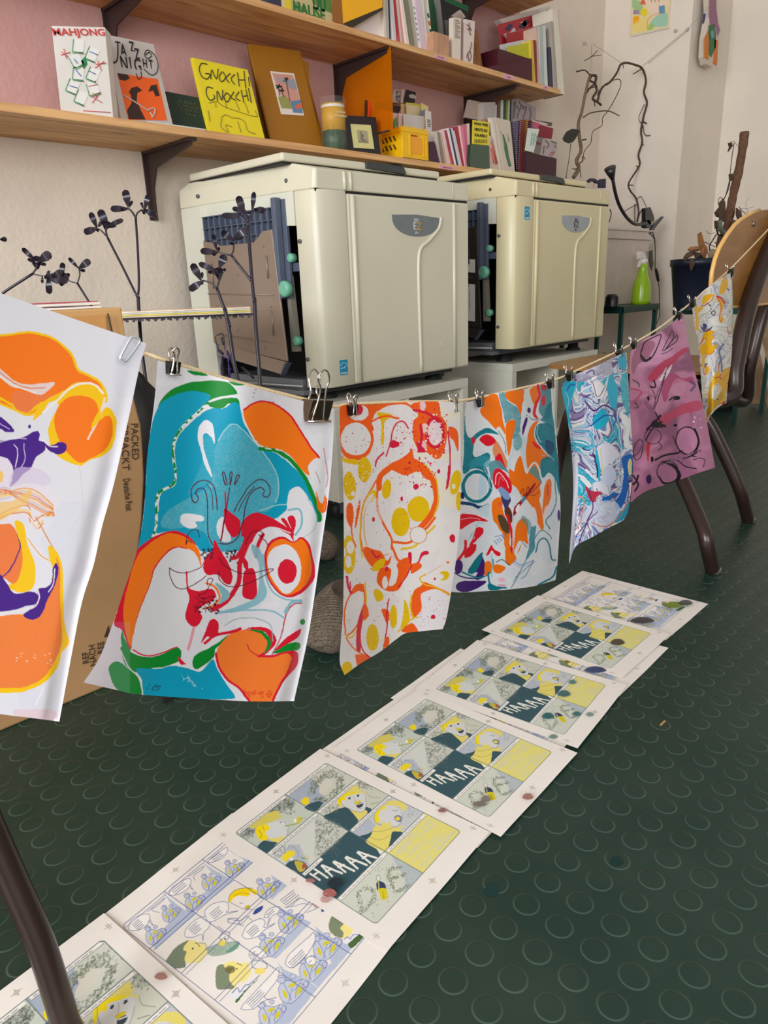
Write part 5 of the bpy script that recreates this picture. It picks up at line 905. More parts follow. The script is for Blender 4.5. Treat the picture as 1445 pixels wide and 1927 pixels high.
    p.poly([(1060,380),(1100,290),(1160,258),(1220,270),(1210,330),(1140,400),(1080,440)], (214,210,196)); p.poly([(850,520),(900,475),(940,490),(945,540),(920,565),(880,560)], (240,216,30)); p.poly([(915,580),(960,550),(1060,522),(1110,550),(1020,640),(900,600)], NV)
    p.scrib(50, (1080,560,1300,650), 12, 5, (110,118,100), 17, .8); p.scrib(40, (1180,110,1440,200), 10, 4, (120,126,118), 18, .7)
    # small figure panel
    p.poly([(1035,700),(1150,720),(1400,860),(1060,1150),(1040,950)], (184,188,170), .6, tex=.5); p.scrib(240, (1040,720,1330,1120), 14, 5, (96,104,100), 19, .75); p.scrib(70, (560,1000,700,1150), 13, 5, (120,128,150), 20, .7)
    p.poly([(660,1130),(720,1080),(770,1070),(760,1110),(710,1150),(700,1190),(670,1170)], (240,218,40)); p.line([(690,1080),(740,1025),(800,1040),(845,1090),(840,1140)], (120,120,120), 4); p.line([(880,1150),(960,1160)], (110,110,60), 7); p.ell(955,1145,28,18,(206,200,80),ring=6)
    p.T = (380, 1300, 2.157)
    p.poly([(345,672),(360,655),(385,650),(380,668),(362,680),(350,690)], (240,218,40)); p.poly([(352,700),(380,684),(420,690),(440,712),(420,740),(385,722),(355,712)], NV); p.poly([(385,690),(405,688),(432,702),(425,722),(405,725)], (200,180,70)); p.ell(372,680,9,7,(225,225,220)); p.ell(425,705,8,12,(178,84,52),.4)
    # captions, panel rules
    for i, (a, b) in enumerate(((0,s),(s,1))):
        for k in range(4): caption(A, F, a+.015, b-.015 if not (k == 2 and i == 0) else a+.2, r[k]+.004, r[k]+.026, k*2+i)
    for v in r[1:4]: A([(0,v),(1,v)], (96,112,118), 1.2)
    A([(s,0),(s,1)], (96,112,118), 1.2)
    frame_lines(A, (96,112,118), r, s)
    A([(.93,1.015),(.938,1.02),(.945,1.015),(.938,1.01),(.93,1.015)], (90,110,150), 1.0)
def paint_S(p, A, F):
    D = (70,82,140); LBL = (184,194,214); SK = (198,204,220); Yl = (214,204,40)
    # three columns of panels (u) by four rows (v)
    cs = [0, .335, .668, 1.0]; rs = [0, .215, .435, .655, 1.0]
    def bubble(pts, tail=None):
        p.poly(pts, (240,236,230)); p.line(list(pts)+[pts[0]], D, 4)
        if tail: p.line(tail, D, 4)
    def words(x, y, dx, dy, n, ln, sd, step=18):
        R = random.Random(sd)
        for k in range(n):
            u = 0
            while u < ln:
                l = R.uniform(8, 22); p.line([(x+dx*u-dy*0+k*step*.62, y+dy*u+k*step*.62), (x+dx*(u+l)+k*step*.62, y+dy*(u+l)+k*step*.62)], (60,68,110), 5, .9, 0); u += l+7
    def figure(cx, cy, k, sd, flip=1):
        """two sketched crouching figures on a blue ground"""
        R = random.Random(sd); q = lambda pts: [(cx+a*k*flip, cy+b*k) for a, b in pts]
        p.poly(q([(-100,-10),(-70,-60),(-20,-70),(30,-60),(80,-80),(130,-60),(110,-10),(60,50),(0,100),(-60,90),(-90,50)]), SK); 
        for pts in ([(-100,-10),(-70,-60),(-20,-70),(30,-60),(80,-80),(130,-60),(110,-10),(60,50),(0,100),(-60,90),(-90,50),(-100,-10)], [(-60,-50),(-30,10),(0,80)], [(30,-60),(0,0),(-20,90)], [(80,-80),(40,-10),(30,60)], [(-20,-20),(20,-40),(40,-20),(10,10)], [(60,-50),(100,-30),(70,20)]): p.line(q(pts), D, 3.5)
        p.ell(cx-75*k*flip, cy-80*k, 34*k, 30*k, SK); p.ell(cx-75*k*flip, cy-80*k, 34*k, 30*k, D, ring=3.5); p.line(q([(-90,-85),(-60,-95),(-50,-70)]), D, 4)
        p.ell(cx+10*k*flip, cy-100*k, 22*k, 18*k, SK); p.ell(cx+10*k*flip, cy-100*k, 22*k, 18*k, D, ring=3)
        p.ell(cx-50*k*flip, cy+30*k, 14*k, 34*k, Yl, -.4); p.ell(cx+5*k*flip, cy-38*k, 34*k, 13*k, Yl, -.4); p.ell(cx+58*k*flip, cy+5*k, 15*k, 38*k, Yl, .45)
        p.ell(cx+105*k*flip, cy-40*k, 18*k, 26*k, D, .5, ring=3)
    def ground(pts): p.poly(pts, LBL, smooth=0)
    p.T = ZC
    ground([(548,520),(640,600),(760,690),(890,715),(480,1075),(430,1000),(560,870),(660,760),(620,620)]); figure(620,730,.78,1); figure(470,940,.88,2)
    bubble([(215,880),(240,800),(330,740),(400,730),(425,760),(400,830),(330,880),(250,892)], [(410,800),(440,825),(455,840),(425,780)]); words(255,838,.62,-.55,5,90,1,20); p.line([(400,705),(560,580),(550,600),(480,660),(440,690),(515,715)], D, 4)
    ground([(925,225),(1020,290),(1150,360),(1250,405),(880,700),(830,660),(900,560),(1050,470),(1080,380),(980,280)]); figure(1010,430,.8,3); figure(850,620,.85,4)
    bubble([(605,540),(650,470),(760,400),(810,390),(825,430),(790,490),(700,540),(625,552)], [(810,450),(845,500),(825,480)]); words(640,510,.62,-.5,3,170,2,24); p.line([(800,370),(940,270),(930,300),(850,360),(865,405)], D, 4)
    ground([(1160,80),(1240,150),(1340,190),(1440,225),(1250,385),(1200,380),(1300,280),(1340,210)]); figure(1240,300,.82,5)
    bubble([(985,225),(1030,180),(1140,100),(1180,90),(1170,140),(1110,200),(1010,232)]); words(1020,195,.68,-.5,3,120,3,22)
    # big faces
    p.poly([(630,1135),(680,1060),(750,1000),(840,985),(900,1010),(960,1015),(975,1050),(985,1090),(960,1140),(900,1200),(700,1200)], (238,224,140)); p.poly([(560,1250),(600,1150),(680,1050),(760,1000),(800,985),(760,1040),(750,1080),(780,1100),(760,1160),(760,1250)], (120,134,110)); p.ell(840,1066,8,10,(30,34,60)); p.line([(865,1010),(890,1020),(905,1045)], (40,44,80), 6); p.line([(900,1010),(960,1018),(978,1050),(965,1075)], D, 4)
    p.poly([(990,1060),(1100,1010),(1200,1000),(1290,1000),(1280,1060),(1200,1110),(1060,1140),(990,1120)], (120,150,130), .8, tex=.4); p.poly([(1160,1100),(1285,1010),(1295,1030),(1230,1090)], (90,150,130), .8); p.line([(1085,850),(1150,900),(1200,920),(1160,1000),(1100,960),(1130,910)], D, 5); p.ell(1155,975,10,8,(30,34,60)); p.poly([(1100,985),(1160,1000),(1140,1040),(1100,1030)], (236,214,90))
    bubble([(760,930),(780,870),(880,780),(1010,760),(1000,860),(950,910),(940,990),(925,930),(850,955),(780,955)]); words(800,880,.6,-.55,5,110,4,22)
    p.poly([(1190,610),(1220,540),(1290,490),(1380,480),(1440,500),(1500,560),(1480,660),(1420,690),(1330,680),(1250,640)], (240,232,224)); p.poly([(1190,620),(1200,560),(1250,505),(1340,480),(1420,485),(1480,520),(1440,545),(1400,520),(1380,560),(1330,560),(1280,560),(1240,580),(1210,620)], (250,216,10)); p.line([(1190,620),(1200,560),(1250,505),(1340,480),(1420,485)], (70,70,70), 4); p.line([(1240,560),(1300,530),(1400,540)], (130,110,0), 3)
    p.line([(1200,620),(1280,660),(1330,685),(1420,690)], D, 4); p.poly([(1350,660),(1395,645),(1385,680),(1355,685)], (200,190,40)); p.line([(1295,630),(1325,630)], D, 4)
    bubble([(965,760),(960,700),(1030,640),(1120,615),(1180,630),(1190,690),(1170,720),(1280,705),(1150,745),(1050,800),(990,805)]); words(1005,735,.62,-.5,4,130,5,24)
    p.line([(1180,780),(1290,800),(1360,760),(1420,800)], D, 4); p.line([(1185,780),(1190,815),(1270,830),(1340,850)], D, 4)
    p.T = ZD
    p.poly([(300,350),(360,320),(350,360),(290,400),(270,390)], (48,78,150)); p.line([(45,470),(60,440),(130,440),(160,490),(240,410)], D, 4)
    ground([(430,30),(480,70),(610,110),(440,265),(400,200),(480,150)]); figure(400,170,.9,11)
    ground([(510,325),(600,380),(800,470),(480,800),(430,790),(560,600),(640,520)]); figure(600,470,1.0,12); figure(430,680,1.0,13)
    bubble([(170,590),(220,500),(300,450),(350,440),(380,470),(370,520),(470,480),(370,545),(310,600),(210,620)]); words(215,560,.6,-.52,4,120,6,22); bubble([(370,430),(390,380),(440,340),(510,330),(500,380),(440,420),(400,500),(415,430)]); words(395,405,.62,-.55,2,90,7,20)
    words(520,270,.66,-.52,5,170,8,24); p.line([(610,330),(700,250),(780,290),(860,330),(760,380)], D, 4); p.line([(560,335),(650,320),(720,300),(800,310)], D, 3); p.poly([(700,180),(730,190),(720,220),(705,210)], (246,214,10)); p.poly([(890,370),(900,320),(950,305),(960,320),(910,370)], (48,78,150)); p.ell(855,300,44,40,(176,140,130),a=.75)
    ground([(825,500),(900,560),(1050,640),(1180,690),(860,1060),(800,1010),(980,830),(900,640)]); figure(930,700,1.15,14); figure(800,900,1.1,15); bubble([(560,850),(600,760),(780,600),(820,560),(830,640),(740,790),(650,870),(600,880)]); words(590,840,.62,-.6,4,200,9,24); p.ell(797,818,46,40,(240,236,230)); p.ell(797,818,46,40,D,ring=4); words(778,835,.6,-.55,1,40,10)
    p.poly([(960,480),(1000,410),(1080,380),(1150,420),(1270,490),(1240,520),(1180,540),(1130,600),(1060,610),(980,570)], (242,228,140)); p.poly([(955,500),(980,420),(1040,385),(1065,390),(1050,440),(1090,480),(1060,520),(1090,560),(1080,605),(1030,600),(975,560)], (128,140,112)); p.ell(1020,395,36,32,(205,170,165),a=.8); p.ell(1117,453,10,7,(20,24,50)); p.poly([(1130,660),(1170,600),(1330,525),(1180,695)], (74,108,56)); p.poly([(1100,620),(1180,580),(1320,520),(1200,600),(1130,660)], (232,232,240)); p.line([(1100,620),(1130,600),(1150,620),(1180,580),(1230,580),(1250,545),(1300,530)], D, 5)
    ground([(495,835),(560,900),(700,960),(860,1060),(600,1390),(300,1390),(500,1250),(600,1080)]); figure(620,1080,1.2,16); figure(430,1300,1.1,17); bubble([(160,1250),(210,1180),(420,960),(500,880),(490,990),(380,1130),(400,1165),(480,1150),(360,1185),(280,1250),(190,1260)]); words(215,1200,.62,-.6,4,200,11,24)
    p.poly([(-40,1060),(-60,900),(0,850),(80,820),(160,840),(220,830),(250,900),(250,940),(200,1000),(130,1020),(100,1070),(20,1075)], (242,228,140)); p.poly([(-60,1060),(-60,880),(0,850),(20,880),(100,880),(60,930),(60,1000),(100,1060),(20,1075)], (128,140,112)); p.ell(65,895,46,36,(110,100,50),a=.7); p.ell(124,892,9,6,(20,24,50)); p.line([(125,840),(150,850),(170,860)], (40,44,60), 5); p.line([(260,820),(340,820),(395,850),(380,890),(270,880),(265,830)], D, 5); p.poly([(290,890),(380,890),(370,930),(300,940)], (242,222,120)); p.poly([(110,1180),(180,1100),(330,970),(200,1100),(130,1190)], (70,104,54)); p.poly([(80,1110),(180,1050),(320,960),(200,1080),(110,1170)], (232,232,240)); p.line([(80,1110),(130,1060),(150,1100),(200,1040),(240,1030),(330,950)], D, 6)
    bubble([(235,770),(250,720),(300,690),(330,700),(400,770),(330,800),(260,800)]); words(250,765,.62,-.5,3,50,12,18)
    p.T = (0,0,1)
    for k in range(3):
        for i in range(4): A([(cs[k]+.01, rs[i]+.022), (cs[k+1]-.01, rs[i]+.022)], D, .8)
    for v in (.215,.435,.655): A([(0,v),(1,v)], D, 1.1)
    for k, (u, a, b) in enumerate(((.335,0,1),(.668,0,1))): A([(u,a),(u,b)], D, 1.1)
    frame_lines(A, D, rs, None)
    A([(.93+.01*math.cos(t), 1.03+.008*math.sin(t)) for t in np.linspace(0, 6.3, 10)], D, 1.0)
MH = page_grid('H'); MS = page_grid('S')
def place(me, Lp, Tp, z, label):
    La, an = frame_T(Lp, Tp); o = bpy.data.objects.new('comic_proof_sheet', me); COL.objects.link(o)
    o.location = (La[0], La[1], z); o.rotation_euler = (0, 0, an); return tag(o, label, 'comic sheet', 'comic proof sheets laid on the floor')
def from_T(Tp, Bp):     # left corner from the top corner and a point on the upper edge
    t = onz(*Tp); m = onz(*Bp); d = (t-m); d /= np.linalg.norm(d); L = t-d*FW; x, y = proj(L[None]); return (x[0], y[0])
place(MH, from_T((193.8,1772.6), (52.6,1882.6)), (193.8,1772.6), .0022, 'nearest comic sheet with a big shouting face, crossed by the chair leg at lower left')
place(MS, (228.7,1744.7), (378,1621.7), .0003, 'comic sheet in blue line with crouching figures and green-haired heads, second from the front')
place(MH, AL, AT, .0022, 'HAAAA and DIE comic sheet third from the front, largest full one')
sx_, sy_ = proj(onz(630.6,1428)[None])
place(MS, (630.6,1428), (757,1337), .0004, 'blue-line comic sheet almost hidden between the two nearest HAAAA sheets')
place(MH, (671,1415), (799.6,1321), .0030, 'HAAAA and DIE comic sheet fourth from the front, with a dark smudge over one head')
place(MS, (775,1316), (885,1235), .0004, 'blue-line comic sheet peeking out before the HAAAA sheet with teal finger marks')
place(MH, (820,1301), (912,1226), .0038, 'HAAAA and DIE comic sheet with teal finger marks near its yellow panel')
place(MS, (926.7,1215.7), (1015,1156), .0004, 'blue-line comic sheet showing a row of heads before the farthest HAAAA sheet')
place(MH, (940.5,1191.5), (1021.9,1139.6), .0046, 'farthest HAAAA and DIE comic sheet with brown smudges')
place(MS, (1035.7,1131), (1106.6,1087.7), .0003, 'farthest comic sheet of all with pale blue panels')
# ink finger marks left on the sheets and floor
def smudge(px, py, rx, ry, col, z, label, alpha=.7):
    c = onz(px, py, z); a = onz(px+rx, py, z)-c; b = onz(px, py+ry, z)-c
    vs = [c+a*math.cos(t)*(1+.12*math.sin(3*t))+b*math.sin(t) for t in np.linspace(0, 2*math.pi, 18, endpoint=False)]
    n = 'smudge_%d_%d_%d' % col
    m = mat(n, col, .5, alpha=alpha, var=.2, scale=300)
    solo(MB().prism(vs, (0,0,.0002)), 'ink_smudge', m, label, 'ink smudge')
zt = .0068
for (x, y, rx, ry, c, l) in ((303,1837,12,7,(170,120,105),'red-brown ink smudge beside the nearest comic face'), (584,1657,9,4,(176,120,112),'small reddish smudge just left of the dark thumb mark'), (620,1680,13,8,(186,110,104),'larger reddish ink smudge below the letters HAAAA'), (612,1692,9,7,(205,160,155),'pale pink ink smudge touching the larger reddish one'), (631,1661,15,9,(34,48,60),'dark ink thumb mark on the lower HAAAA panel'),
    (832,1525,8,4,(150,100,92),'brown smudge right of the third comic sheet top edge'), (993,1499,10,6,(170,120,105),'round brown smudge at the right margin of the fourth comic sheet'), (914,1503,9,6,(140,128,118),'grey smudge over the letter D on the fourth sheet'), (902,1513,13,5,(130,120,112),'faint grey smudge below the letter D on the fourth sheet'),
    (1031,1347,11,6,(40,110,110),'teal smudge left of the word DIE on the teal marked sheet'), (1085,1343,8,4,(60,120,116),'teal smudge right of the word DIE'), (1061,1305,12,6,(70,120,116),'teal smudge across the yellow scarf panel'), (1110,1344,7,4,(130,160,150),'pale teal smudge on the right margin'), (1077,1283,7,4,(90,140,140),'small teal smudge beside the farthest yellow panel'), (1041,1386,8,4,(120,150,140),'pale teal smudge at the sheet bottom margin'),
    (1162,1208,13,6,(98,84,68),'brown smudge on the farthest DIE sheet'), (1208,1167,22,6,(70,66,70),'long dark smudge on the farthest blue sheet'), (1290,1134,13,5,(80,90,88),'grey-green smudge at the far right corner of the strip'), (1120,1260,20,6,(60,76,120),'blue ink smear at the near edge of the farthest HAAAA sheet'), (1268,1138,16,6,(130,150,60),'olive smudge near the far corner'), (925,1675,14,12,(14,60,58),'dark teal ink spot on the green floor right of the comic strip'), (1160,1620,12,9,(10,56,52),'dark teal ink spot farther right on the green floor')):
    smudge(x, y, rx, ry, c, zt if 'floor' not in l else .0004, l)
# ================= CHAIRS =================
FWD = CR @ np.array([0, 0, -1.0])
def PD(px, py, D): return C0 + ray(px, py)*(D/FPX)
TUBE = mat('brown_enamel_tube', (50, 34, 30), .32, .25, var=.08, scale=20, coat=.3)
PLY = wood_mat('beech_plywood', (132, 88, 40), (154, 106, 54), (3, 3, 12), .35); PLYE = mat('plywood_edge', (222, 172, 100), .4)
CAP = mat('worn_steel_cap', (150, 140, 130), .35, .8)
def chair(label):
    t = thing('school_chair', (1.95, .86, 0), label, 'chair')
    def leg(pts, r=.0165):
        o = MB().tube(catmull(pts, 6), r, 14).build('leg', TUBE, t); a = pts[-1]
        sub(MB().lathe([(r*1.02, 0), (r*1.12, .003), (r*1.05, .010), (r*1.0, .012)], (a[0], a[1], 0), 'z', 16), 'foot_cap', CAP, o); return o
    f1 = onz(1342, 1077); f2 = onz(1408, 982); f3 = onz(1030, 1000)
    leg([(1.83,.80,.425), tuple(ony(1258,850,.72)), tuple(ony(1285,905,.665)), tuple(ony(1322,992,.585)), tuple(ony(1331,1030,.566)), (f1[0], f1[1], 0.0)])
    leg([tuple(ony(1320,780,.74)), tuple(ony(1338,805,.715)), tuple(ony(1372,875,.665)), tuple(ony(1392,922,.635)), tuple(ony(1400,950,.627)), (f2[0], f2[1], 0.0)])
    leg([(1.80,.98,.425), tuple(ony(1073,775,1.0)), tuple(ony(1050,870,1.05)), tuple(ony(1035,955,1.03)), (f3[0], f3[1], 0.0)])
    leg([(2.02,1.0,.425), (2.07,1.10,.2), (2.11,1.14,.08), (2.13,1.15,0.0)])
    # back tubes rising from under the seat
    MB().tube(catmull([(1.80,.88,.42), (1.70,.70,.395), tuple(ony(1372,748,.635)), tuple(ony(1384,690,.64)), tuple(ony(1402,600,.645)), tuple(ony(1424,530,.648)), tuple(ony(1448,470,.65)), tuple(ony(1480,400,.65))], 6), .0205, 16).build('back_tube', TUBE, t)
    MB().tube(catmull([(2.0,.9,.42), (1.98,.76,.395), tuple(ony(1398,755,.715)), tuple(ony(1410,690,.70)), tuple(ony(1432,600,.69)), tuple(ony(1460,520,.685)), tuple(ony(1500,450,.68))], 6), .0185, 14).build('back_tube', TUBE, t)
    MB().tube([(1.80,.78,.424), (1.80,1.02,.424), (2.06,1.02,.424), (2.06,.78,.424), (1.80,.78,.424)], .012, 10).build('seat_frame', TUBE, t)
    # seat: rounded plywood
    z = .438; ring = []
    cx, cy, w, d = 1.955, .905, .215, .225
    for k in range(40):
        a = 2*math.pi*k/40; c, s = math.cos(a), math.sin(a); e = .42
        ring.append((cx+w*abs(c)**e*(1 if c > 0 else -1), cy+d*abs(s)**e*(1 if s > 0 else -1)))
    mb = MB(); n = 40
    V = []
    for j, (sc_, dz) in enumerate(((0, -.004), (.5, -.002), (.85, 0), (1, -.003))):
        for (x, y) in ring: V.append((cx+(x-cx)*sc_, cy+(y-cy)*sc_, z+.010+dz))
    for (x, y) in ring: V.append((x, y, z-.001))
    for (x, y) in ring: V.append((cx+(x-cx)*.02, cy+(y-cy)*.02, z-.001))
    F = [(j*n+k, j*n+(k+1) % n, (j+1)*n+(k+1) % n, (j+1)*n+k) for j in range(5) for k in range(n)]
    mb.add(V, F, False); mb.build('seat', PLY, t)
    # backrest: rounded plywood board behind the tubes
    yb = .668; o2 = [(1445,394),(1432,396),(1415,402),(1396,414),(1385,424),(1370,444),(1356,468),(1348,490),(1343,512),(1341,535),(1343,560),(1350,573),(1365,576),(1396,577)]
    L = [ony(a, b, yb) for a, b in o2]; xm = L[0][0]+.012
    pts = L+[np.array([2*xm-p[0], yb, p[2]]) for p in L[::-1]]
    b = MB().prism(pts, (0, .009, 0)).build('backrest', PLY, t, bevel=.002)
    e = MB().tube([p+np.array([0, .0045, 0]) for p in pts[1:-1]], .0052, 8); sub(e, 'edge', PLYE, b)
    for (px, py) in ((1418, 421),): q = ony(px, py, yb-.001); sub(MB().lathe([(.007, -.002), (.006, .002)], tuple(q), 'y', 12), 'screw', CAP, b)
    return t
ch = chair('brown wooden school chair on bent brown tubes at the right, string tied to its back')
# near chair: only one leg reaches into the picture
t = thing('school_chair', (.12, .55, 0), 'nearest chair, only its brown tube leg shows at the lower left', 'chair')
fa = onz(163, 1990)
lp = [PD(-140, 1300, .60), PD(-62, 1460, .615), PD(-18, 1560, .625), PD(26, 1660, .635), PD(74, 1770, .645), PD(104, 1860, .652), PD(128, 1935, .657), (fa[0], fa[1], 0)]
o = MB().tube(catmull(lp, 8), .0125, 18).build('leg', TUBE, t)
sub(MB().lathe([(.0130, 0), (.0142, .003), (.0135, .012)], (fa[0], fa[1], 0), 'z', 16), 'foot_cap', CAP, o)
top = Vector(lp[0]); dx = Vector((-.9, .1, 0)).normalized(); s0 = top+Vector((-.02, 0, .05))
MB().tube([lp[0], tuple(s0), tuple(s0+dx*.36), tuple(s0+dx*.40+Vector((0,0,-.12)))], .0125, 12).build('seat_frame', TUBE, t)
# ================= CARDBOARD BOX =================
CARD = mat('cardboard', (176, 136, 92), .8, var=.07, scale=9, bump=.1); CARDL = mat('cardboard_light', (206, 160, 104), .8, var=.06, scale=9); PRN = mat('box_print', (64, 48, 34), .8)
yb = 1.17
t = thing('cardboard_box', (.22, yb, 0), 'tall brown cardboard parcel standing behind the leftmost print', 'box')
cols = [onz(-120, 1420), onz(0, 1368), onz(130, 1328), onz(165, 1312), onz(205, 1300), onz(225, 1290)]
R_ = [(225,1288),(243,1180),(256,1080),(268,980),(272,900),(270,850),(266,800),(252,745),(240,700),(232,655)]
Rp = [ony(a, b, yb) for a, b in R_]; Rp[0][2] = 0
Lx = -.25
MB().prism([(Lx, yb, 0)]+[tuple(p) for p in Rp]+[(Lx, yb, Rp[-1][2])], (0, .07, 0)).build('front_panel', CARD, t, bevel=.004)
zt0 = ony(150, 582, yb+.03)[2]
MB().box(Lx, ony(232, 600, yb+.03)[0], yb+.03, yb+.20, Rp[-1][2]-.05, zt0).build('upper_box', CARDL, t, bevel=.003)
MB().prism([ony(a, b, yb+.028) for a, b in ((60,640),(202,655),(196,592),(120,598),(60,592))], (0,-.004,0)).build('flap', mat('cardboard_orange', (200, 146, 84), .75), t)
MB().tube([ony(203,590,yb+.022), ony(214,640,yb+.022)], .0015, 6).build('fold', PRN, t)
for txt, a, b, sz in (('PACKED', (252,800), (254,862), .018), ('VERPACKT', (233,790), (236,882), .018), ('Deutsche Post', (236,893), (243,968), .017)):
    A_ = ony(*a, yb-.001); B_ = ony(*b, yb-.001); c = (A_+B_)/2; d = B_-A_
    lettering(txt, sz, tuple(c), (d[0], 0, d[2]), (-d[2]*-1, 0, d[0]) if False else (-d[2], 0, d[0]), PRN, t, sx=np.linalg.norm(d)/(len(txt)*sz*.56))
for k, txt in enumerate(('REF', 'NACH', 'REE')):
    a = ((163,1258),(177,1262),(190,1235))[k]; b = ((160,1218),(172,1204),(190,1203))[k]
    A_ = ony(*a, yb-.001); B_ = ony(*b, yb-.001); c = (A_+B_)/2; d = B_-A_
    lettering(txt, .016, tuple(c), (d[0], 0, d[2]), (-d[2], 0, d[0]), PRN, t, sx=.9)
MB().prism([ony(a, b, yb-.0012) for a, b in ((196,1200),(209,1196),(204,1177))], (0, .001, 0)).build('arrow_mark', PRN, t)
# magazines on top of the box
for i, (c, x1, dz) in enumerate((((236,232,226), 148, 0), ((120, 20, 40), 146, .004), ((238,234,228), 150, .006), ((30,26,30), 152, .0105), ((190,60,84), 145, .012))):
    pass
pl = [((240,236,230),'white magazine lying second from the top on the cardboard parcel',153,583,579),((70,24,30),'dark red thin booklet between the white magazines on the parcel',151,578,577),((238,232,226),'thicker white magazine under the pink one on the parcel',150,577,572),((196,70,90),'pink-red magazine topmost on the cardboard parcel',147,572,570)]
for c, lab, xr, y1, y0 in pl:
    z1_, z0_ = ony(xr, y0, 1.30)[2], ony(xr, y1, 1.30)[2]; xr_ = ony(xr, y0, 1.30)[0]
    solo(MB().box(xr_-.36, xr_, 1.22, 1.36, zt0+.0005+(z0_-ony(153,583,1.30)[2]), zt0+(z1_-ony(153,583,1.30)[2])), 'magazine', mat('mag_%d_%d_%d' % c, c, .4), lab, 'magazine', 'magazines on the cardboard parcel')
# black bag behind
mb = MB(); rr_ = random.Random(3)
pts = [(262,742),(275,748),(290,742),(300,760),(300,900),(285,1000),(262,1050),(258,900)]
c0 = PD(285, 860, 1.62)
mb.ball((c0[0]+.02, c0[1]+.08, .255), .12, 20, 14, .12, (.8, .6, 2.1))
solo(mb, 'black_bag', mat('black_bag_fabric', (34, 30, 34), .5, bump=.4, bscale=30), 'crumpled black bag standing between the parcel and the second print', 'bag', subsurf=1)
# ================= METAL PLANT STAND =================
BM = mat('black_lacquered_metal', (44, 38, 50), .3, .35, var=.1, coat=.3); BPU = mat('purple_black_lacquer', (44, 36, 78), .3, .3, coat=.3)
t = thing('plant_stand', tuple(PD(479, 640, 1.6)*np.array([1,1,0])), 'black metal stand with sculpted leaf stems beside the front printing machine', 'metal stand')
def stem(paths, rpx, leaves, D, m=BM, name='stem'):
    s = MB()
    for i, p in enumerate(paths): s.tube(catmull([PD(a, b, D) for a, b in p], 5), (rpx[i] if hasattr(rpx, '__len__') else rpx)*D/FPX, 8)
    o = s.build(name, m, t)
    for (a, b, w_) in leaves:
        A_ = np.array(a, float); B_ = np.array(b, float); d = B_-A_; n = np.array([-d[1], d[0]])/np.hypot(*d); P_ = []
        for k in range(15):
            tt = k/14; P_.append((A_+d*tt, w_*.5*(min(1, (.25+tt*1.5))*(1-max(0, (tt-.72)/.28)**2.6)**.5 if tt < 1 else .0)))
        up = [q+n*r for q, r in P_]; dn = [q-n*r for q, r in P_][::-1]; ring = up+dn
        bend = lambda i: .012*math.sin(math.pi*(i if i < 15 else 29-i)/14)
        vs = [PD(q[0], q[1], D+bend(i)) for i, q in enumerate(ring)]
        mb = MB(); N_ = len(vs); V = vs+[v+FWD*.0022 for v in vs]
        F = []
        for k in range(14): F.append((k, k+1, N_-2-k, N_-1-k)); F.append((N_+k, N_+N_-1-k, N_+N_-2-k, N_+k+1))
        for k in range(N_): F.append((k, (k+1) % N_, N_+(k+1) % N_, N_+k))
        mb.add(V, F, False); lo = sub(mb, 'leaf', m, o)
def z(off, s): return lambda L: [tuple((off[0]+a/s, off[1]+b/s)) for a, b in L]
zr = z((340, 350), 7.1375); zl = z((140, 340), 7.4125); zz_ = z((0, 420), 5.5577)
def lv(zf, L): return [(zf([a])[0], zf([b])[0], w_) for a, b, w_ in L]
stem([zr([(1010,1900),(990,1600),(960,1290),(930,900),(905,530)])+[], zr([(990,1500),(1010,1927)])+[(488,700),(492,790),(495,900)], zr([(960,1290),(820,1110),(680,930)]), zr([(905,530),(860,460),(790,400)]), zr([(905,530),(920,430),(990,320)]), zr([(680,930),(710,860),(710,790)]), zr([(680,930),(580,915),(500,880)])], [3.4,3.8,2.6,2,2,1.6,1.6],
    lv(zr, [((850,400),(545,395),11),((850,380),(770,130),14),((880,330),(690,300),9),((960,330),(985,75),9),((980,310),(1135,330),12),((900,440),(930,340),9),((720,740),(545,610),13),((700,720),(900,570),13),((720,720),(830,700),5),((720,780),(665,765),5),((500,890),(260,870),12),((480,860),(435,645),8),((490,890),(425,925),6),((500,880),(515,820),5)]), 1.60)
stem([zr([(660,1900),(600,1680),(560,1580),(485,1370)])+[], zr([(590,1640),(650,1927)])+[(440,680),(455,760),(462,900)], zr([(485,1370),(400,1300),(300,1270)]), zr([(485,1370),(520,1260),(530,1180)])], [3.2,3.8,1.6,2],
    lv(zr, [((300,1270),(110,1400),13),((270,1260),(150,1040),14),((290,1240),(285,1155),5),((300,1270),(275,1320),5),((520,1260),(500,1090),16),((500,1150),(240,1035),11),((520,1090),(590,925),15),((500,1180),(360,1150),5),((530,1170),(605,1110),6)]), 1.56)
stem([zl([(885,1640),(900,1400),(880,900),(855,520)]), zl([(885,1640),(700,1260),(465,800)]), zl([(890,1620),(895,1740)])+[(265,640),(272,700),(282,770),(292,900)], zl([(855,520),(800,430),(740,380)]), zl([(855,520),(880,450),(950,400)]), zl([(465,800),(400,720),(330,670)]), zl([(465,800),(440,700),(450,640)])], [2.3,2.2,3.4,1.8,1.6,1.5,1.8],
    lv(zl, [((740,390),(500,390),12),((750,360),(705,125),14),((740,400),(645,405),5),((760,370),(805,280),5),((960,400),(1140,480),12),((980,390),(1030,190),10),((960,390),(930,300),5),((940,410),(980,465),5),((320,660),(130,720),13),((310,650),(220,440),11),((330,640),(380,570),7),((460,660),(350,400),15),((440,640),(680,540),9),((460,650),(580,625),5),((430,680),(460,560),16),((330,680),(310,705),6)]), 1.75)
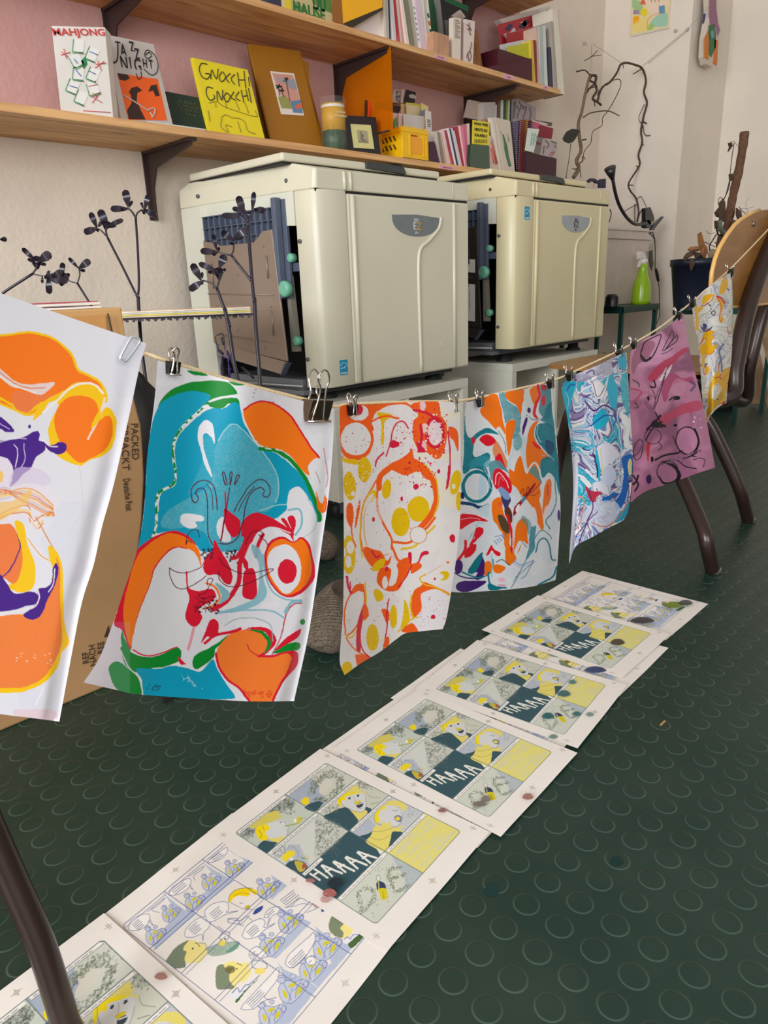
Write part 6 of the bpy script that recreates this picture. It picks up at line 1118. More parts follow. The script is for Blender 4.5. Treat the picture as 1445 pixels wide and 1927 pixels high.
stem([zz_([(0,770),(60,710),(340,530)]), zz_([(340,530),(380,470),(385,420)]), zz_([(340,530),(450,555)]), zz_([(960,870),(810,630)]), zz_([(810,630),(835,540),(825,470)]), zz_([(810,630),(740,610),(700,590)])], [2.4,1.8,1.2,2.0,1.3,1.2],
    lv(zz_, [((390,480),(370,340),18),((370,390),(230,260),9),((400,400),(530,310),17),((350,410),(290,370),6),((390,420),(480,430),6),((0,170),(70,165),9),((460,560),(720,580),22),((500,560),(515,740),12),((640,560),(655,410),10),((440,560),(440,625),5),((480,560),(515,495),5),((700,580),(715,520),6),((700,590),(625,650),7),((540,560),(650,500),12),((820,470),(715,360),7),((825,470),(940,385),13),((830,490),(890,495),6)]), 1.62)
# wavy-edged shelf plate of the stand with prints lying on it
A_ = PD(478, 588, 1.60); B_ = PD(232, 601, 1.60); zsh = (A_[2]+B_[2])/2; e = MB(); n = 60
for i in range(n):
    a = i/n; b = (i+1)/n; p = B_*(1-a)+A_*a; q = B_*(1-b)+A_*b; d = .006+.003*math.sin(i*1.9); p[2] = q[2] = zsh
    e.prism([tuple(p), tuple(q), tuple(q-np.array([0,0,d])), tuple(p-np.array([0,0,d]))], tuple(FWD*np.array([.004,.004,0])))
e.build('wavy_edge', BM, t)
back = np.array([.16, .30, 0]); B0 = B_-(A_-B_)*.25
MB().prism([(B0[0], B0[1], zsh), (A_[0], A_[1], zsh), tuple((A_+back)*[1,1,0]+[0,0,zsh]), tuple((B0+back)*[1,1,0]+[0,0,zsh])], (0,0,-.003)).build('plate', BM, t)
st_ = PD(400, 640, 1.62); MB().tube([PD(455, 690, 1.6), PD(478, 712, 1.6)], .003, 6).build('brace', BM, t)
for i, (c, lab) in enumerate((((206,190,160), 'lowest glossy print on the black stand plate'), ((214,196,90), 'yellow edged glossy print on the black stand'), ((196,200,196), 'pale glossy print on the black stand'), ((232,206,178), 'topmost cream glossy print on the black stand plate'))):
    zb = zsh+.0006+i*.0035; s = .012*i
    P0, P1 = B0*[1,1,0]+back*.04, A_*[1,1,0]+back*.04-(A_-B_)*[.02,.02,0]; P2 = A_*[1,1,0]+back*(.9)+(A_-B_)*[.0+s,.0+s,0]; P3 = B0*[1,1,0]+back*.9
    solo(MB().prism([tuple(p+[0,0,zb]) for p in (P0, P1, P2, P3)], (0,0,.003)), 'glossy_print', mat('gloss_%d' % i, c, .15, coat=.6, var=.15, scale=25), lab, 'print', 'glossy prints lying on the black stand')
# purple ribbon tied plant
t2 = thing('ribbon_bundle', tuple(PD(425, 690, 1.66)*np.array([1,1,0])), 'dark leaf bundle tied with purple ribbon in front of the machine tray', 'dried plant')
PR = mat('purple_ribbon', (86, 52, 160), .35); DL = mat('dark_dry_leaf', (40, 36, 62), .6)
zq = z((370, 590), 5.78); D = 1.66
for pth, r in (([(330,440),(350,560),(370,700),(380,790)], 4), ([(300,440),(340,460),(400,440),(360,470)], 3), ([(330,600),(380,605)], 3), ([(350,470),(345,600),(350,700)], 3), ([(290,350),(330,440),(300,490),(240,460)], 2.5)): MB().tube(catmull([PD(*zq([q])[0], D) for q in pth], 5), r/5.78*D/FPX, 6).build('ribbon', PR, t2)
for pth, r in (([(215,240),(280,220),(300,300),(310,400)], 6), ([(200,250),(220,340),(250,420),(300,470)], 5), ([(240,400),(290,440)], 16), ([(270,260),(290,340)], 11), ([(330,410),(400,560)], 12), ([(280,500),(270,600),(290,700)], 12), ([(200,20),(225,70)], 3)): MB().tube(catmull([PD(*zq([q])[0], D+.01) for q in pth], 5), r/5.78*D/FPX, 7).build('leaf', DL, t2)
MB().tube([PD(430, 720, D+.01), (PD(430,720,D+.01)[0], PD(430,720,D+.01)[1], 0)], .012, 8).build('stem', DL, t2)
# ================= CLIPS =================
CHR = mat('chrome_wire', (214, 206, 196), .12, 1.0, var=.02); CBL = mat('black_clip_steel', (26, 24, 24), .28, .4); CBR = mat('bronze_clip_steel', (112, 92, 76), .25, .9, var=.1, scale=60)
def clip(px, py, wpx, label, big=False, ang=0.0, m=None):
    c = on_string(px, py, -.002); D = float((c-C0)@FWD); s = D/FPX; w = wpx*s; h_ = w*(1.02 if not big else .72)
    t = thing('binder_clip', tuple(c), label, 'clip', 'binder clips on the string')
    ux = np.array([math.cos(ang), SM*math.cos(ang), math.sin(ang)]); uz = np.array([-math.sin(ang), 0, math.cos(ang)]); uy = np.array([-SM, 1, 0])
    G = lambda a, b, d=0: tuple(c+ux*a+uz*b+uy*d)
    mb = MB(); dp = h_*.38
    mb.prism([G(-w/2, 0, -dp), G(-w/2, 0, dp), G(-w/2, -h_, .002), G(-w/2, -h_, -.002)], tuple(ux*w)); mb.build('body', m or (CBR if big else CBL), t, bevel=.0006)
    rm = MB().tube([G(-w*.52, -h_, -.004), G(w*.52, -h_, -.004)], h_*.07, 8); rm.build('rim', CHR, t)
    H = h_*(1.15 if not big else 1.55)
    for sd in (-1, 1):
        k = -.10 if sd < 0 else .10
        yb_ = sd*dp*1.0; q = [G(-w*.26+k*w, -h_*.95 if sd < 0 else 0, -.004 if sd < 0 else dp), G(-w*.13+k*w, H*.25, yb_*1.2), G(-w*.26+k*w*2.2, H*.62, yb_*1.6), G(-w*.10+k*w*2.4, H*.86, yb_*1.8), G(w*.10+k*w*2.4, H*.86, yb_*1.8), G(w*.26+k*w*2.2, H*.62, yb_*1.6), G(w*.13+k*w, H*.25, yb_*1.2), G(w*.26+k*w, -h_*.95 if sd < 0 else 0, -.004 if sd < 0 else dp)]
        MB().tube(catmull(q, 5), max(.0009, w*.035), 7).build('wire_handle', CHR, t)
    return t
clip(326, 680, 24, 'small black binder clip at the left corner of the turquoise print', ang=-.2)
clip(598, 752, 56, 'big bronze binder clip at the right corner of the turquoise print', big=True, ang=-.16)
clip(663, 762, 19, 'small black binder clip left on the red and yellow print')
clip(853, 757, 17, 'small black binder clip right on the red and yellow print')
clip(903, 750, 15, 'small black binder clip left on the orange and teal print', ang=.1)
clip(1035, 716, 14, 'small black binder clip right on the orange and teal print', ang=.25)
clip(1071, 702, 14, 'small black binder clip left on the blue marbled print', ang=.3)
clip(1165, 661, 14, 'small black binder clip right on the blue marbled print', ang=.4)
clip(1192, 645, 11, 'small clip left on the pink marbled print', ang=.45)
clip(1277, 590, 11, 'small clip right on the pink marbled print', ang=.55)
clip(1303, 567, 11, 'small clip left on the white and yellow marbled print', ang=.6)
clip(1375, 509, 12, 'small clip right on the white and yellow marbled print', ang=.6)
pc = [(246,637),(255,634),(262,640),(260,648),(238,678),(231,677),(227,671),(243,640),(249,633)]
solo(MB().tube(catmull([on_string(a, b, -.006) for a, b in pc], 6), .0011, 8), 'paper_clip', mat('white_coated_wire', (220, 224, 232), .25, .6), 'long white paper clip at the corner of the leftmost print', 'clip')
# ================= WOOLLEN THINGS AND SCRAPS ON THE FLOOR =================
WOOL = mat('grey_wool_knit', (116, 102, 86), .95, var=.3, scale=180, bump=1.0, bscale=420)
_nt = WOOL.node_tree; _w = _nt.nodes.new('ShaderNodeTexWave'); _w.inputs['Scale'].default_value = 55; _w.inputs['Distortion'].default_value = 3; _w.inputs['Detail'].default_value = 3; _w.inputs['Detail Scale'].default_value = 4; _w.bands_direction = 'DIAGONAL'
_tc = _nt.nodes.new('ShaderNodeTexCoord'); _nt.links.new(_tc.outputs['Object'], _w.inputs['Vector']); _b2 = _nt.nodes.new('ShaderNodeBump'); _b2.inputs['Strength'].default_value = .9; _b2.inputs['Distance'].default_value = .004
_bs = _nt.nodes['Principled BSDF']; _nt.links.new(_w.outputs['Fac'], _b2.inputs['Height']); _nt.links.new(_bs.inputs['Normal'].links[0].from_socket, _b2.inputs['Normal']); _nt.links.new(_b2.outputs['Normal'], _bs.inputs['Normal'])
def wool(cx, cy, rx, ry, rz, ang, label):
    mb = MB(); V = []; seg, rings = 48, 26; rn = random.Random(int(rx*1e4))
    for i in range(rings+1):
        th = math.pi*i/rings
        for k in range(seg):
            a = 2*math.pi*k/seg; u = rx*math.sin(th)*math.cos(a)*(1+.18*math.cos(a)); v = ry*math.sin(th)*math.sin(a)*(1-.25*math.sin(th)*math.cos(a)); w_ = rz*math.cos(th)*(1+.15*math.sin(2*a))
            rib = 1+.012*math.sin(a*34)
            V.append((cx+(u*math.cos(ang)-v*math.sin(ang))*rib, cy+(u*math.sin(ang)+v*math.cos(ang))*rib, max(.0008, rz*.86+w_)))
    F = [(i*seg+k, i*seg+(k+1) % seg, (i+1)*seg+(k+1) % seg, (i+1)*seg+k) for i in range(rings) for k in range(seg)]
    mb.add(V, F, True); return solo(mb, 'knitted_slipper', WOOL, label, 'slipper')
c1 = onz(602, 1226); wool(c1[0]+.055, c1[1]+.018, .125, .055, .054, math.radians(30), 'larger grey knitted woollen slipper on the floor behind the turquoise print')
c2 = onz(612, 1052); wool(c2[0]-.0, c2[1]+.02, .07, .045, .04, math.radians(70), 'smaller grey knitted woollen slipper farther back below the castor')
q = onz(320, 1316); solo(MB().box(q[0]-.012, q[0]+.012, q[1]-.006, q[1]+.006, 0, .006), 'scrap', mat('black_scrap', (24, 22, 24), .6), 'tiny black scrap on the floor under the turquoise print', 'scrap')
q = onz(1247, 1361); solo(MB().box(q[0]-.008, q[0]+.008, q[1]-.0015, q[1]+.0015, 0, .001), 'wood_splinter', mat('straw', (176, 140, 80), .7), 'tiny straw coloured splinter on the green floor at the right', 'scrap')
# ================= THINGS ON THE SHELVES =================
ZLOW, ZUP = 1.103, 1.457
def cmat(c, rough=.55): return mat('cover_%d_%d_%d' % tuple(c), c, rough, var=.05, scale=12)
def slab(name, label, cat, col, q, Y, dep, zb=None, lean=0.0, group=None, m=None, bevel=0, skew=0):
    """upright flat thing: photo quad TL,TR,BR,BL on the plane y=Y, leaning back by 'lean' at its top"""
    P = []
    for i, (a, b) in enumerate(q):
        p = ony(a, b, Y+(lean if i < 2 else 0))
        if zb is not None and i >= 2: p[2] = zb+.0003
        P.append(p)
    c = (P[2]+P[3])/2; t = thing(name, (c[0], c[1]+dep/2, min(P[2][2], P[3][2])), label, cat, group)
    mb = MB(); dv = np.array([skew, dep, 0]); mb.hexa([tuple(P[3]), tuple(P[2]), tuple(P[2]+dv), tuple(P[3]+dv), tuple(P[0]), tuple(P[1]), tuple(P[1]+dv), tuple(P[0]+dv)])
    mb.build('cover', m or cmat(col), t, bevel)
    def F(a, b, d=-.0008):     # decal point on the front face
        n = np.cross(P[1]-P[0], P[3]-P[0]); r = ray(a, b); k = ((P[0]-C0)@n)/(r@n); return C0+r*k+np.array([0, d, 0])
    return t, F
def decal(t, F, name, pts, col, d=-.0008, m=None, label=None):
    o = MB().prism([tuple(F(a, b, d)) for a, b in pts], (0, .0005, 0)).build(name, m or cmat(col), t)
    if label: o['label'] = label
    return o
def zm(ox, oy, s): return lambda *L: [(ox+a/s, oy+b/s) for a, b in L]
Z1 = zm(0, 0, 2.89); Z2 = zm(450, 0, 3.6125); Z3 = zm(780, 0, 4.5156); Z4 = zm(880, 180, 8.0278); Z5 = zm(640, 150, 6.881); Z6 = zm(700, 0, 6.0208)
def strokes(t, F, name, lines, col, w, d=-.0012, closed=False):
    mb = MB()
    for L in lines: mb.tube(catmull([tuple(F(a, b, d)) for a, b in L], 4) if len(L) > 2 else [tuple(F(a, b, d)) for a, b in L], w, 5)
    return mb.build(name, cmat(col), t)
def text_on(t, F, txt, pa, pb, size, col, bold=0, shear=0, name='lettering', d=-.0012):
    A_ = F(*pa, d); B_ = F(*pb, d); c = (A_+B_)/2; v = B_-A_; up = np.array([-v[2], 0, v[0]])
    me_w = len(txt)*size*.6
    return lettering(txt, size, tuple(c), tuple(v), tuple(up), cmat(col), t, name=name, sx=np.linalg.norm(v)/me_w, bold=bold, shear=shear, depth=.0003)
# --- Mah-jong game box
t, F = slab('game_box', 'white card game box with red lettering and green and red tile drawings', 'box', (232,226,218), Z1((280,140),(570,148),(615,632),(330,597)), 1.895, .036, ZLOW, bevel=.001, skew=.032)
text_on(t, F, 'MAHJONG', Z1((300,176))[0], Z1((555,178))[0], .020, (206,70,66), .0004)
for q, a in (((425,250),.1),((500,295),.4),((415,330),-.5),((425,400),.1),((505,405),.4),((395,470),.4),((440,530),.4),((505,480),-.3)):
    w_, h_ = 30, 34
    L = [(q[0]+u*w_*math.cos(a)-v*h_*math.sin(a), q[1]+u*w_*math.sin(a)+v*h_*math.cos(a)) for u, v in ((-1,-1),(1,-1),(1,1),(-1,1))]
    decal(t, F, 'tile_drawing', Z1(*L), (240,238,232)); strokes(t, F, 'tile_outline', [Z1(L[0],L[3]), Z1(L[3],L[2]), Z1((L[3][0]+4,L[3][1]+7),(L[2][0]+4,L[2][1]+7))], (52,140,84), .0008)
decal(t, F, 'green_patch', Z1((440,330),(465,305),(475,350),(455,378)), (40,140,80)); strokes(t, F, 'blue_marks', [Z1((400,320),(420,345)), Z1((485,280),(530,300)), Z1((410,380),(440,415)), Z1((480,385),(520,405)), Z1((375,465),(420,480))], (84,100,176), .0011)
strokes(t, F, 'red_marks', [Z1((330,280),(370,310)), Z1((345,265),(360,320)), Z1((330,300),(380,285)), Z1((520,350),(575,345)), Z1((530,330),(550,385)), Z1((515,370),(565,335)), Z1((490,520),(555,560)), Z1((500,560),(545,500)), Z1((480,470),(530,460)), Z1((450,602),(600,612)), Z1((500,505),(530,530))], (206,70,72), .0008)
# --- Jazz night
t, F = slab('book', 'grey book titled JAZZ NIGHT with an orange picture of birds', 'book', (186,176,168), Z1((578,187),(836,240),(942,657),(658,637)), 1.93, .022, ZLOW, .03, bevel=.0008)
strokes(t, F, 'letter_j', [Z1((638,226),(640,270),(638,315),(626,340),(606,330),(602,316)), Z1((625,228),(652,232))], (28,24,26), .0017)
for ch, a, b, s in (('A',(650,275),(690,283),.042),('Z',(692,255),(742,262),.034),('Z',(722,292),(768,300),.034),('N',(655,345),(695,352),.045),('I',(697,350),(722,354),.045),('G',(722,355),(775,365),.048),('H',(770,345),(805,352),.030),('T',(805,350),(835,356),.030)):
    A_ = F(*Z1(a)[0], -.001); B_ = F(*Z1(b)[0], -.001); v = B_-A_; lettering(ch, s, tuple((A_+B_)/2), tuple(v), (-v[2], 0, v[0]), cmat((28,24,26)), t, sx=.62, bold=.0006, depth=.0003)
strokes(t, F, 'flourish', [Z1((790,300),(810,285),(822,305),(800,318),(785,300),(800,272),(840,300),(858,350),(850,395),(820,408),(780,375)), Z1((740,400),(750,430),(768,420),(765,390)), Z1((600,320),(612,345),(635,335))], (36,30,32), .0011)
decal(t, F, 'orange_picture', Z1((637,398),(857,430),(908,655),(697,652)), (232,92,22), -.0006)
for q in (((637,398),(690,405),(705,425),(680,440),(648,432)), ((700,500),(715,478),(745,470),(772,492),(745,505),(742,550),(765,600),(790,650),(700,648),(690,600),(715,560),(712,520)), ((805,500),(820,465),(850,460),(858,490),(868,520),(845,525),(832,492))): decal(t, F, 'bird_shape', Z1(*q), (52,28,20), -.0012)
strokes(t, F, 'claw_line', [Z1((668,515),(740,560),(810,605)), Z1((800,600),(835,588),(842,610),(825,640)), Z1((815,610),(832,640))], (190,170,160), .0022, -.0016)
# --- dark green book, white sheet
t, F = slab('book', 'small dark green book between JAZZ NIGHT and the yellow GNOCCHI book', 'book', (26,46,34), Z1((903,497),(1090,533),(1130,702),(938,657)), 1.96, .02, ZLOW, .02)
for k in range(4): text_on(t, F, ('ALBERT', 'SCHWARZ', 'KOLLEKTIV', 'Essay')[k], Z1((960+k*10,548+k*22))[0], Z1((1065+k*5,572+k*20))[0], .010, (84,88,56))
q = ony(*Z1((810,652))[0], 1.885); q2 = ony(*Z1((1115,688))[0], 1.885)
solo(MB().prism([(q[0], 1.884, ZLOW+.0004), (q2[0], 1.884, ZLOW+.0004), (q2[0]+.02, 1.93, ZLOW+.0004), (q[0]+.0, 1.93, ZLOW+.0004)], (0,0,.003)), 'booklet', cmat((206,202,194)), 'thin white booklet lying flat on the edge of the lower shelf', 'booklet')
# --- Gnocchi
t, F = slab('book', 'yellow book with the hand-lettered title GNOCCHI GNOCCHI', 'book', (226,206,30), Z1((1047,313),(1347,380),(1445,752),(1140,708)), 1.95, .014, ZLOW, .03, bevel=.0006)
K_ = (52,48,40)
G1 = [[(1125,350),(1095,345),(1082,375),(1095,415),(1125,430),(1140,405),(1115,400)],[(1145,430),(1150,380),(1175,430),(1185,375)],[(1205,390),(1190,420),(1205,445),(1225,420),(1210,390)],[(1250,400),(1228,425),(1245,450)],[(1275,405),(1255,430),(1275,460)],[(1290,395),(1300,470)],[(1325,385),(1335,480)],[(1295,435),(1330,435)],[(1350,420),(1355,470)],
    [(1155,480),(1125,475),(1120,510),(1140,545),(1165,535),(1160,515)],[(1180,550),(1180,495),(1205,545),(1210,490)],[(1230,505),(1215,530),(1235,555),(1250,525),(1232,505)],[(1270,500),(1255,530),(1280,545)],[(1298,500),(1280,530),(1305,550)],[(1310,490),(1325,560)],[(1335,485),(1350,550)],[(1318,525),(1345,520)],[(1350,480),(1365,560)]]
strokes(t, F, 'title', [Z1(*L) for L in G1], K_, .0014)
strokes(t, F, 'line_drawing', [Z1((1135,560),(1180,555),(1230,585),(1390,635),(1385,600)), Z1((1170,562),(1172,585)), Z1((1220,530),(1230,590)), Z1((1280,550),(1300,600)), Z1((1330,560),(1350,615)), Z1((1200,640),(1225,625),(1260,640),(1300,645),(1330,665),(1345,710),(1390,730)), Z1((1205,645),(1200,690),(1240,720),(1225,680),(1260,690)), Z1((1290,660),(1310,720)), Z1((1130,600),(1140,660))], (128,120,60), .0009)
# --- ochre boards with a postcard
slab('folder', 'dark edge ochre board standing behind the big ochre board', 'board', (110,74,14), Z2((60,300),(120,305),(235,950),(180,945)), 2.02, .006, ZLOW, .05)
t, F = slab('folder', 'big ochre cardboard folder leaning on the lower shelf with a palm postcard', 'board', (158,104,18), Z2((64,297),(415,347),(582,995),(225,946)), 1.98, .008, ZLOW, .06)
decal(t, F, 'torn_edge', Z2((412,345),(425,395),(445,420),(470,425),(478,560),(560,960),(582,995),(500,700)), (150,98,16))
decal(t, F, 'postcard', Z2((209,484),(371,500),(441,787),(284,777)), (228,214,204), -.0012); decal(t, F, 'sky', Z2((222,498),(362,512),(415,690),(345,700),(270,640)), (206,150,134), -.0018)
decal(t, F, 'cloud', Z2((290,545),(375,540),(392,610),(340,600)), (150,150,160), -.0022); decal(t, F, 'cloud', Z2((245,520),(290,530),(320,560),(270,560)), (160,156,164), -.0022)
decal(t, F, 'hill', Z2((262,660),(310,650),(345,700),(365,740),(285,735)), (150,150,84), -.0024); decal(t, F, 'sea', Z2((345,690),(415,680),(430,770),(365,765)), (96,132,166), -.0022); decal(t, F, 'shore', Z2((375,720),(420,700),(425,730),(390,745)), (222,104,74), -.0026)
strokes(t, F, 'palm_trunk', [Z2((262,590),(270,655)), Z2((280,610),(300,660)), Z2((315,545),(340,690))], (44,32,40), .0009, -.003); strokes(t, F, 'palm_crown', [Z2((245,580),(262,590),(285,590)), Z2((250,600),(262,590),(270,575)), Z2((305,530),(315,545),(325,532)), Z2((285,600),(295,620),(270,615)), Z2((312,530),(316,552))], (30,26,36), .0022, -.003)
# --- glass jar candle
c = ony(*Z2((650,1010))[0], 1.95); cx, cy = c[0], 1.95; rj = float(ony(*Z2((716,850))[0], 1.95)[0]-ony(*Z2((586,850))[0], 1.95)[0])/2; zj = float(ony(*Z2((650,672))[0], 1.95)[2])
t = thing('glass_jar', (cx, cy, ZLOW), 'tall glass jar with a yellow and green wrapper beside the black picture frame', 'jar')
GL = mat('clear_glass', (210, 205, 196), .05, alpha=.07, var=0)
MB().lathe([(rj, ZLOW), (rj*1.02, ZLOW+.004), (rj, zj-.003), (rj*.97, zj)], (cx, cy, 0), 'z', 28, False).build('glass', GL, t)
zlb = float(ony(*Z2((650,715))[0], 1.95)[2])
MB().lathe([(rj*.90, ZLOW+.008), (rj*.90, ZLOW+(zlb-ZLOW)*.45)], (cx, cy, 0), 'z', 28).build('green_filling', mat('dark_green_print', (34, 70, 44), .5, var=.6, scale=60), t)
MB().lathe([(rj*.90, ZLOW+(zlb-ZLOW)*.45), (rj*.90, zlb)], (cx, cy, 0), 'z', 28).build('yellow_label', mat('ochre_label', (196, 146, 8), .5), t)
MB().lathe([(rj*.905, zlb-.012), (rj*.905, zlb-.004)], (cx, cy, 0), 'z', 28, False).build('white_band', cmat((214,206,190)), t)
for k, txt in enumerate(('GLASHAUS', 'NATURKERZE')): lettering(txt, .008, (cx-.006, cy-rj*1.03, zlb-.030-k*.011), (1,-.2,0), (0,0,1), cmat((226,216,180)), t, sx=.9, depth=.0002)
# --- black picture frame
t, F = slab('picture_frame', 'small black picture frame with a cream mat and tiny etching', 'picture frame', (34,30,32), Z2((700,782),(930,795),(968,1055),(735,1020)), 1.915, .016, ZLOW, .02, bevel=.002)
decal(t, F, 'mat_board', Z2((755,843),(893,850),(918,1013),(778,1005)), (214,206,140), -.0008); decal(t, F, 'etching', Z2((797,885),(868,890),(880,975),(808,970)), (168,160,128), -.0014)
strokes(t, F, 'etched_lines', [Z2((825,890),(830,940),(850,950)), Z2((840,920),(825,945),(865,960)), Z2((810,960),(870,968)), Z2((822,905),(845,930))], (70,66,60), .0007, -.002)
MB().tube([tuple(F(*Z2((950,905))[0], .01)), tuple(ony(*Z2((1030,885))[0], 1.90))], .003, 6).build('stand_arm', cmat((34,30,32)), t)
# --- yellow acrylic divider hanging from the bracket
ax = BU[1]; AC = bpy.data.materials.new('yellow_acrylic'); AC.use_nodes = True
b_ = AC.node_tree.nodes['Principled BSDF']; nt = AC.node_tree; tr = nt.nodes.new('ShaderNodeBsdfTransparent'); tr.inputs[0].default_value = (*lin((255, 186, 24)), 1); mx = nt.nodes.new('ShaderNodeMixShader'); mx.inputs[0].default_value = .42
b_.inputs['Base Color'].default_value = (*lin((214, 132, 8)), 1); b_.inputs['Roughness'].default_value = .15; nt.links.new(tr.outputs[0], mx.inputs[1]); nt.links.new(b_.outputs[0], mx.inputs[2]); nt.links.new(mx.outputs[0], nt.nodes['Material Output'].inputs[0])
zbot = float(onx(735, 246, ax)[2])
solo(MB().box(ax-.0015, ax+.0015, YS+.004, YW-.03, zbot, 1.437), 'acrylic_panel', AC, 'transparent yellow acrylic panel hanging from the bracket under the middle shelf', 'panel')
# --- yellow crate with cards
YC = mat('yellow_crate_plastic', (238, 186, 14), .35, var=.05); yc = 1.90
xa = float(ony(*Z2((1112,1000))[0], yc)[0]); xb = float(ony(*Z2((1287,1000))[0], yc)[0]); zc = float(ony(*Z2((1115,862))[0], yc)[2]); yd = yc+.14
t = thing('crate', ((xa+xb)/2, yc+.07, ZLOW), 'small yellow plastic crate full of cards on the lower shelf', 'crate')
th = .004
MB().box(xa, xb, yc, yd, ZLOW+.0005, ZLOW+.006).build('bottom', YC, t)
H_ = zc-ZLOW
DKS = cmat((70,52,14)); YI = mat('amber_panel', (240, 160, 8), .25, coat=.4)
def wall_of(nm, mk, L):
    o = mk(MB(), 0, L, 0, H_, 0).build(nm, YC, t, bevel=.001)
    for k in range(7): sub(mk(MB(), L*(.06+.135*k), L*(.10+.135*k), H_, H_*1.05, 0), 'tooth', YC, o)
    sub(mk(MB(), -.0005, L+.0005, H_*.86, H_*.93, 1), 'rim', YC, o)
    return o
fw = wall_of('front_wall', lambda mb, a0, a1, z0, z1, p: mb.box(xa+a0, xa+a1, yc-.002*p, yc+th, ZLOW+.001+z0, ZLOW+.001+z1), xb-xa)
W__ = xb-xa
sub(MB().box(xa+W__*.30, xa+W__*.74, yc-.0015, yc, ZLOW+H_*.22, ZLOW+H_*.74), 'panel', YI, fw)
for a0, a1 in ((.24, .29), (.76, .81), (.88, .93)): sub(MB().box(xa+W__*a0, xa+W__*a1, yc-.003, yc, ZLOW+H_*.15, ZLOW+H_*.80), 'ridge', YC, fw)
sub(MB().box(xa+W__*.30, xa+W__*.56, yc-.0022, yc-.0015, ZLOW+H_*.76, ZLOW+H_*.80), 'slot', cmat((170,60,30)), fw)
wall_of('back_wall', lambda mb, a0, a1, z0, z1, p: mb.box(xa+a0, xa+a1, yd-th, yd+.002*p, ZLOW+.001+z0, ZLOW+.001+z1), xb-xa)
sw_ = wall_of('side_wall', lambda mb, a0, a1, z0, z1, p: mb.box(xa-.002*p, xa+th, yc+th+a0, yc+a1, ZLOW+.001+z0, ZLOW+.001+z1), yd-yc-th)
for r_ in range(2):
    for k in range(5):
        y0_ = yc+.030+k*.020; z0_ = ZLOW+H_*(.34+.27*r_)
        sub(MB().prism([(xa-.0008, y0_, z0_), (xa-.0008, y0_+.008, z0_), (xa-.0008, y0_+.018, z0_+H_*.17), (xa-.0008, y0_+.010, z0_+H_*.17)], (.0007, 0, 0)), 'slot', DKS, sw_)
wall_of('side_wall', lambda mb, a0, a1, z0, z1, p: mb.box(xb-th, xb+.002*p, yc+th+a0, yc+a1, ZLOW+.001+z0, ZLOW+.001+z1), yd-yc-th)
def card(q, col, Y, label, dep=.003, name='card', cat='card', grp='cards standing in and behind the yellow crate', m=None, zb=ZLOW+.007, lean=0): return slab(name, label, cat, col, Z5(*q), Y, dep, zb, lean, grp, m)
card([(540,40),(556,40),(650,265),(625,265)], (222,170,30), 2.06, 'thin yellow rod-like card sticking up behind the acrylic panel', zb=None)
card([(350,215),(560,255),(540,470),(250,470)], (196,130,20), 2.05, 'ochre envelope seen through the acrylic panel', zb=ZLOW)
card([(325,262),(350,262),(310,470),(285,470)], (70,46,20), 2.00, 'dark strip card behind the acrylic panel', zb=ZLOW); card([(375,280),(405,280),(330,470),(300,470)], (214,70,16), 1.985, 'orange-red strip card behind the acrylic panel', zb=ZLOW)
card([(480,290),(795,350),(760,430),(455,380)], (52,38,34), 2.035, 'dark brown card lying across the back of the crate', zb=None)
card([(470,380),(650,410),(640,660),(500,655)], (222,150,30), 2.0, 'yellow packet left of the crate behind the acrylic panel', zb=ZLOW); card([(655,430),(750,440),(740,600),(650,590)], (214,196,180), 1.985, 'pale card with green print at the left of the crate'); card([(700,510),(735,490),(720,575),(680,575)], (90,140,70), 1.96, 'small green card in the crate')
t, F = card([(697,130),(785,138),(775,300),(660,290)], (196,186,176), 2.11, 'black and white card with handwritten letters behind the crate', zb=None); strokes(t, F, 'letters', [Z5((715,160),(760,155)), Z5((735,160),(725,280)), Z5((715,230),(765,210),(740,260),(770,290))], (50,46,48), .0012)
t, F = card([(862,128),(980,162),(965,300),(820,302)], (42,40,42), 2.10, 'black and white photo card behind the crate', zb=None); decal(t, F, 'white_figure', Z5((885,200),(930,185),(985,215),(975,250),(930,240),(900,235)), (196,190,184))
t, F = card([(800,122),(830,125),(815,305),(785,300)], (208,200,192), 2.095, 'narrow white card edge between the two black and white cards', zb=None)
card([(790,310),(870,320),(880,450),(800,440)], (222,206,150), 2.03, 'cream card at the back of the crate'); t, F = card([(855,292),(1140,340),(1100,480),(880,440)], (222,212,170), 2.01, 'cream card with yellow top edge in the crate'); decal(t, F, 'yellow_edge', Z5((855,292),(1055,325),(1050,350),(860,315)), (214,198,50))
card([(1055,300),(1140,350),(1120,470),(1040,455)], (214,200,130), 1.99, 'tilted cream card at the right back of the crate'); card([(1040,400),(1110,385),(1090,470),(1035,465)], (120,126,140), 1.975, 'grey-blue stamp-like card in the crate', zb=None)
card([(765,435),(830,445),(830,600),(720,580)], (232,214,206), 1.965, 'pinkish white card at the left front in the crate'); card([(820,440),(1085,475),(1080,610),(830,590)], (206,200,196), 1.95, 'light grey card at the front of the crate')
t, F = card([(1110,395),(1178,415),(1200,790),(1130,780)], (206,198,190), 1.93, 'tall white leaflet standing right of the crate', zb=ZLOW); strokes(t, F, 'print', [Z5((1125,520),(1160,525)), Z5((1125,545),(1165,550)), Z5((1128,575),(1170,578)), Z5((1130,600),(1165,605))], (56,50,50), .0012)
slab('file_box', 'small dark purple file box right of the yellow crate', 'file box', (66,34,56), Z5((1155,800),(1222,800),(1295,1085),(1150,1060)), 1.90, .08, ZLOW)
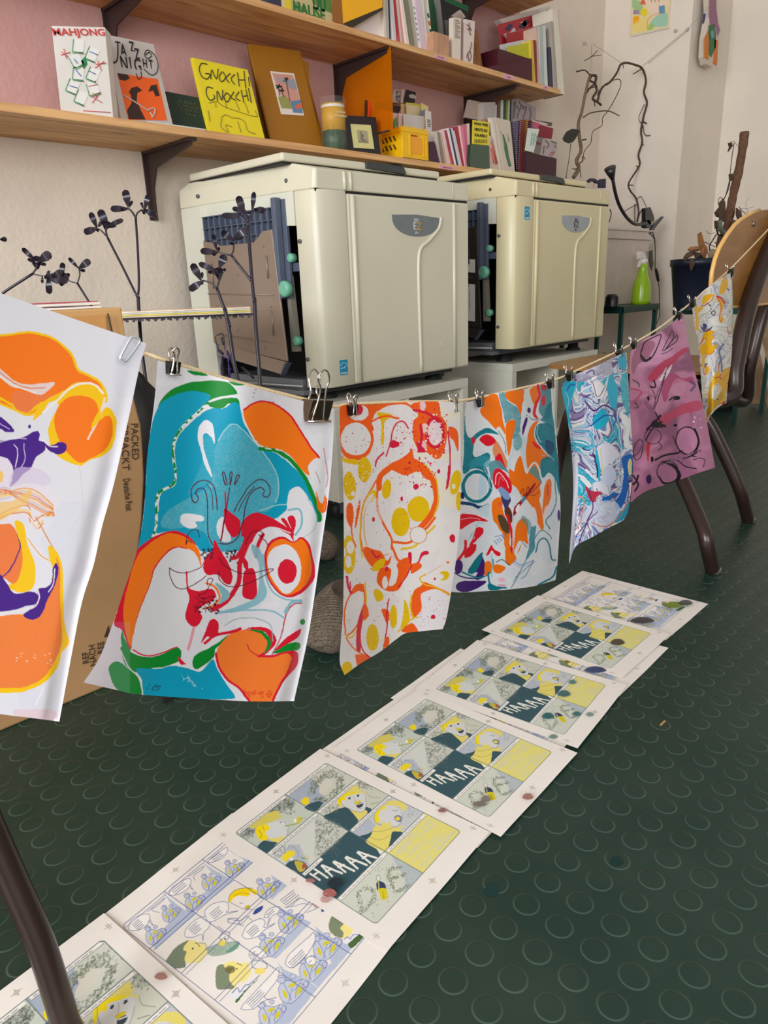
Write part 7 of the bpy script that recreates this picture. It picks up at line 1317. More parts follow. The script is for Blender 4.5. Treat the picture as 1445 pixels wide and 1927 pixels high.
# --- pamphlets between crate and green sleeve
pam = [((162,1118),(190,1120),(232,1392),(212,1388),(208,196,186),'greyish white'),((190,1120),(212,1122),(258,1396),(236,1392),(150,130,120),'taupe'),((212,1125),(240,1130),(286,1398),(262,1396),(196,176,150),'sand coloured'),((236,1108),(252,1108),(312,1400),(290,1398),(220,190,196),'pale pink'),((250,1190),(262,1190),(330,1402),(316,1400),(214,100,30),'orange'),((245,1106),(276,1104),(350,1404),(328,1402),(168,60,82),'crimson'),
 ((278,1090),(292,1090),(360,1408),(350,1405),(226,220,214),'white'),((292,1095),(306,1095),(376,1410),(364,1408),(48,56,100),'navy blue'),((306,1090),(324,1088),(392,1410),(378,1410),(196,200,214),'pale blue'),((324,1110),(340,1110),(408,1412),(394,1410),(206,196,186),'cream'),((342,1075),(368,1070),(424,1412),(408,1412),(170,44,72),'dark pink'),((366,1068),(392,1075),(438,1414),(426,1412),(232,222,214),'bright white'),((392,1082),(414,1066),(448,1412),(438,1414),(220,130,150),'rose'),((414,1062),(440,1056),(458,1414),(448,1414),(214,104,136),'hot pink'),((442,1056),(466,1046),(474,1414),(460,1414),(222,214,204),'off-white')]
for i, (a, b, c_, d, col, nm) in enumerate(pam): slab('pamphlet', '%s thin pamphlet leaning in the row between crate and green sleeve' % nm, 'pamphlet', col, Z3(a, b, c_, d), 1.915+.002*(i % 3), .11, ZLOW, .0, 'pamphlets in the row right of the crate')
t, F = slab('sleeve', 'glossy dark green plastic sleeve on the lower shelf', 'sleeve', (20,66,40), Z3((478,1225),(630,1235),(632,1425),(470,1415)), 1.90, .05, ZLOW, m=mat('green_gloss', (18, 64, 40), .15, coat=.8))
t, F = slab('card', 'yellow card with black lettering above the green sleeve', 'card', (222,204,50), Z3((497,1020),(636,1040),(632,1238),(492,1222)), 1.906, .003, None)
for k in range(3): text_on(t, F, ('WAS WIR', 'HEUTE SO', 'KAUFEN ?')[k], Z3((505,1050+k*48))[0], Z3((620,1066+k*48))[0], .014, (40,36,20), .0003)
strokes(t, F, 'bars', [Z3((510+k*14,1185),(512+k*14,1215)) for k in range(8)], (40,36,20), .0012)
slab('box', 'tan card seen between the yellow card and the white zines', 'card', (176,120,84), Z3((600,1010),(650,1015),(655,1400),(625,1400)), 1.96, .02, ZLOW)
for i, (q, lab, col) in enumerate((([(632,1150),(655,1160),(720,1424),(645,1422)], 'white zine with red brush marks on its cover', (206,180,168)), ([(640,1000),(660,1000),(740,1428),(722,1426)], 'white zine edge, leftmost of the three pale zines', (226,216,202)), ([(660,1000),(686,996),(760,1430),(742,1430)], 'white zine edge, middle of the three pale zines', (214,204,190)))):
    t, F = slab('zine', lab, 'zine', col, Z3(*q), 1.905+.002*i, .012 if i else .02, ZLOW)
    if i == 0: strokes(t, F, 'red_marks', [Z3((650,1200),(690,1400)), Z3((660,1230),(700,1390)), Z3((648,1260),(670,1390))], (190,80,76), .0022)
t, F = slab('zine', 'white zine with a green brush drawing on its cover', 'zine', (206,192,176), Z3((686,996),(812,1028),(856,1436),(760,1430)), 1.903, .004, ZLOW)
decal(t, F, 'green_brush', Z3((742,1150),(755,1140),(790,1250),(800,1330),(822,1410),(800,1420),(775,1330),(758,1250)), (70,112,84)); strokes(t, F, 'grey_marks', [Z3((725,1110),(745,1160),(760,1250)), Z3((780,1130),(800,1200))], (150,156,140), .002)
# --- spiral notebooks
sp = [((815,1030),(840,1030),(868,1438),(856,1438),(52,50,56),(190,190,190),'charcoal'),((840,1030),(880,1035),(868,1400),(855,1400),(98,76,128),(150,140,160),'violet'),((880,1025),(905,1030),(885,1438),(868,1438),(60,44,50),(206,200,200),'brown-black'),((905,1040),(930,1045),(905,1440),(885,1440),(140,40,48),(176,60,50),'dark red'),((930,1015),(970,1020),(922,1442),(902,1442),(120,64,44),(228,180,50),'rust with yellow coil'),((965,1060),(985,1060),(935,1442),(922,1442),(70,30,70),(120,60,90),'purple'),((985,1020),(1010,1030),(962,1442),(938,1442),(96,30,52),(230,226,222),'burgundy with white coil')]
for i, (a, b, c_, d, col, coil, nm) in enumerate(sp):
    t, F = slab('spiral_notebook', '%s spiral notebook standing on the lower shelf' % nm, 'notebook', col, Z3(a, b, c_, d), 1.915, .10, ZLOW, 0, 'spiral notebooks right of the zines')
    mb = MB(); n = 26
    for k in range(n):
        f = (k+.5)/n; a_ = np.array(a)*(1-f)+np.array(d)*f; b_2 = np.array(b)*(1-f)+np.array(c_)*f; m_ = a_*.45+b_2*.55
        p, q = F(*Z3(tuple(m_*.8+a_*.2))[0], -.003), F(*Z3(tuple(m_*.4+b_2*.6))[0], -.003); mb.tube([tuple(p), tuple(q)], .0011, 5)
    mb.build('coil', cmat(coil, .3), t)
t, F = slab('card', 'white card with teal lettering in front of the file box', 'card', (216,222,212), Z3((965,1088),(1060,1098),(1012,1296),(940,1278)), 1.885, .002, None)
for k in range(3): A_, B_ = F(*Z3((985+k*20,1240))[0]), F(*Z3((1005+k*20,1125))[0]); v = B_-A_; lettering(('POSTKARTEN','LESEZEICHEN','STICKER')[k], .012, tuple((A_+B_)/2), tuple(v), (-v[2],0,v[0]), cmat((80,150,140)), t, sx=.7, depth=.0002)
slab('card', 'pink card with a white stripe behind the teal lettered card', 'card', (196,84,116), Z3((985,1030),(1060,1045),(1050,1100),(975,1090)), 1.92, .003, None)
slab('card', 'crimson card behind the burgundy file box', 'card', (140,24,46), Z3((1050,1053),(1180,1092),(1165,1182),(1045,1160)), 1.94, .004, None)
slab('card', 'pale pink card topmost behind the crimson card', 'card', (214,186,184), Z3((1000,1018),(1130,1050),(1120,1080),(1010,1060)), 1.96, .003, None)
slab('clipboard', 'grey-brown clipboard corner behind the pink cards', 'clipboard', (96,84,74), Z3((1020,1018),(1170,1042),(1165,1072),(1100,1060)), 1.98, .003, None)
t, F = slab('magazine', 'magazine with a grey-brown photo cover in the burgundy file box', 'magazine', (146,130,120), Z3((1030,1160),(1110,1175),(1080,1330),(1000,1300)), 1.915, .004, None); decal(t, F, 'red_patch', Z3((1030,1200),(1070,1215),(1060,1235),(1035,1225)), (130,52,56))
t, F = slab('magazine', 'magazine with black and red drawing in the burgundy file box', 'magazine', (186,170,168), Z3((1095,1178),(1216,1210),(1190,1340),(1070,1320)), 1.91, .004, None); strokes(t, F, 'black_lines', [Z3((1110,1190),(1140,1230),(1120,1260)), Z3((1160,1200),(1200,1215)), Z3((1100,1240),(1090,1310)), Z3((1190,1240),(1200,1250))], (46,40,44), .0014); strokes(t, F, 'red_lines', [Z3((1140,1320),(1170,1290)), Z3((1160,1325),(1185,1290))], (170,50,60), .0014)
slab('file_box', 'burgundy file box at the right end of the lower shelf', 'file box', (62,20,34), Z3((952,1290),(1208,1348),(1202,1476),(945,1440)), 1.89, .09, ZLOW)
# --- back row of the lower shelf
TF = slab('magazine', 'pale magazine with yellow streaks at the back under the middle shelf', 'magazine', (186,170,158), Z4((20,60),(240,105),(230,380),(-40,330)), 2.06, .01, None); decal(*TF, 'yellow_strip', Z4((150,100),(215,110),(205,320),(120,300)), (196,164,110))
for i, (a, b, c_, d, col, nm) in enumerate((((240,100),(420,95),(410,380),(230,380),(188,180,172),'wide pale grey'),((420,140),(440,140),(430,350),(410,350),(206,200,190),'narrow white'),((455,80),(495,70),(490,360),(450,350),(112,78,74),'brown'),((505,65),(540,65),(520,370),(498,370),(206,214,196),'pale green'),((540,70),(580,70),(560,370),(522,370),(56,92,58),'dark green'),((580,70),(605,70),(590,375),(562,375),(120,146,90),'olive green'),((600,70),(640,68),(612,375),(588,375),(222,214,150),'pale yellow'),((638,65),(665,65),(645,330),(620,330),(60,76,100),'slate blue'),((662,62),(740,45),(690,350),(640,360),(214,208,204),'white'))):
    slab('book', '%s spine in the back row under the middle shelf' % nm, 'book', col, Z4(a, b, c_, d), 2.03, .03, ZLOW, 0, 'books in the back row of the lower shelf')
t, F = slab('book', 'book with a grey ink drawing on its cover in the back row', 'book', (160,146,146), Z4((742,40),(1035,180),(985,400),(660,380)), 2.00, .01, ZLOW)
strokes(t, F, 'ink_drawing', [Z4((720,100),(700,250),(690,340)), Z4((770,90),(800,160),(760,260),(740,340)), Z4((800,140),(850,180),(820,200)), Z4((880,160),(860,260),(830,350)), Z4((930,180),(950,280),(930,360)), Z4((740,150),(760,200))], (96,84,96), .0022)
# ================= MIDDLE SHELF =================
slab('book', 'dark blue book cut by the photo top on the middle shelf', 'book', (48,50,72), Z2((190,-60),(305,-60),(305,42),(190,22)), 1.92, .03, ZUP)
t, F = slab('book', 'green and beige painted book with green letters on the middle shelf', 'book', (196,176,128), Z2((300,-90),(625,-90),(637,152),(312,58)), 1.905, .03, ZUP)
decal(t, F, 'yellow_spine', Z2((303,-60),(345,-50),(355,68),(312,58)), (222,196,40)); decal(t, F, 'green_patch', Z2((480,-60),(620,-40),(630,90),(560,60),(500,20)), (86,126,58)); decal(t, F, 'green_patch', Z2((370,20),(400,10),(430,60),(400,85),(365,65)), (110,140,70))
text_on(t, F, 'DU', Z2((505,20))[0], Z2((580,40))[0], .05, (32,92,36), .001); text_on(t, F, 'HAUSE', Z2((365,45))[0], Z2((580,110))[0], .04, (36,110,44), .0012)
t, F = slab('box', 'bright yellow box with a dark slanted underside on the middle shelf', 'box', (244,176,14), Z2((690,-80),(975,-80),(973,50),(705,160)), 1.90, .10, None)
decal(t, F, 'brown_side', Z2((628,-80),(690,-80),(705,160),(640,150)), (150,92,30))
decal(t, F, 'dark_underside', Z2((705,160),(973,50),(976,68),(780,182),(720,172)), (52,40,26))
slab('book', 'large white book beside the yellow box on the middle shelf', 'book', (232,222,216), Z2((780,100),(980,40),(985,262),(770,195)), 1.93, .03, ZUP)
ups = [((125,-40),(145,-40),(165,435),(135,425),(214,204,190),'cream'),((145,-40),(178,-40),(195,440),(165,435),(190,178,166),'beige'),((178,-40),(196,-40),(212,445),(198,440),(44,40,52),'black'),((196,-40),(214,-40),(246,450),(214,446),(176,182,196),'blue-grey'),((214,-40),(236,-40),(280,458),(246,452),(206,198,196),'light grey'),((236,-40),(262,-40),(320,470),(282,460),(192,70,80),'red speckled'),((264,-40),(290,-40),(346,480),(322,475),(212,196,184),'sand'),((290,-40),(322,-40),(390,495),(348,485),(222,150,146),'salmon pink'),((322,-40),(345,-40),(430,512),(392,500),(226,214,204),'ivory'),
 ((346,-40),(400,-40),(490,520),(432,514),(128,124,104),'wide olive grey'),((400,-40),(440,-40),(525,540),(488,528),(176,170,150),'sage'),((440,-40),(476,-40),(560,552),(525,545),(218,216,208),'white with green specks'),((476,-40),(548,-40),(620,568),(562,556),(214,194,206),'wide pale lilac'),((548,-40),(580,-40),(640,580),(622,575),(228,218,206),'pale cream'),((580,-40),(605,-40),(665,590),(642,585),(196,190,176),'light taupe'),((605,-40),(632,-40),(700,600),(668,592),(226,220,206),'white dotted red and green')]
for i, (a, b, c_, d, col, nm) in enumerate(ups):
    t, F = slab('book', '%s spine in the row of tall books on the middle shelf' % nm, 'book', col, Z6(a, b, c_, d), 1.915+.002*(i % 4), .14, ZUP, 0, 'tall books on the middle shelf')
    if 'dotted' in nm:
        for k, cc in enumerate(((40,90,60),(206,90,50),(40,80,60),(206,60,50))): decal(t, F, 'dot', Z6((618+k*14,150+k*90),(640+k*14,150+k*90),(652+k*13,200+k*90),(632+k*13,200+k*90)), cc)
    if 'red speckled' in nm: decal(t, F, 'red_streak', Z6((240,0),(262,0),(300,400),(280,390)), (176,40,54))
    if 'green specks' in nm: strokes(t, F, 'specks', [Z6((470+k*8,80+k*60),(480+k*8,100+k*60)) for k in range(7)], (90,120,80), .0014)
slab('book', 'dark green book leaning beside the wooden block', 'book', (22,78,50), Z6((632,-40),(740,-40),(770,380),(690,380)), 1.96, .03, ZUP)
TF = slab('book', 'black book with a green top edge on the middle shelf', 'book', (28,28,32), Z6((735,-40),(1090,130),(1080,560),(800,520)), 2.05, .02, ZUP); decal(*TF, 'green_top', Z6((840,-40),(1090,70),(1088,135),(830,20)), (28,96,62))
for i, (a, b, c_, d, col, nm) in enumerate((((725,-20),(770,-20),(850,600),(815,560),(122,118,112),'grey'),((838,225),(860,228),(925,655),(880,640),(100,98,98),'charcoal'),((862,230),(890,235),(935,660),(922,655),(60,58,62),'near black'))): slab('book', '%s thin leaning spine right of the wooden block' % nm, 'book', col, Z6(a, b, c_, d), 1.95+.004*i, .06, ZUP, 0, 'dark books right of the wooden block')
t, F = slab('wooden_block', 'small light wooden block at the front of the middle shelf', 'block', (196,150,116), Z6((705,370),(748,372),(745,625),(700,600)), 1.884, .001, ZUP)
q = [ony(*p, 1.884) for p in Z6((745,372),(838,412),(836,650),(742,620))]
MB().box(ony(*Z6((702,500))[0], 1.884)[0], ony(*Z6((838,500))[0], 1.90)[0], 1.886, 1.925, ZUP+.0003, float(ony(*Z6((745,368))[0], 1.886)[2])).build('body', mat('block_wood', (190, 142, 110), .6, var=.12, scale=30), t)
t, F = slab('card', 'narrow white card with lines of small print on the middle shelf', 'card', (224,208,192), Z6((918,195),(1010,212),(1003,686),(920,662)), 1.89, .02, ZUP)
strokes(t, F, 'print', [Z6((935,225+k*18),(995 if k % 3 else 975,232+k*18)) for k in range(12)], (120,108,104), .0008)
slab('booklet', 'brown-grey booklet edges between the two white cards', 'booklet', (150,126,114), Z6((1008,150),(1050,230),(1045,692),(1005,684)), 1.905, .04, ZUP); slab('booklet', 'light crumpled paper rising behind the printed card', 'paper', (176,162,150), Z6((905,180),(1000,110),(1060,190),(1000,230)), 1.93, .01, None)
t, F = slab('card', 'white card with a brown flower drawing on the middle shelf', 'card', (220,204,196), Z6((1056,215),(1166,242),(1142,728),(1046,694)), 1.895, .02, ZUP)
strokes(t, F, 'flower', [Z6((1070,280),(1100,300),(1120,350)), Z6((1100,260),(1095,330),(1115,400)), Z6((1075,330),(1110,330)), Z6((1125,480),(1110,560),(1075,620),(1070,660)), Z6((1105,570),(1120,640),(1100,700)), Z6((1085,600),(1090,690))], (134,92,86), .0018)
slab('woven_folder', 'brown wavy textured folder beside the flower card', 'folder', (140,88,44), Z6((1160,330),(1190,350),(1262,760),(1146,730)), 1.93, .05, ZUP, m=mat('woven_brown', (146, 94, 48), .7, var=.35, scale=60))
# right group
t, F = slab('file_box', 'dark red file box on the right of the middle shelf', 'file box', (72,6,24), Z3((614,572),(996,494),(1000,692),(620,600)), 1.895, .01, None)
x0_, x1_ = float(ony(*Z3((640,590))[0], 1.90)[0]), float(ony(*Z3((998,690))[0], 1.90)[0]); zt_ = float(ony(*Z3((996,494))[0], 1.895)[2])
MB().box(x0_+.06, x1_, 1.906, 2.02, ZUP+.0003, zt_).build('body', cmat((72,6,24)), t)
rg = [([(720,165),(1152,48),(1215,740),(1160,730)], 'large white folder tallest in the right book group', (206,196,188), 2.06, .03), ([(722,205),(1135,92),(1140,400),(750,420)], 'red and dark marbled large book cover in the right group', (176,46,54), 2.03, .01),
 ([(768,285),(1138,205),(1130,700),(1040,690)], 'white book behind the red folder', (214,204,196), 2.0, .01), ([(790,282),(1022,232),(1020,430),(795,440)], 'plain red folder in the right group', (166,40,46), 1.985, .006), ([(738,378),(1000,322),(1012,520),(750,560)], 'white booklet behind the yellow-green card', (208,202,200), 1.955, .01), ([(795,395),(985,362),(992,490),(800,528)], 'yellow-green card above the dark red file box', (190,186,34), 1.925, .004)]
for q, lab, col, Y, dep in rg:
    t, F = slab('book' if 'card' not in lab else 'card', lab, 'book' if 'card' not in lab else 'card', col, Z3(*q), Y, dep, None)
    if 'marbled' in lab:
        for a, b, cc in (((760,250),(840,215),(60,50,90)),((900,190),(960,215),(206,200,206)),((990,160),(1060,190),(200,120,120)),((800,290),(860,250),(210,200,204)),((880,230),(980,180),(50,40,70)),((1100,100),(1135,95),(40,30,60))): decal(t, F, 'marbling', Z3(a, ((a[0]+b[0])/2+10, min(a[1], b[1])-14), b, ((a[0]+b[0])/2, max(a[1], b[1])+12)), cc)
sps = [((985,340),(1005,335),(1032,690),(1002,688),(214,186,70),'yellow'),((1005,340),(1030,340),(1045,695),(1032,692),(150,30,50),'thin crimson'),((1035,230),(1060,225),(1075,700),(1048,696),(206,176,156),'peach'),((1060,225),(1085,222),(1100,706),(1076,702),(176,184,180),'grey-green'),((1085,222),(1112,215),(1135,715),(1104,708),(206,214,210),'pale mint'),((1135,400),(1160,400),(1200,735),(1140,718),(60,56,74),'dark slate'),((1160,180),(1175,180),(1212,740),(1190,738),(170,160,150),'taupe'),((1170,75),(1215,70),(1275,720),(1222,728),(222,214,196),'broad ivory'),((1222,82),(1240,84),(1272,640),(1262,650),(226,196,190),'thin pinkish')]
for i, (a, b, c_, d, col, nm) in enumerate(sps): slab('book', '%s spine at the right end of the middle shelf' % nm, 'book', col, Z3(a, b, c_, d), 1.915+.003*(i % 3), .10, ZUP, 0, 'books at the right end of the middle shelf')
# ================= RIGHT SIDE: PLANTS, STOOLS, LAMP =================
GRN = mat('dark_green_steel', (20, 62, 54), .35, .2)
def stool(x0, x1, y0, y1, z, label):
    t = thing('metal_stool', ((x0+x1)/2, (y0+y1)/2, 0), label, 'stool')
    mb = MB(); mb.box(x0, x1, y0, y1, z-.004, z); mb.box(x0, x1, y0, y0+.004, z-.030, z-.004); mb.box(x0, x1, y1-.004, y1, z-.03, z-.004); mb.box(x0, x0+.004, y0, y1, z-.03, z-.004); mb.box(x1-.004, x1, y0, y1, z-.03, z-.004)
    mb.build('top', GRN, t)
    for x in (x0+.012, x1-.012):
        for y in (y0+.012, y1-.012): MB().box(x-.009, x+.009, y-.009, y+.009, 0, z-.004).build('leg', GRN, t)
    return t
zS = float(ony(1205, 571, 1.70)[2]); xs1 = float(ony(1240, 570, 1.60)[0])
stool(xs1-.37, xs1, 1.60, 1.93, zS, 'dark green metal stool holding the white planter and spray bottle')
zP = float(ony(1290, 579, 1.45)[2]); xp0 = float(ony(1286, 580, 1.45)[0])
stool(xp0, xp0+.40, 1.16, 1.50, zP, 'dark green metal stool holding the blue pot, behind the chair')
# planter box
PLW = mat('pinkish_white_plastic', (206, 190, 178), .5)
yp = 1.71; a = ony(1228, 434, yp); b = ony(1208, 566, yp); xl = float(ony(1128, 434, yp)[0]); zt_ = float(a[2]); xr = float(a[0]); xrb = float(b[0]); zr_ = float(ony(1222, 452, yp)[2])
t = thing('planter', ((xl+xr)/2, yp+.08, zS), 'large pinkish white rectangular planter on the left green stool', 'planter')
MB().hexa([(xl+.04, yp+.015, zS+.001), (xrb, yp+.015, zS+.001), (xrb, yp+.17, zS+.001), (xl+.04, yp+.17, zS+.001), (xl+.01, yp, zr_), (xr-.02, yp, zr_), (xr-.02, yp+.2, zr_), (xl+.01, yp+.2, zr_)]).build('tub', PLW, t, bevel=.003)
MB().box(xl, xr, yp-.008, yp+.208, zr_, zt_-.006).box(xl, xr+.006, yp-.014, yp+.214, zt_-.008, zt_).build('rim', PLW, t, bevel=.002)
MB().box(xl+.015, xr-.015, yp+.01, yp+.19, zt_, zt_+.002).build('soil', mat('dry_soil', (70, 52, 40), .95, var=.3, scale=80), t)
# spray bottle
SG = mat('lime_green_plastic', (150, 190, 20), .3, coat=.3); SW = mat('white_plastic', (226, 218, 212), .4)
yq = 1.655; cb = ony(1206, 567, yq); s = float((cb-C0)@FWD)/FPX; cx = float(cb[0])-.002
t = thing('spray_bottle', (cx, yq, zS), 'lime green spray bottle with white trigger on the green stool', 'spray bottle')
prof = [(17.5,0),(18,6),(16.5,34),(13,44),(9.5,52),(8,64),(7.5,72)]
mb = MB().lathe([(r*s, zS+.0005+h_*s) for r, h_ in prof], (cx, yq, 0), 'z', 20); mb.build('bottle', SG, t)
MB().lathe([(7.5*s, zS+71*s), (7.5*s, zS+79*s), (6*s, zS+80*s)], (cx, yq, 0), 'z', 16).build('collar', SW, t)
g = lambda u, v, d=0: (cx+u*s, yq+d*s, zS+v*s)
MB().prism([g(-14,88), g(-13,80), g(-5,80), g(0,78), g(8,78), g(12,82), g(8,88), g(0,92), g(-12,93)], (0, 8*s, 0)).build('spray_head', SW, t, bevel=.001)
MB().prism([g(-6,82), g(-3,82), g(-11,66), g(-15,66), g(-10,76)], (0, 5*s, 0)).build('trigger', SW, t)
# small black speaker on the stool
q = ony(1152, 571, 1.63); t_ = MB(); s = float((q-C0)@FWD)/FPX
t_.lathe([(13*s, 0), (13*s, 2*s), (12*s, 18*s), (9*s, 23*s), (0.5*s, 24*s)], (float(q[0])-.005, 1.63, zS+.0005), 'z', 20)
solo(t_, 'small_speaker', mat('black_gloss', (36, 34, 36), .3), 'small black dome speaker on the green stool beside the rear machine', 'speaker')
# clamp lamp
BK = mat('black_lamp_plastic', (30, 28, 30), .4, coat=.2); zz = zm(1090, 300, 6.4235); yl = 1.70
t = thing('clamp_lamp', tuple(ony(*zz((830,790))[0], yl)), 'black gooseneck clamp lamp on the white planter rim', 'lamp')
L = lambda P_, y=yl: [tuple(ony(a, b, y)) for a, b in zz(*P_)]
MB().tube(catmull(L([(405,240),(430,380),(470,520),(530,640),(600,730),(670,780),(740,785),(810,772)]), 6), [.0075]*43, 12).build('gooseneck', BK, t)
h0, h1, h2 = L([(405,245)])[0], L([(388,180)])[0], L([(370,105)])[0]
MB().tube([h0, h1, h2], [.008, .017, .026], 18).build('lamp_head', BK, t)
MB().prism(L([(800,590),(860,575),(900,680),(912,760),(850,790),(800,730)]), (0,.02,0)).build('clamp_body', BK, t); MB().prism(L([(840,900),(860,912),(940,800),(1022,700),(1010,688),(900,790)]), (0,.012,0)).build('clamp_handle', mat('grey_clamp', (60, 62, 72), .4), t); MB().prism(L([(805,740),(850,730),(870,790),(850,830),(810,820)]), (0,.026,0)).build('clamp_jaw', mat('grey_clamp', (60, 62, 72), .4), t)
MB().tube(L([(870,770),(890,750),(910,775)]), .003, 6).build('spring', CHR, t)
t2_ = thing('power_cable', L([(900,880)])[0], 'thin black lamp cable with inline switch hanging down the wall', 'cable')
MB().tube(catmull(L([(870,910),(905,960),(918,1100),(918,1330)])+L([(950,1470),(965,1560),(968,1750),(968,1900),(930,1990)]), 5), .0022, 7).build('cable', BK, t2_)
MB().tube(L([(925,1325),(940,1390),(955,1470)]), [.007, .009, .007], 10).build('switch', BK, t2_, bevel=.001)
MB().tube(catmull(L([(885,880),(912,960),(916,1080)]), 5), .0018, 6).build('cable_loop', BK, t2_)
# dried branches tied to the wall
BR = mat('dark_brown_bark', (74, 56, 44), .8, var=.25, scale=60, bump=.5); BR2 = mat('grey_brown_bark', (116, 94, 72), .8, var=.2, scale=60)
zb4 = zm(1040, 0, 3.568); yv = 1.92
def branch(t, P_, w, m, y=yv, name='branch', zf=zb4):
    cl = lambda q, a, b: tuple(q) if q[0] < XR-.012 else tuple(onx(a, b, XR-.012))
    pts = catmull([cl(ony(a, b, y), a, b) for a, b in zf(*P_)], 5); rnd = random.Random(len(P_)*7+int(P_[0][0]))
    D = float((np.array(pts[0])-C0)@FWD); r0, r1 = (w if hasattr(w, '__len__') else (w, w*.8)); n = len(pts)
    return MB().tube(pts, [max(.0008, (r0+(r1-r0)*i/n)*(1+.18*(rnd.random()-.5))/3.568*D/FPX) for i in range(n)], 8).build(name, m, t)
t = thing('dried_vine', tuple(ony(*zb4((150,1180))[0], yv)), 'tall dried vine with a tangled top arching over the white planter, tied to the wall', 'dried plant'); VINE = t
branch(t, [(140,1190),(175,1130),(160,1080),(190,1010),(180,930),(172,830),(195,750),(215,650),(235,560),(250,508)], (14,8), BR2)
for P_, w in (([(250,505),(290,512),(285,560),(295,610),(268,660),(300,685),(325,705)],9),([(160,480),(215,472),(245,498)],5),([(215,640),(250,590),(280,560),(250,540),(262,510)],7),([(230,600),(290,580),(300,580)],4),([(300,680),(320,610),(345,575),(385,550),(430,490),(455,435),(495,422),(550,435),(600,460),(625,540),(612,620),(632,690),(610,780),(592,880),(600,955),(575,1040),(582,1110),(512,1225),(520,1280),(560,1335),(576,1420),(565,1490)],7.5),([(385,545),(445,532),(457,570),(425,650),(372,742),(335,790),(328,845),(270,882),(255,960),(222,1000),(205,1040),(218,1070)],3),([(205,788),(260,757),(370,745),(448,778)],4),([(600,460),(540,498)],4),([(215,408),(262,378),(300,340)],3),([(262,378),(325,370)],2.5),([(150,1130),(180,1140),(190,1195)],3),([(200,1050),(200,1080),(175,1100)],5),([(600,810),(630,830)],5),([(605,840),(612,890),(630,910),(655,908)],3),([(615,700),(580,780),(585,820),(612,822)],2.5),([(515,1243),(540,1244)],4),([(565,1370),(480,1420)],3),([(550,1370),(550,1490)],3),([(565,1340),(590,1318),(620,1370),(630,1395)],2),([(570,1480),(585,1430),(605,1405),(620,1440)],3),([(200,940),(225,936)],5),([(175,1150),(130,1130)],3),([(280,680),(282,715)],4),([(300,640),(312,600)],3),([(470,430),(475,458)],3),([(590,450),(570,435)],4),([(600,960),(610,975)],3),([(562,1115),(575,1125)],4),([(385,1405),(392,1440),(380,1490)],4)): branch(t, P_, w, BR)
t = thing('thread', tuple(ony(*zb4((268,295))[0], 2.02)), 'thin grey thread tying the dried vine to hooks on the wall', 'thread')
for P_ in ([(268,295),(465,425)], [(262,298),(262,490)], [(262,298),(248,480)], [(605,440),(905,195)], [(640,425),(905,205)], [(905,195),(1060,30)], [(455,440),(445,510)]): branch(t, P_, 1.0, mat('grey_thread', (150, 138, 128), .8), 2.0 if P_[0][0] < 500 else 1.98, 'thread_length')
for i, (a, b) in enumerate(((218,288),(825,205),(905,195))):
    q = ony(*zb4((a, b))[0], YW-.01) if i == 0 else onx(*zb4((a, b))[0], XR-.008)
    solo(MB().ball(tuple(q), .008, 10, 6).tube([tuple(q), (q[0]+(.0 if i == 0 else .012), q[1]+(.014 if i == 0 else 0), q[2])], .002, 6), 'wall_hook', mat('clear_hook', (190, 176, 172), .3), ('small hook on the back wall near the corner', 'small round hook below the wall painting', 'small nail at the pillar edge holding the thread')[i], 'hook')
t = thing('dried_leaf', tuple(ony(*zb4((90,1178))[0], 1.80)), 'single dark heart-shaped leaf on a thin upright stem', 'dried leaf')
branch(t, [(122,960),(110,1060),(90,1180)], 2.6, mat('leaf_stem', (60, 62, 48), .8), 1.80, 'stem'); q = ony(*zb4((90,1180))[0], 1.80); t.location = (q[0], q[1], 0); [setattr(c_, 'location', (0, 0, 0)) for c_ in t.children]
for c_ in t.children: c_.data.transform(Matrix.Translation((0, 0, float(q[2]))))
MB().tube([(q[0], q[1], 0), tuple(q)], .0022, 6).build('stem', mat('leaf_stem', (60, 62, 48), .8), t)
MB().prism([tuple(ony(*p, 1.80)) for p in zb4((70,930),(95,885),(130,865),(165,868),(185,882),(170,900),(155,930),(135,955),(110,962),(82,950))], (0,.004,0)).build('leaf', mat('dark_dry_green', (44, 44, 38), .7), t)
# black leaf ornament on the rear machine
zk = float(ony(1142, 355, 1.60)[2])
t = thing('leaf_ornament', tuple(ony(1135, 354, 1.60)), 'small black curled leaf ornament on top of the rear machine', 'ornament')
MB().prism([tuple(ony(*p, 1.60)) for p in zz((110,255),(145,228),(190,232),(232,262),(270,235),(322,232),(320,345),(252,345),(245,290),(215,288),(190,268),(150,258),(128,280))], (0,.01,0)).build('leaf', DL, t)
MB().tube(L([(180,300),(165,338)], 1.605), .0015, 5).build('leg', mat('copper_wire', (150, 110, 90), .5), t); MB().tube(L([(228,310),(212,340)], 1.605), .0015, 5).build('leg', mat('copper_wire', (150, 110, 90), .5), t)
MB().prism([tuple(ony(*p, 1.70)) for p in zz((845,1110),(885,1095),(888,1200),(898,1260),(878,1345),(852,1290),(842,1200))], (0,.003,0)).build('hanging_leaf', mat('dark_olive_leaf', (66, 66, 44), .7), VINE)
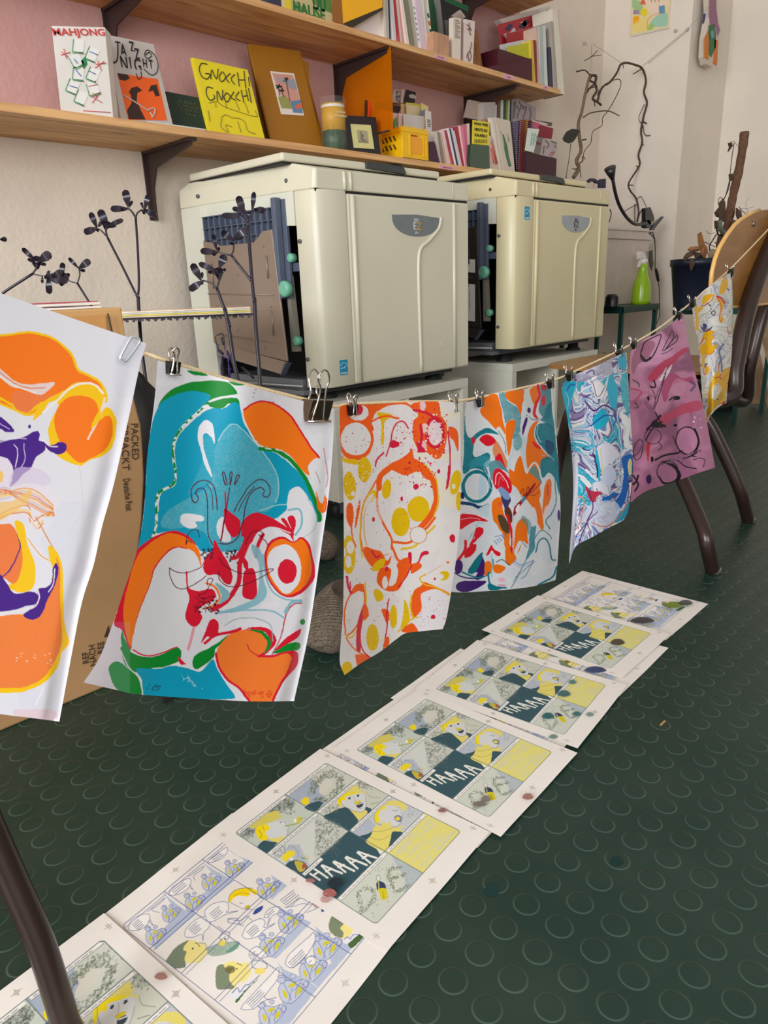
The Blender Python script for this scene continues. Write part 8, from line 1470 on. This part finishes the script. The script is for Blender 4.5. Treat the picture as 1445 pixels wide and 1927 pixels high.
# wall painting
p0, p1 = onx(1186, 67, XR-.012), onx(1258, 51, XR-.012); up = 0.33; nx, ny = 90, 150
U = np.linspace(0, 1, nx)[None]*np.ones((ny, 1)); V = np.linspace(0, 1, ny)[:, None]*np.ones((1, nx)); bottom = p0[None, None]*(1-U[..., None])+p1[None, None]*U[..., None]; P = bottom.copy(); P[..., 2] += V*up
px_, py_ = proj(P.reshape(-1, 3)); pt = Paint(px_, py_, (226, 206, 150), jit=.3); pt.T = (1040, 0, 3.568)
pt.poly([(530,0),(600,20),(590,100),(540,60)], (150,190,130)); pt.poly([(585,30),(605,-20),(628,30)], (222,84,52), smooth=0); pt.poly([(620,-40),(770,-40),(768,30),(700,120),(640,60)], (232,206,182)); pt.poly([(540,68),(580,66),(580,95),(540,98)], (150,124,158), smooth=0); pt.poly([(540,110),(582,105),(580,158),(536,162)], (240,160,20), smooth=0); pt.ell(612,83,22,28,(232,200,30)); pt.poly([(712,40),(752,36),(754,90),(712,92)], (84,140,170), smooth=0); pt.poly([(640,185),(690,110),(750,90),(772,95),(768,170),(700,180)], (150,196,172)); pt.poly([(630,198),(650,160),(680,165),(665,198)], (150,190,90)); pt.poly([(530,170),(620,120),(640,190),(560,215)], (232,206,100), .7); pt.line([(635,190),(640,130),(690,95),(740,95)], (214,150,110), 5)
for k in range(3): pt.line([(660+k*26,-10),(662+k*26,12)], (150,90,50), 5)
pt.c = pt.c*.9+np.array((232,220,200))*.1
me = grid_mesh('canvas', (P-bottom.mean((0, 1))).reshape(-1, 3), pt.c, nx, ny, paint_mat('painted_paper', .7, 0, .2, .1, 40))
t = thing('wall_painting', tuple(bottom.mean((0, 1))), 'small colourful child-like painting on the white pillar', 'painting'); o = bpy.data.objects.new('canvas', me); COL.objects.link(o); o.parent = t
MB().hexa([tuple(v) for v in (p0+[.002,0,-.004], p1+[.002,0,-.004], p1+[.012,0,-.004], p0+[.012,0,-.004], p0+[.002,0,up], p1+[.002,0,up], p1+[.012,0,up], p0+[.012,0,up])]).build('backing_board', SW, t)
# hanging painted ornament on the recess wall
yo = Y1-.05; zo = zm(1040, 0, 3.568)
t = thing('hanging_ornament', tuple(ony(*zo((1070,445))[0], yo)), 'elongated painted ornament hanging on the pillar side wall, orange, green and pink', 'ornament')
def lens(pts, m, d=.02, off=0, name='panel'): return MB().prism([tuple(ony(a, b, yo-off)) for a, b in zo(*pts)], (0, d, 0)).build(name, m, t, bevel=.002)
lens([(1050,-60),(1110,-60),(1105,60),(1110,130),(1128,200),(1115,280),(1108,360),(1105,440),(1070,450),(1030,430),(1018,380),(1025,260),(1040,170),(1055,100)], cmat((206,192,176)), .03, 0, 'body')
lens([(1018,260),(1045,200),(1050,300),(1048,400),(1018,385)], cmat((206,120,40)), .004, .003); lens([(1085,260),(1110,270),(1108,360),(1103,438),(1078,425),(1085,340)], cmat((214,110,30)), .004, .003); lens([(1050,170),(1085,160),(1098,230),(1095,320),(1065,385),(1045,350)], cmat((40,110,60)), .004, .003); lens([(1055,-60),(1095,-60),(1100,60),(1110,150),(1125,200),(1110,240),(1095,180),(1060,165),(1052,100)], cmat((150,100,130)), .004, .003); lens([(1058,215),(1080,200),(1088,240),(1070,265)], cmat((110,150,150)), .004, .007)
lens([(1048,-60),(1055,80),(1035,190),(1015,330),(1010,200),(1030,60)], cmat((60,62,110)), .01, -.02)
# blue pot with coir pole
PB = mat('navy_pot', (22, 27, 44), .4); zq4 = zm(1270, 230, 6.6456); yk = 1.33
q0 = ony(1291, 487, yk); q1 = ony(1302, 578, yk); s = float((q0-C0)@FWD)/FPX; rt, rb_ = .105, .082; pcx = float(q0[0])+rt; 
t = thing('potted_plant', (pcx, yk, zP), 'dead plant with coir pole and dry leaves in a navy blue pot', 'potted plant')
zpt = float(q0[2])
MB().lathe([(rb_*.92, zP+.0005), (rt-.006, zpt-.03), (rt, zpt-.028), (rt, zpt), (rt-.006, zpt), (rt-.012, zpt-.02), (.002, zpt-.02)], (pcx, yk, 0), 'z', 32, False).build('pot', PB, t)
Lq = lambda P_, y=yk: [tuple(ony(a, b, y)) for a, b in zq4(*P_)]
COIR = mat('coir_fibre', (108, 76, 56), .95, var=.25, scale=90, bump=1.0, bscale=160)
pole = [tuple(p) for p in catmull(Lq([(870,120),(855,260),(825,450),(790,640),(745,830),(710,1000),(680,1180),(650,1350),(620,1560)])+[(ony(*zq4((600,1640))[0], yk)[0], yk, zpt-.02)], 4)]
nP = len(pole); rw = [(64+4*math.sin(i*1.7)+3*math.sin(i*.6))/6.6456*s*.86 for i in range(nP)]; MB().tube(pole, rw, 16).build('coir_pole', COIR, t)
VN = mat('dry_vine_brown', (70, 54, 42), .85, var=.3, scale=60)
for P_, w in (([(740,260),(710,450),(690,650),(675,820),(600,1000),(560,1200),(540,1400),(560,1640)],10),([(780,300),(740,240),(690,250)],5),([(600,960),(560,940),(540,1000),(550,1050)],8),([(690,700),(640,900),(610,960)],14),([(800,1060),(840,1110),(900,1150)],9),([(890,1060),(890,1000),(930,940)],4),([(820,1080),(900,1080),(980,1060)],4),([(900,1080),(920,1180)],5),([(340,1490),(400,1510),(500,1560)],9),([(390,1360),(430,1395),(500,1380)],5),([(520,1400),(470,1480),(430,1560),(460,1680)],16),([(540,1240),(520,1330),(560,1460)],22),([(470,1640),(540,1560),(500,1500)],12)): MB().tube(catmull(Lq(P_, yk-.02), 5), w/6.6456*s*.5, 7).build('dry_stem', VN, t)
MB().tube(catmull(Lq([(560,1230),(570,1330),(620,1390),(700,1420)], yk-.055), 6), .010, 10).build('green_stem', mat('grey_green_stem', (96, 104, 84), .7), t)
LB_, LD = mat('brown_leaf', (150, 98, 56), .75, var=.2, scale=30), mat('dark_brown_leaf', (76, 54, 40), .8, var=.3, scale=30)
for pts, m in (([(290,1400),(330,1370),(335,1470),(400,1560),(415,1620),(380,1700),(325,1680),(330,1600),(300,1520)], LB_), ([(165,1590),(210,1555),(300,1550),(330,1600),(260,1620),(190,1615)], LB_), ([(115,1690),(160,1630),(230,1610),(240,1660),(160,1700),(120,1740)], LD), ([(240,1620),(320,1630),(360,1700),(260,1700)], LD), ([(500,1130),(560,1060),(600,950),(630,1000),(640,1180),(560,1190),(520,1180)], LD), ([(560,1000),(610,960),(600,1100),(640,1250),(560,1240)], LD), ([(770,1070),(830,1110),(845,1250),(800,1250),(770,1160)], LD), ([(720,1220),(780,1230),(800,1300),(740,1400),(700,1380)], LD), ([(500,1230),(545,1230),(540,1330),(505,1330)], LD), ([(670,260),(712,250),(715,300),(665,375),(685,310)], LD), ([(420,1640),(470,1580),(520,1600),(530,1690),(430,1700)], mat('pale_dry_leaf', (150, 134, 100), .8)), ([(680,650),(720,640),(740,720),(690,740)], LD), ([(550,1400),(640,1380),(680,1560),(640,1690),(540,1690),(520,1540)], LD), ([(190,1700),(230,1700),(240,1800),(205,1860),(195,1800)], LD)):
    P_ = Lq(pts, yk-.03-.01*random.random()); c = np.mean(P_, 0); k = len(P_); mb = MB(); V = [tuple(c+np.array([0, -.012, 0]))]+P_+[tuple(np.array(p)+[0, .004, 0]) for p in P_]
    mb.add(V, [(0, 1+i, 1+(i+1) % k) for i in range(k)]+[(1+i, 1+(i+1) % k, 1+k+(i+1) % k, 1+k+i) for i in range(k)]+[tuple(range(1+k, 1+2*k))]); mb.build('dry_leaf', m, t)
# plain dark round form and leaning boards behind the chair
q = onz(1392, 752); r = .085
solo(MB().lathe([(r*.8, .0005), (r, .26), (r+.005, .262), (r*.9, .262), (.003, .03)], (float(q[0])-.35, float(q[1])-.02, 0), 'z', 28), 'dark_round_form', mat('plain_black', (34, 36, 38), .5), 'black tapered round form behind the chair legs at the right', 'bin')
BD = wood_mat('leaning_board', (150, 116, 84), (178, 142, 104), (4, 4, 4), .7)
for i, (pts, xx, lab) in enumerate((([(1180,350),(1215,330),(1395,1165),(1215,1192),(1090,600)], 3.98, 'light brown board leaning against the right wall, leftmost of the three'), ([(1225,300),(1300,420),(1500,1300),(1440,1240),(1265,600)], 3.92, 'middle light brown board leaning behind the green stool leg'), ([(1330,60),(1500,-20),(1560,900),(1445,640),(1340,240)], 3.86, 'upper light brown board leaning at the right edge of the photo'))):
    P_ = [onx(1250+a/7.41, 600+b/7.41, xx) for a, b in pts]
    zmin = min(p[2] for p in P_)
    for p in P_:
        if i < 2 and p[2] < .10: p[2] = max(p[2], .0)
    solo(MB().prism([tuple(p) for p in P_], (.02, 0, 0)), 'wooden_board', BD, lab, 'board', 'boards leaning at the right wall')
# small dark plant behind the rear unit
q = onz(1180, 700); t = thing('small_plant', (3.12, 1.62, 0), 'small dark plant tuft on the floor between rear unit and green stool', 'plant')
MB().lathe([(.03, .001), (.04, .3), (.036, .3), (.003, .28)], (3.12, 1.62, 0), 'z', 16).build('pot', GREYP, t)
rn = random.Random(2)
for k in range(12):
    a = rn.uniform(0, 6.28); l = rn.uniform(.03, .07); MB().tube([(3.12, 1.62, .28), (3.12+l*.5*math.cos(a), 1.62+l*.5*math.sin(a), .34), (3.12+l*math.cos(a), 1.62+l*math.sin(a), .33+l*.4)], [.003, .004, .0008], 6).build('leaf', mat('dusty_green_leaf', (58, 66, 54), .7), t)
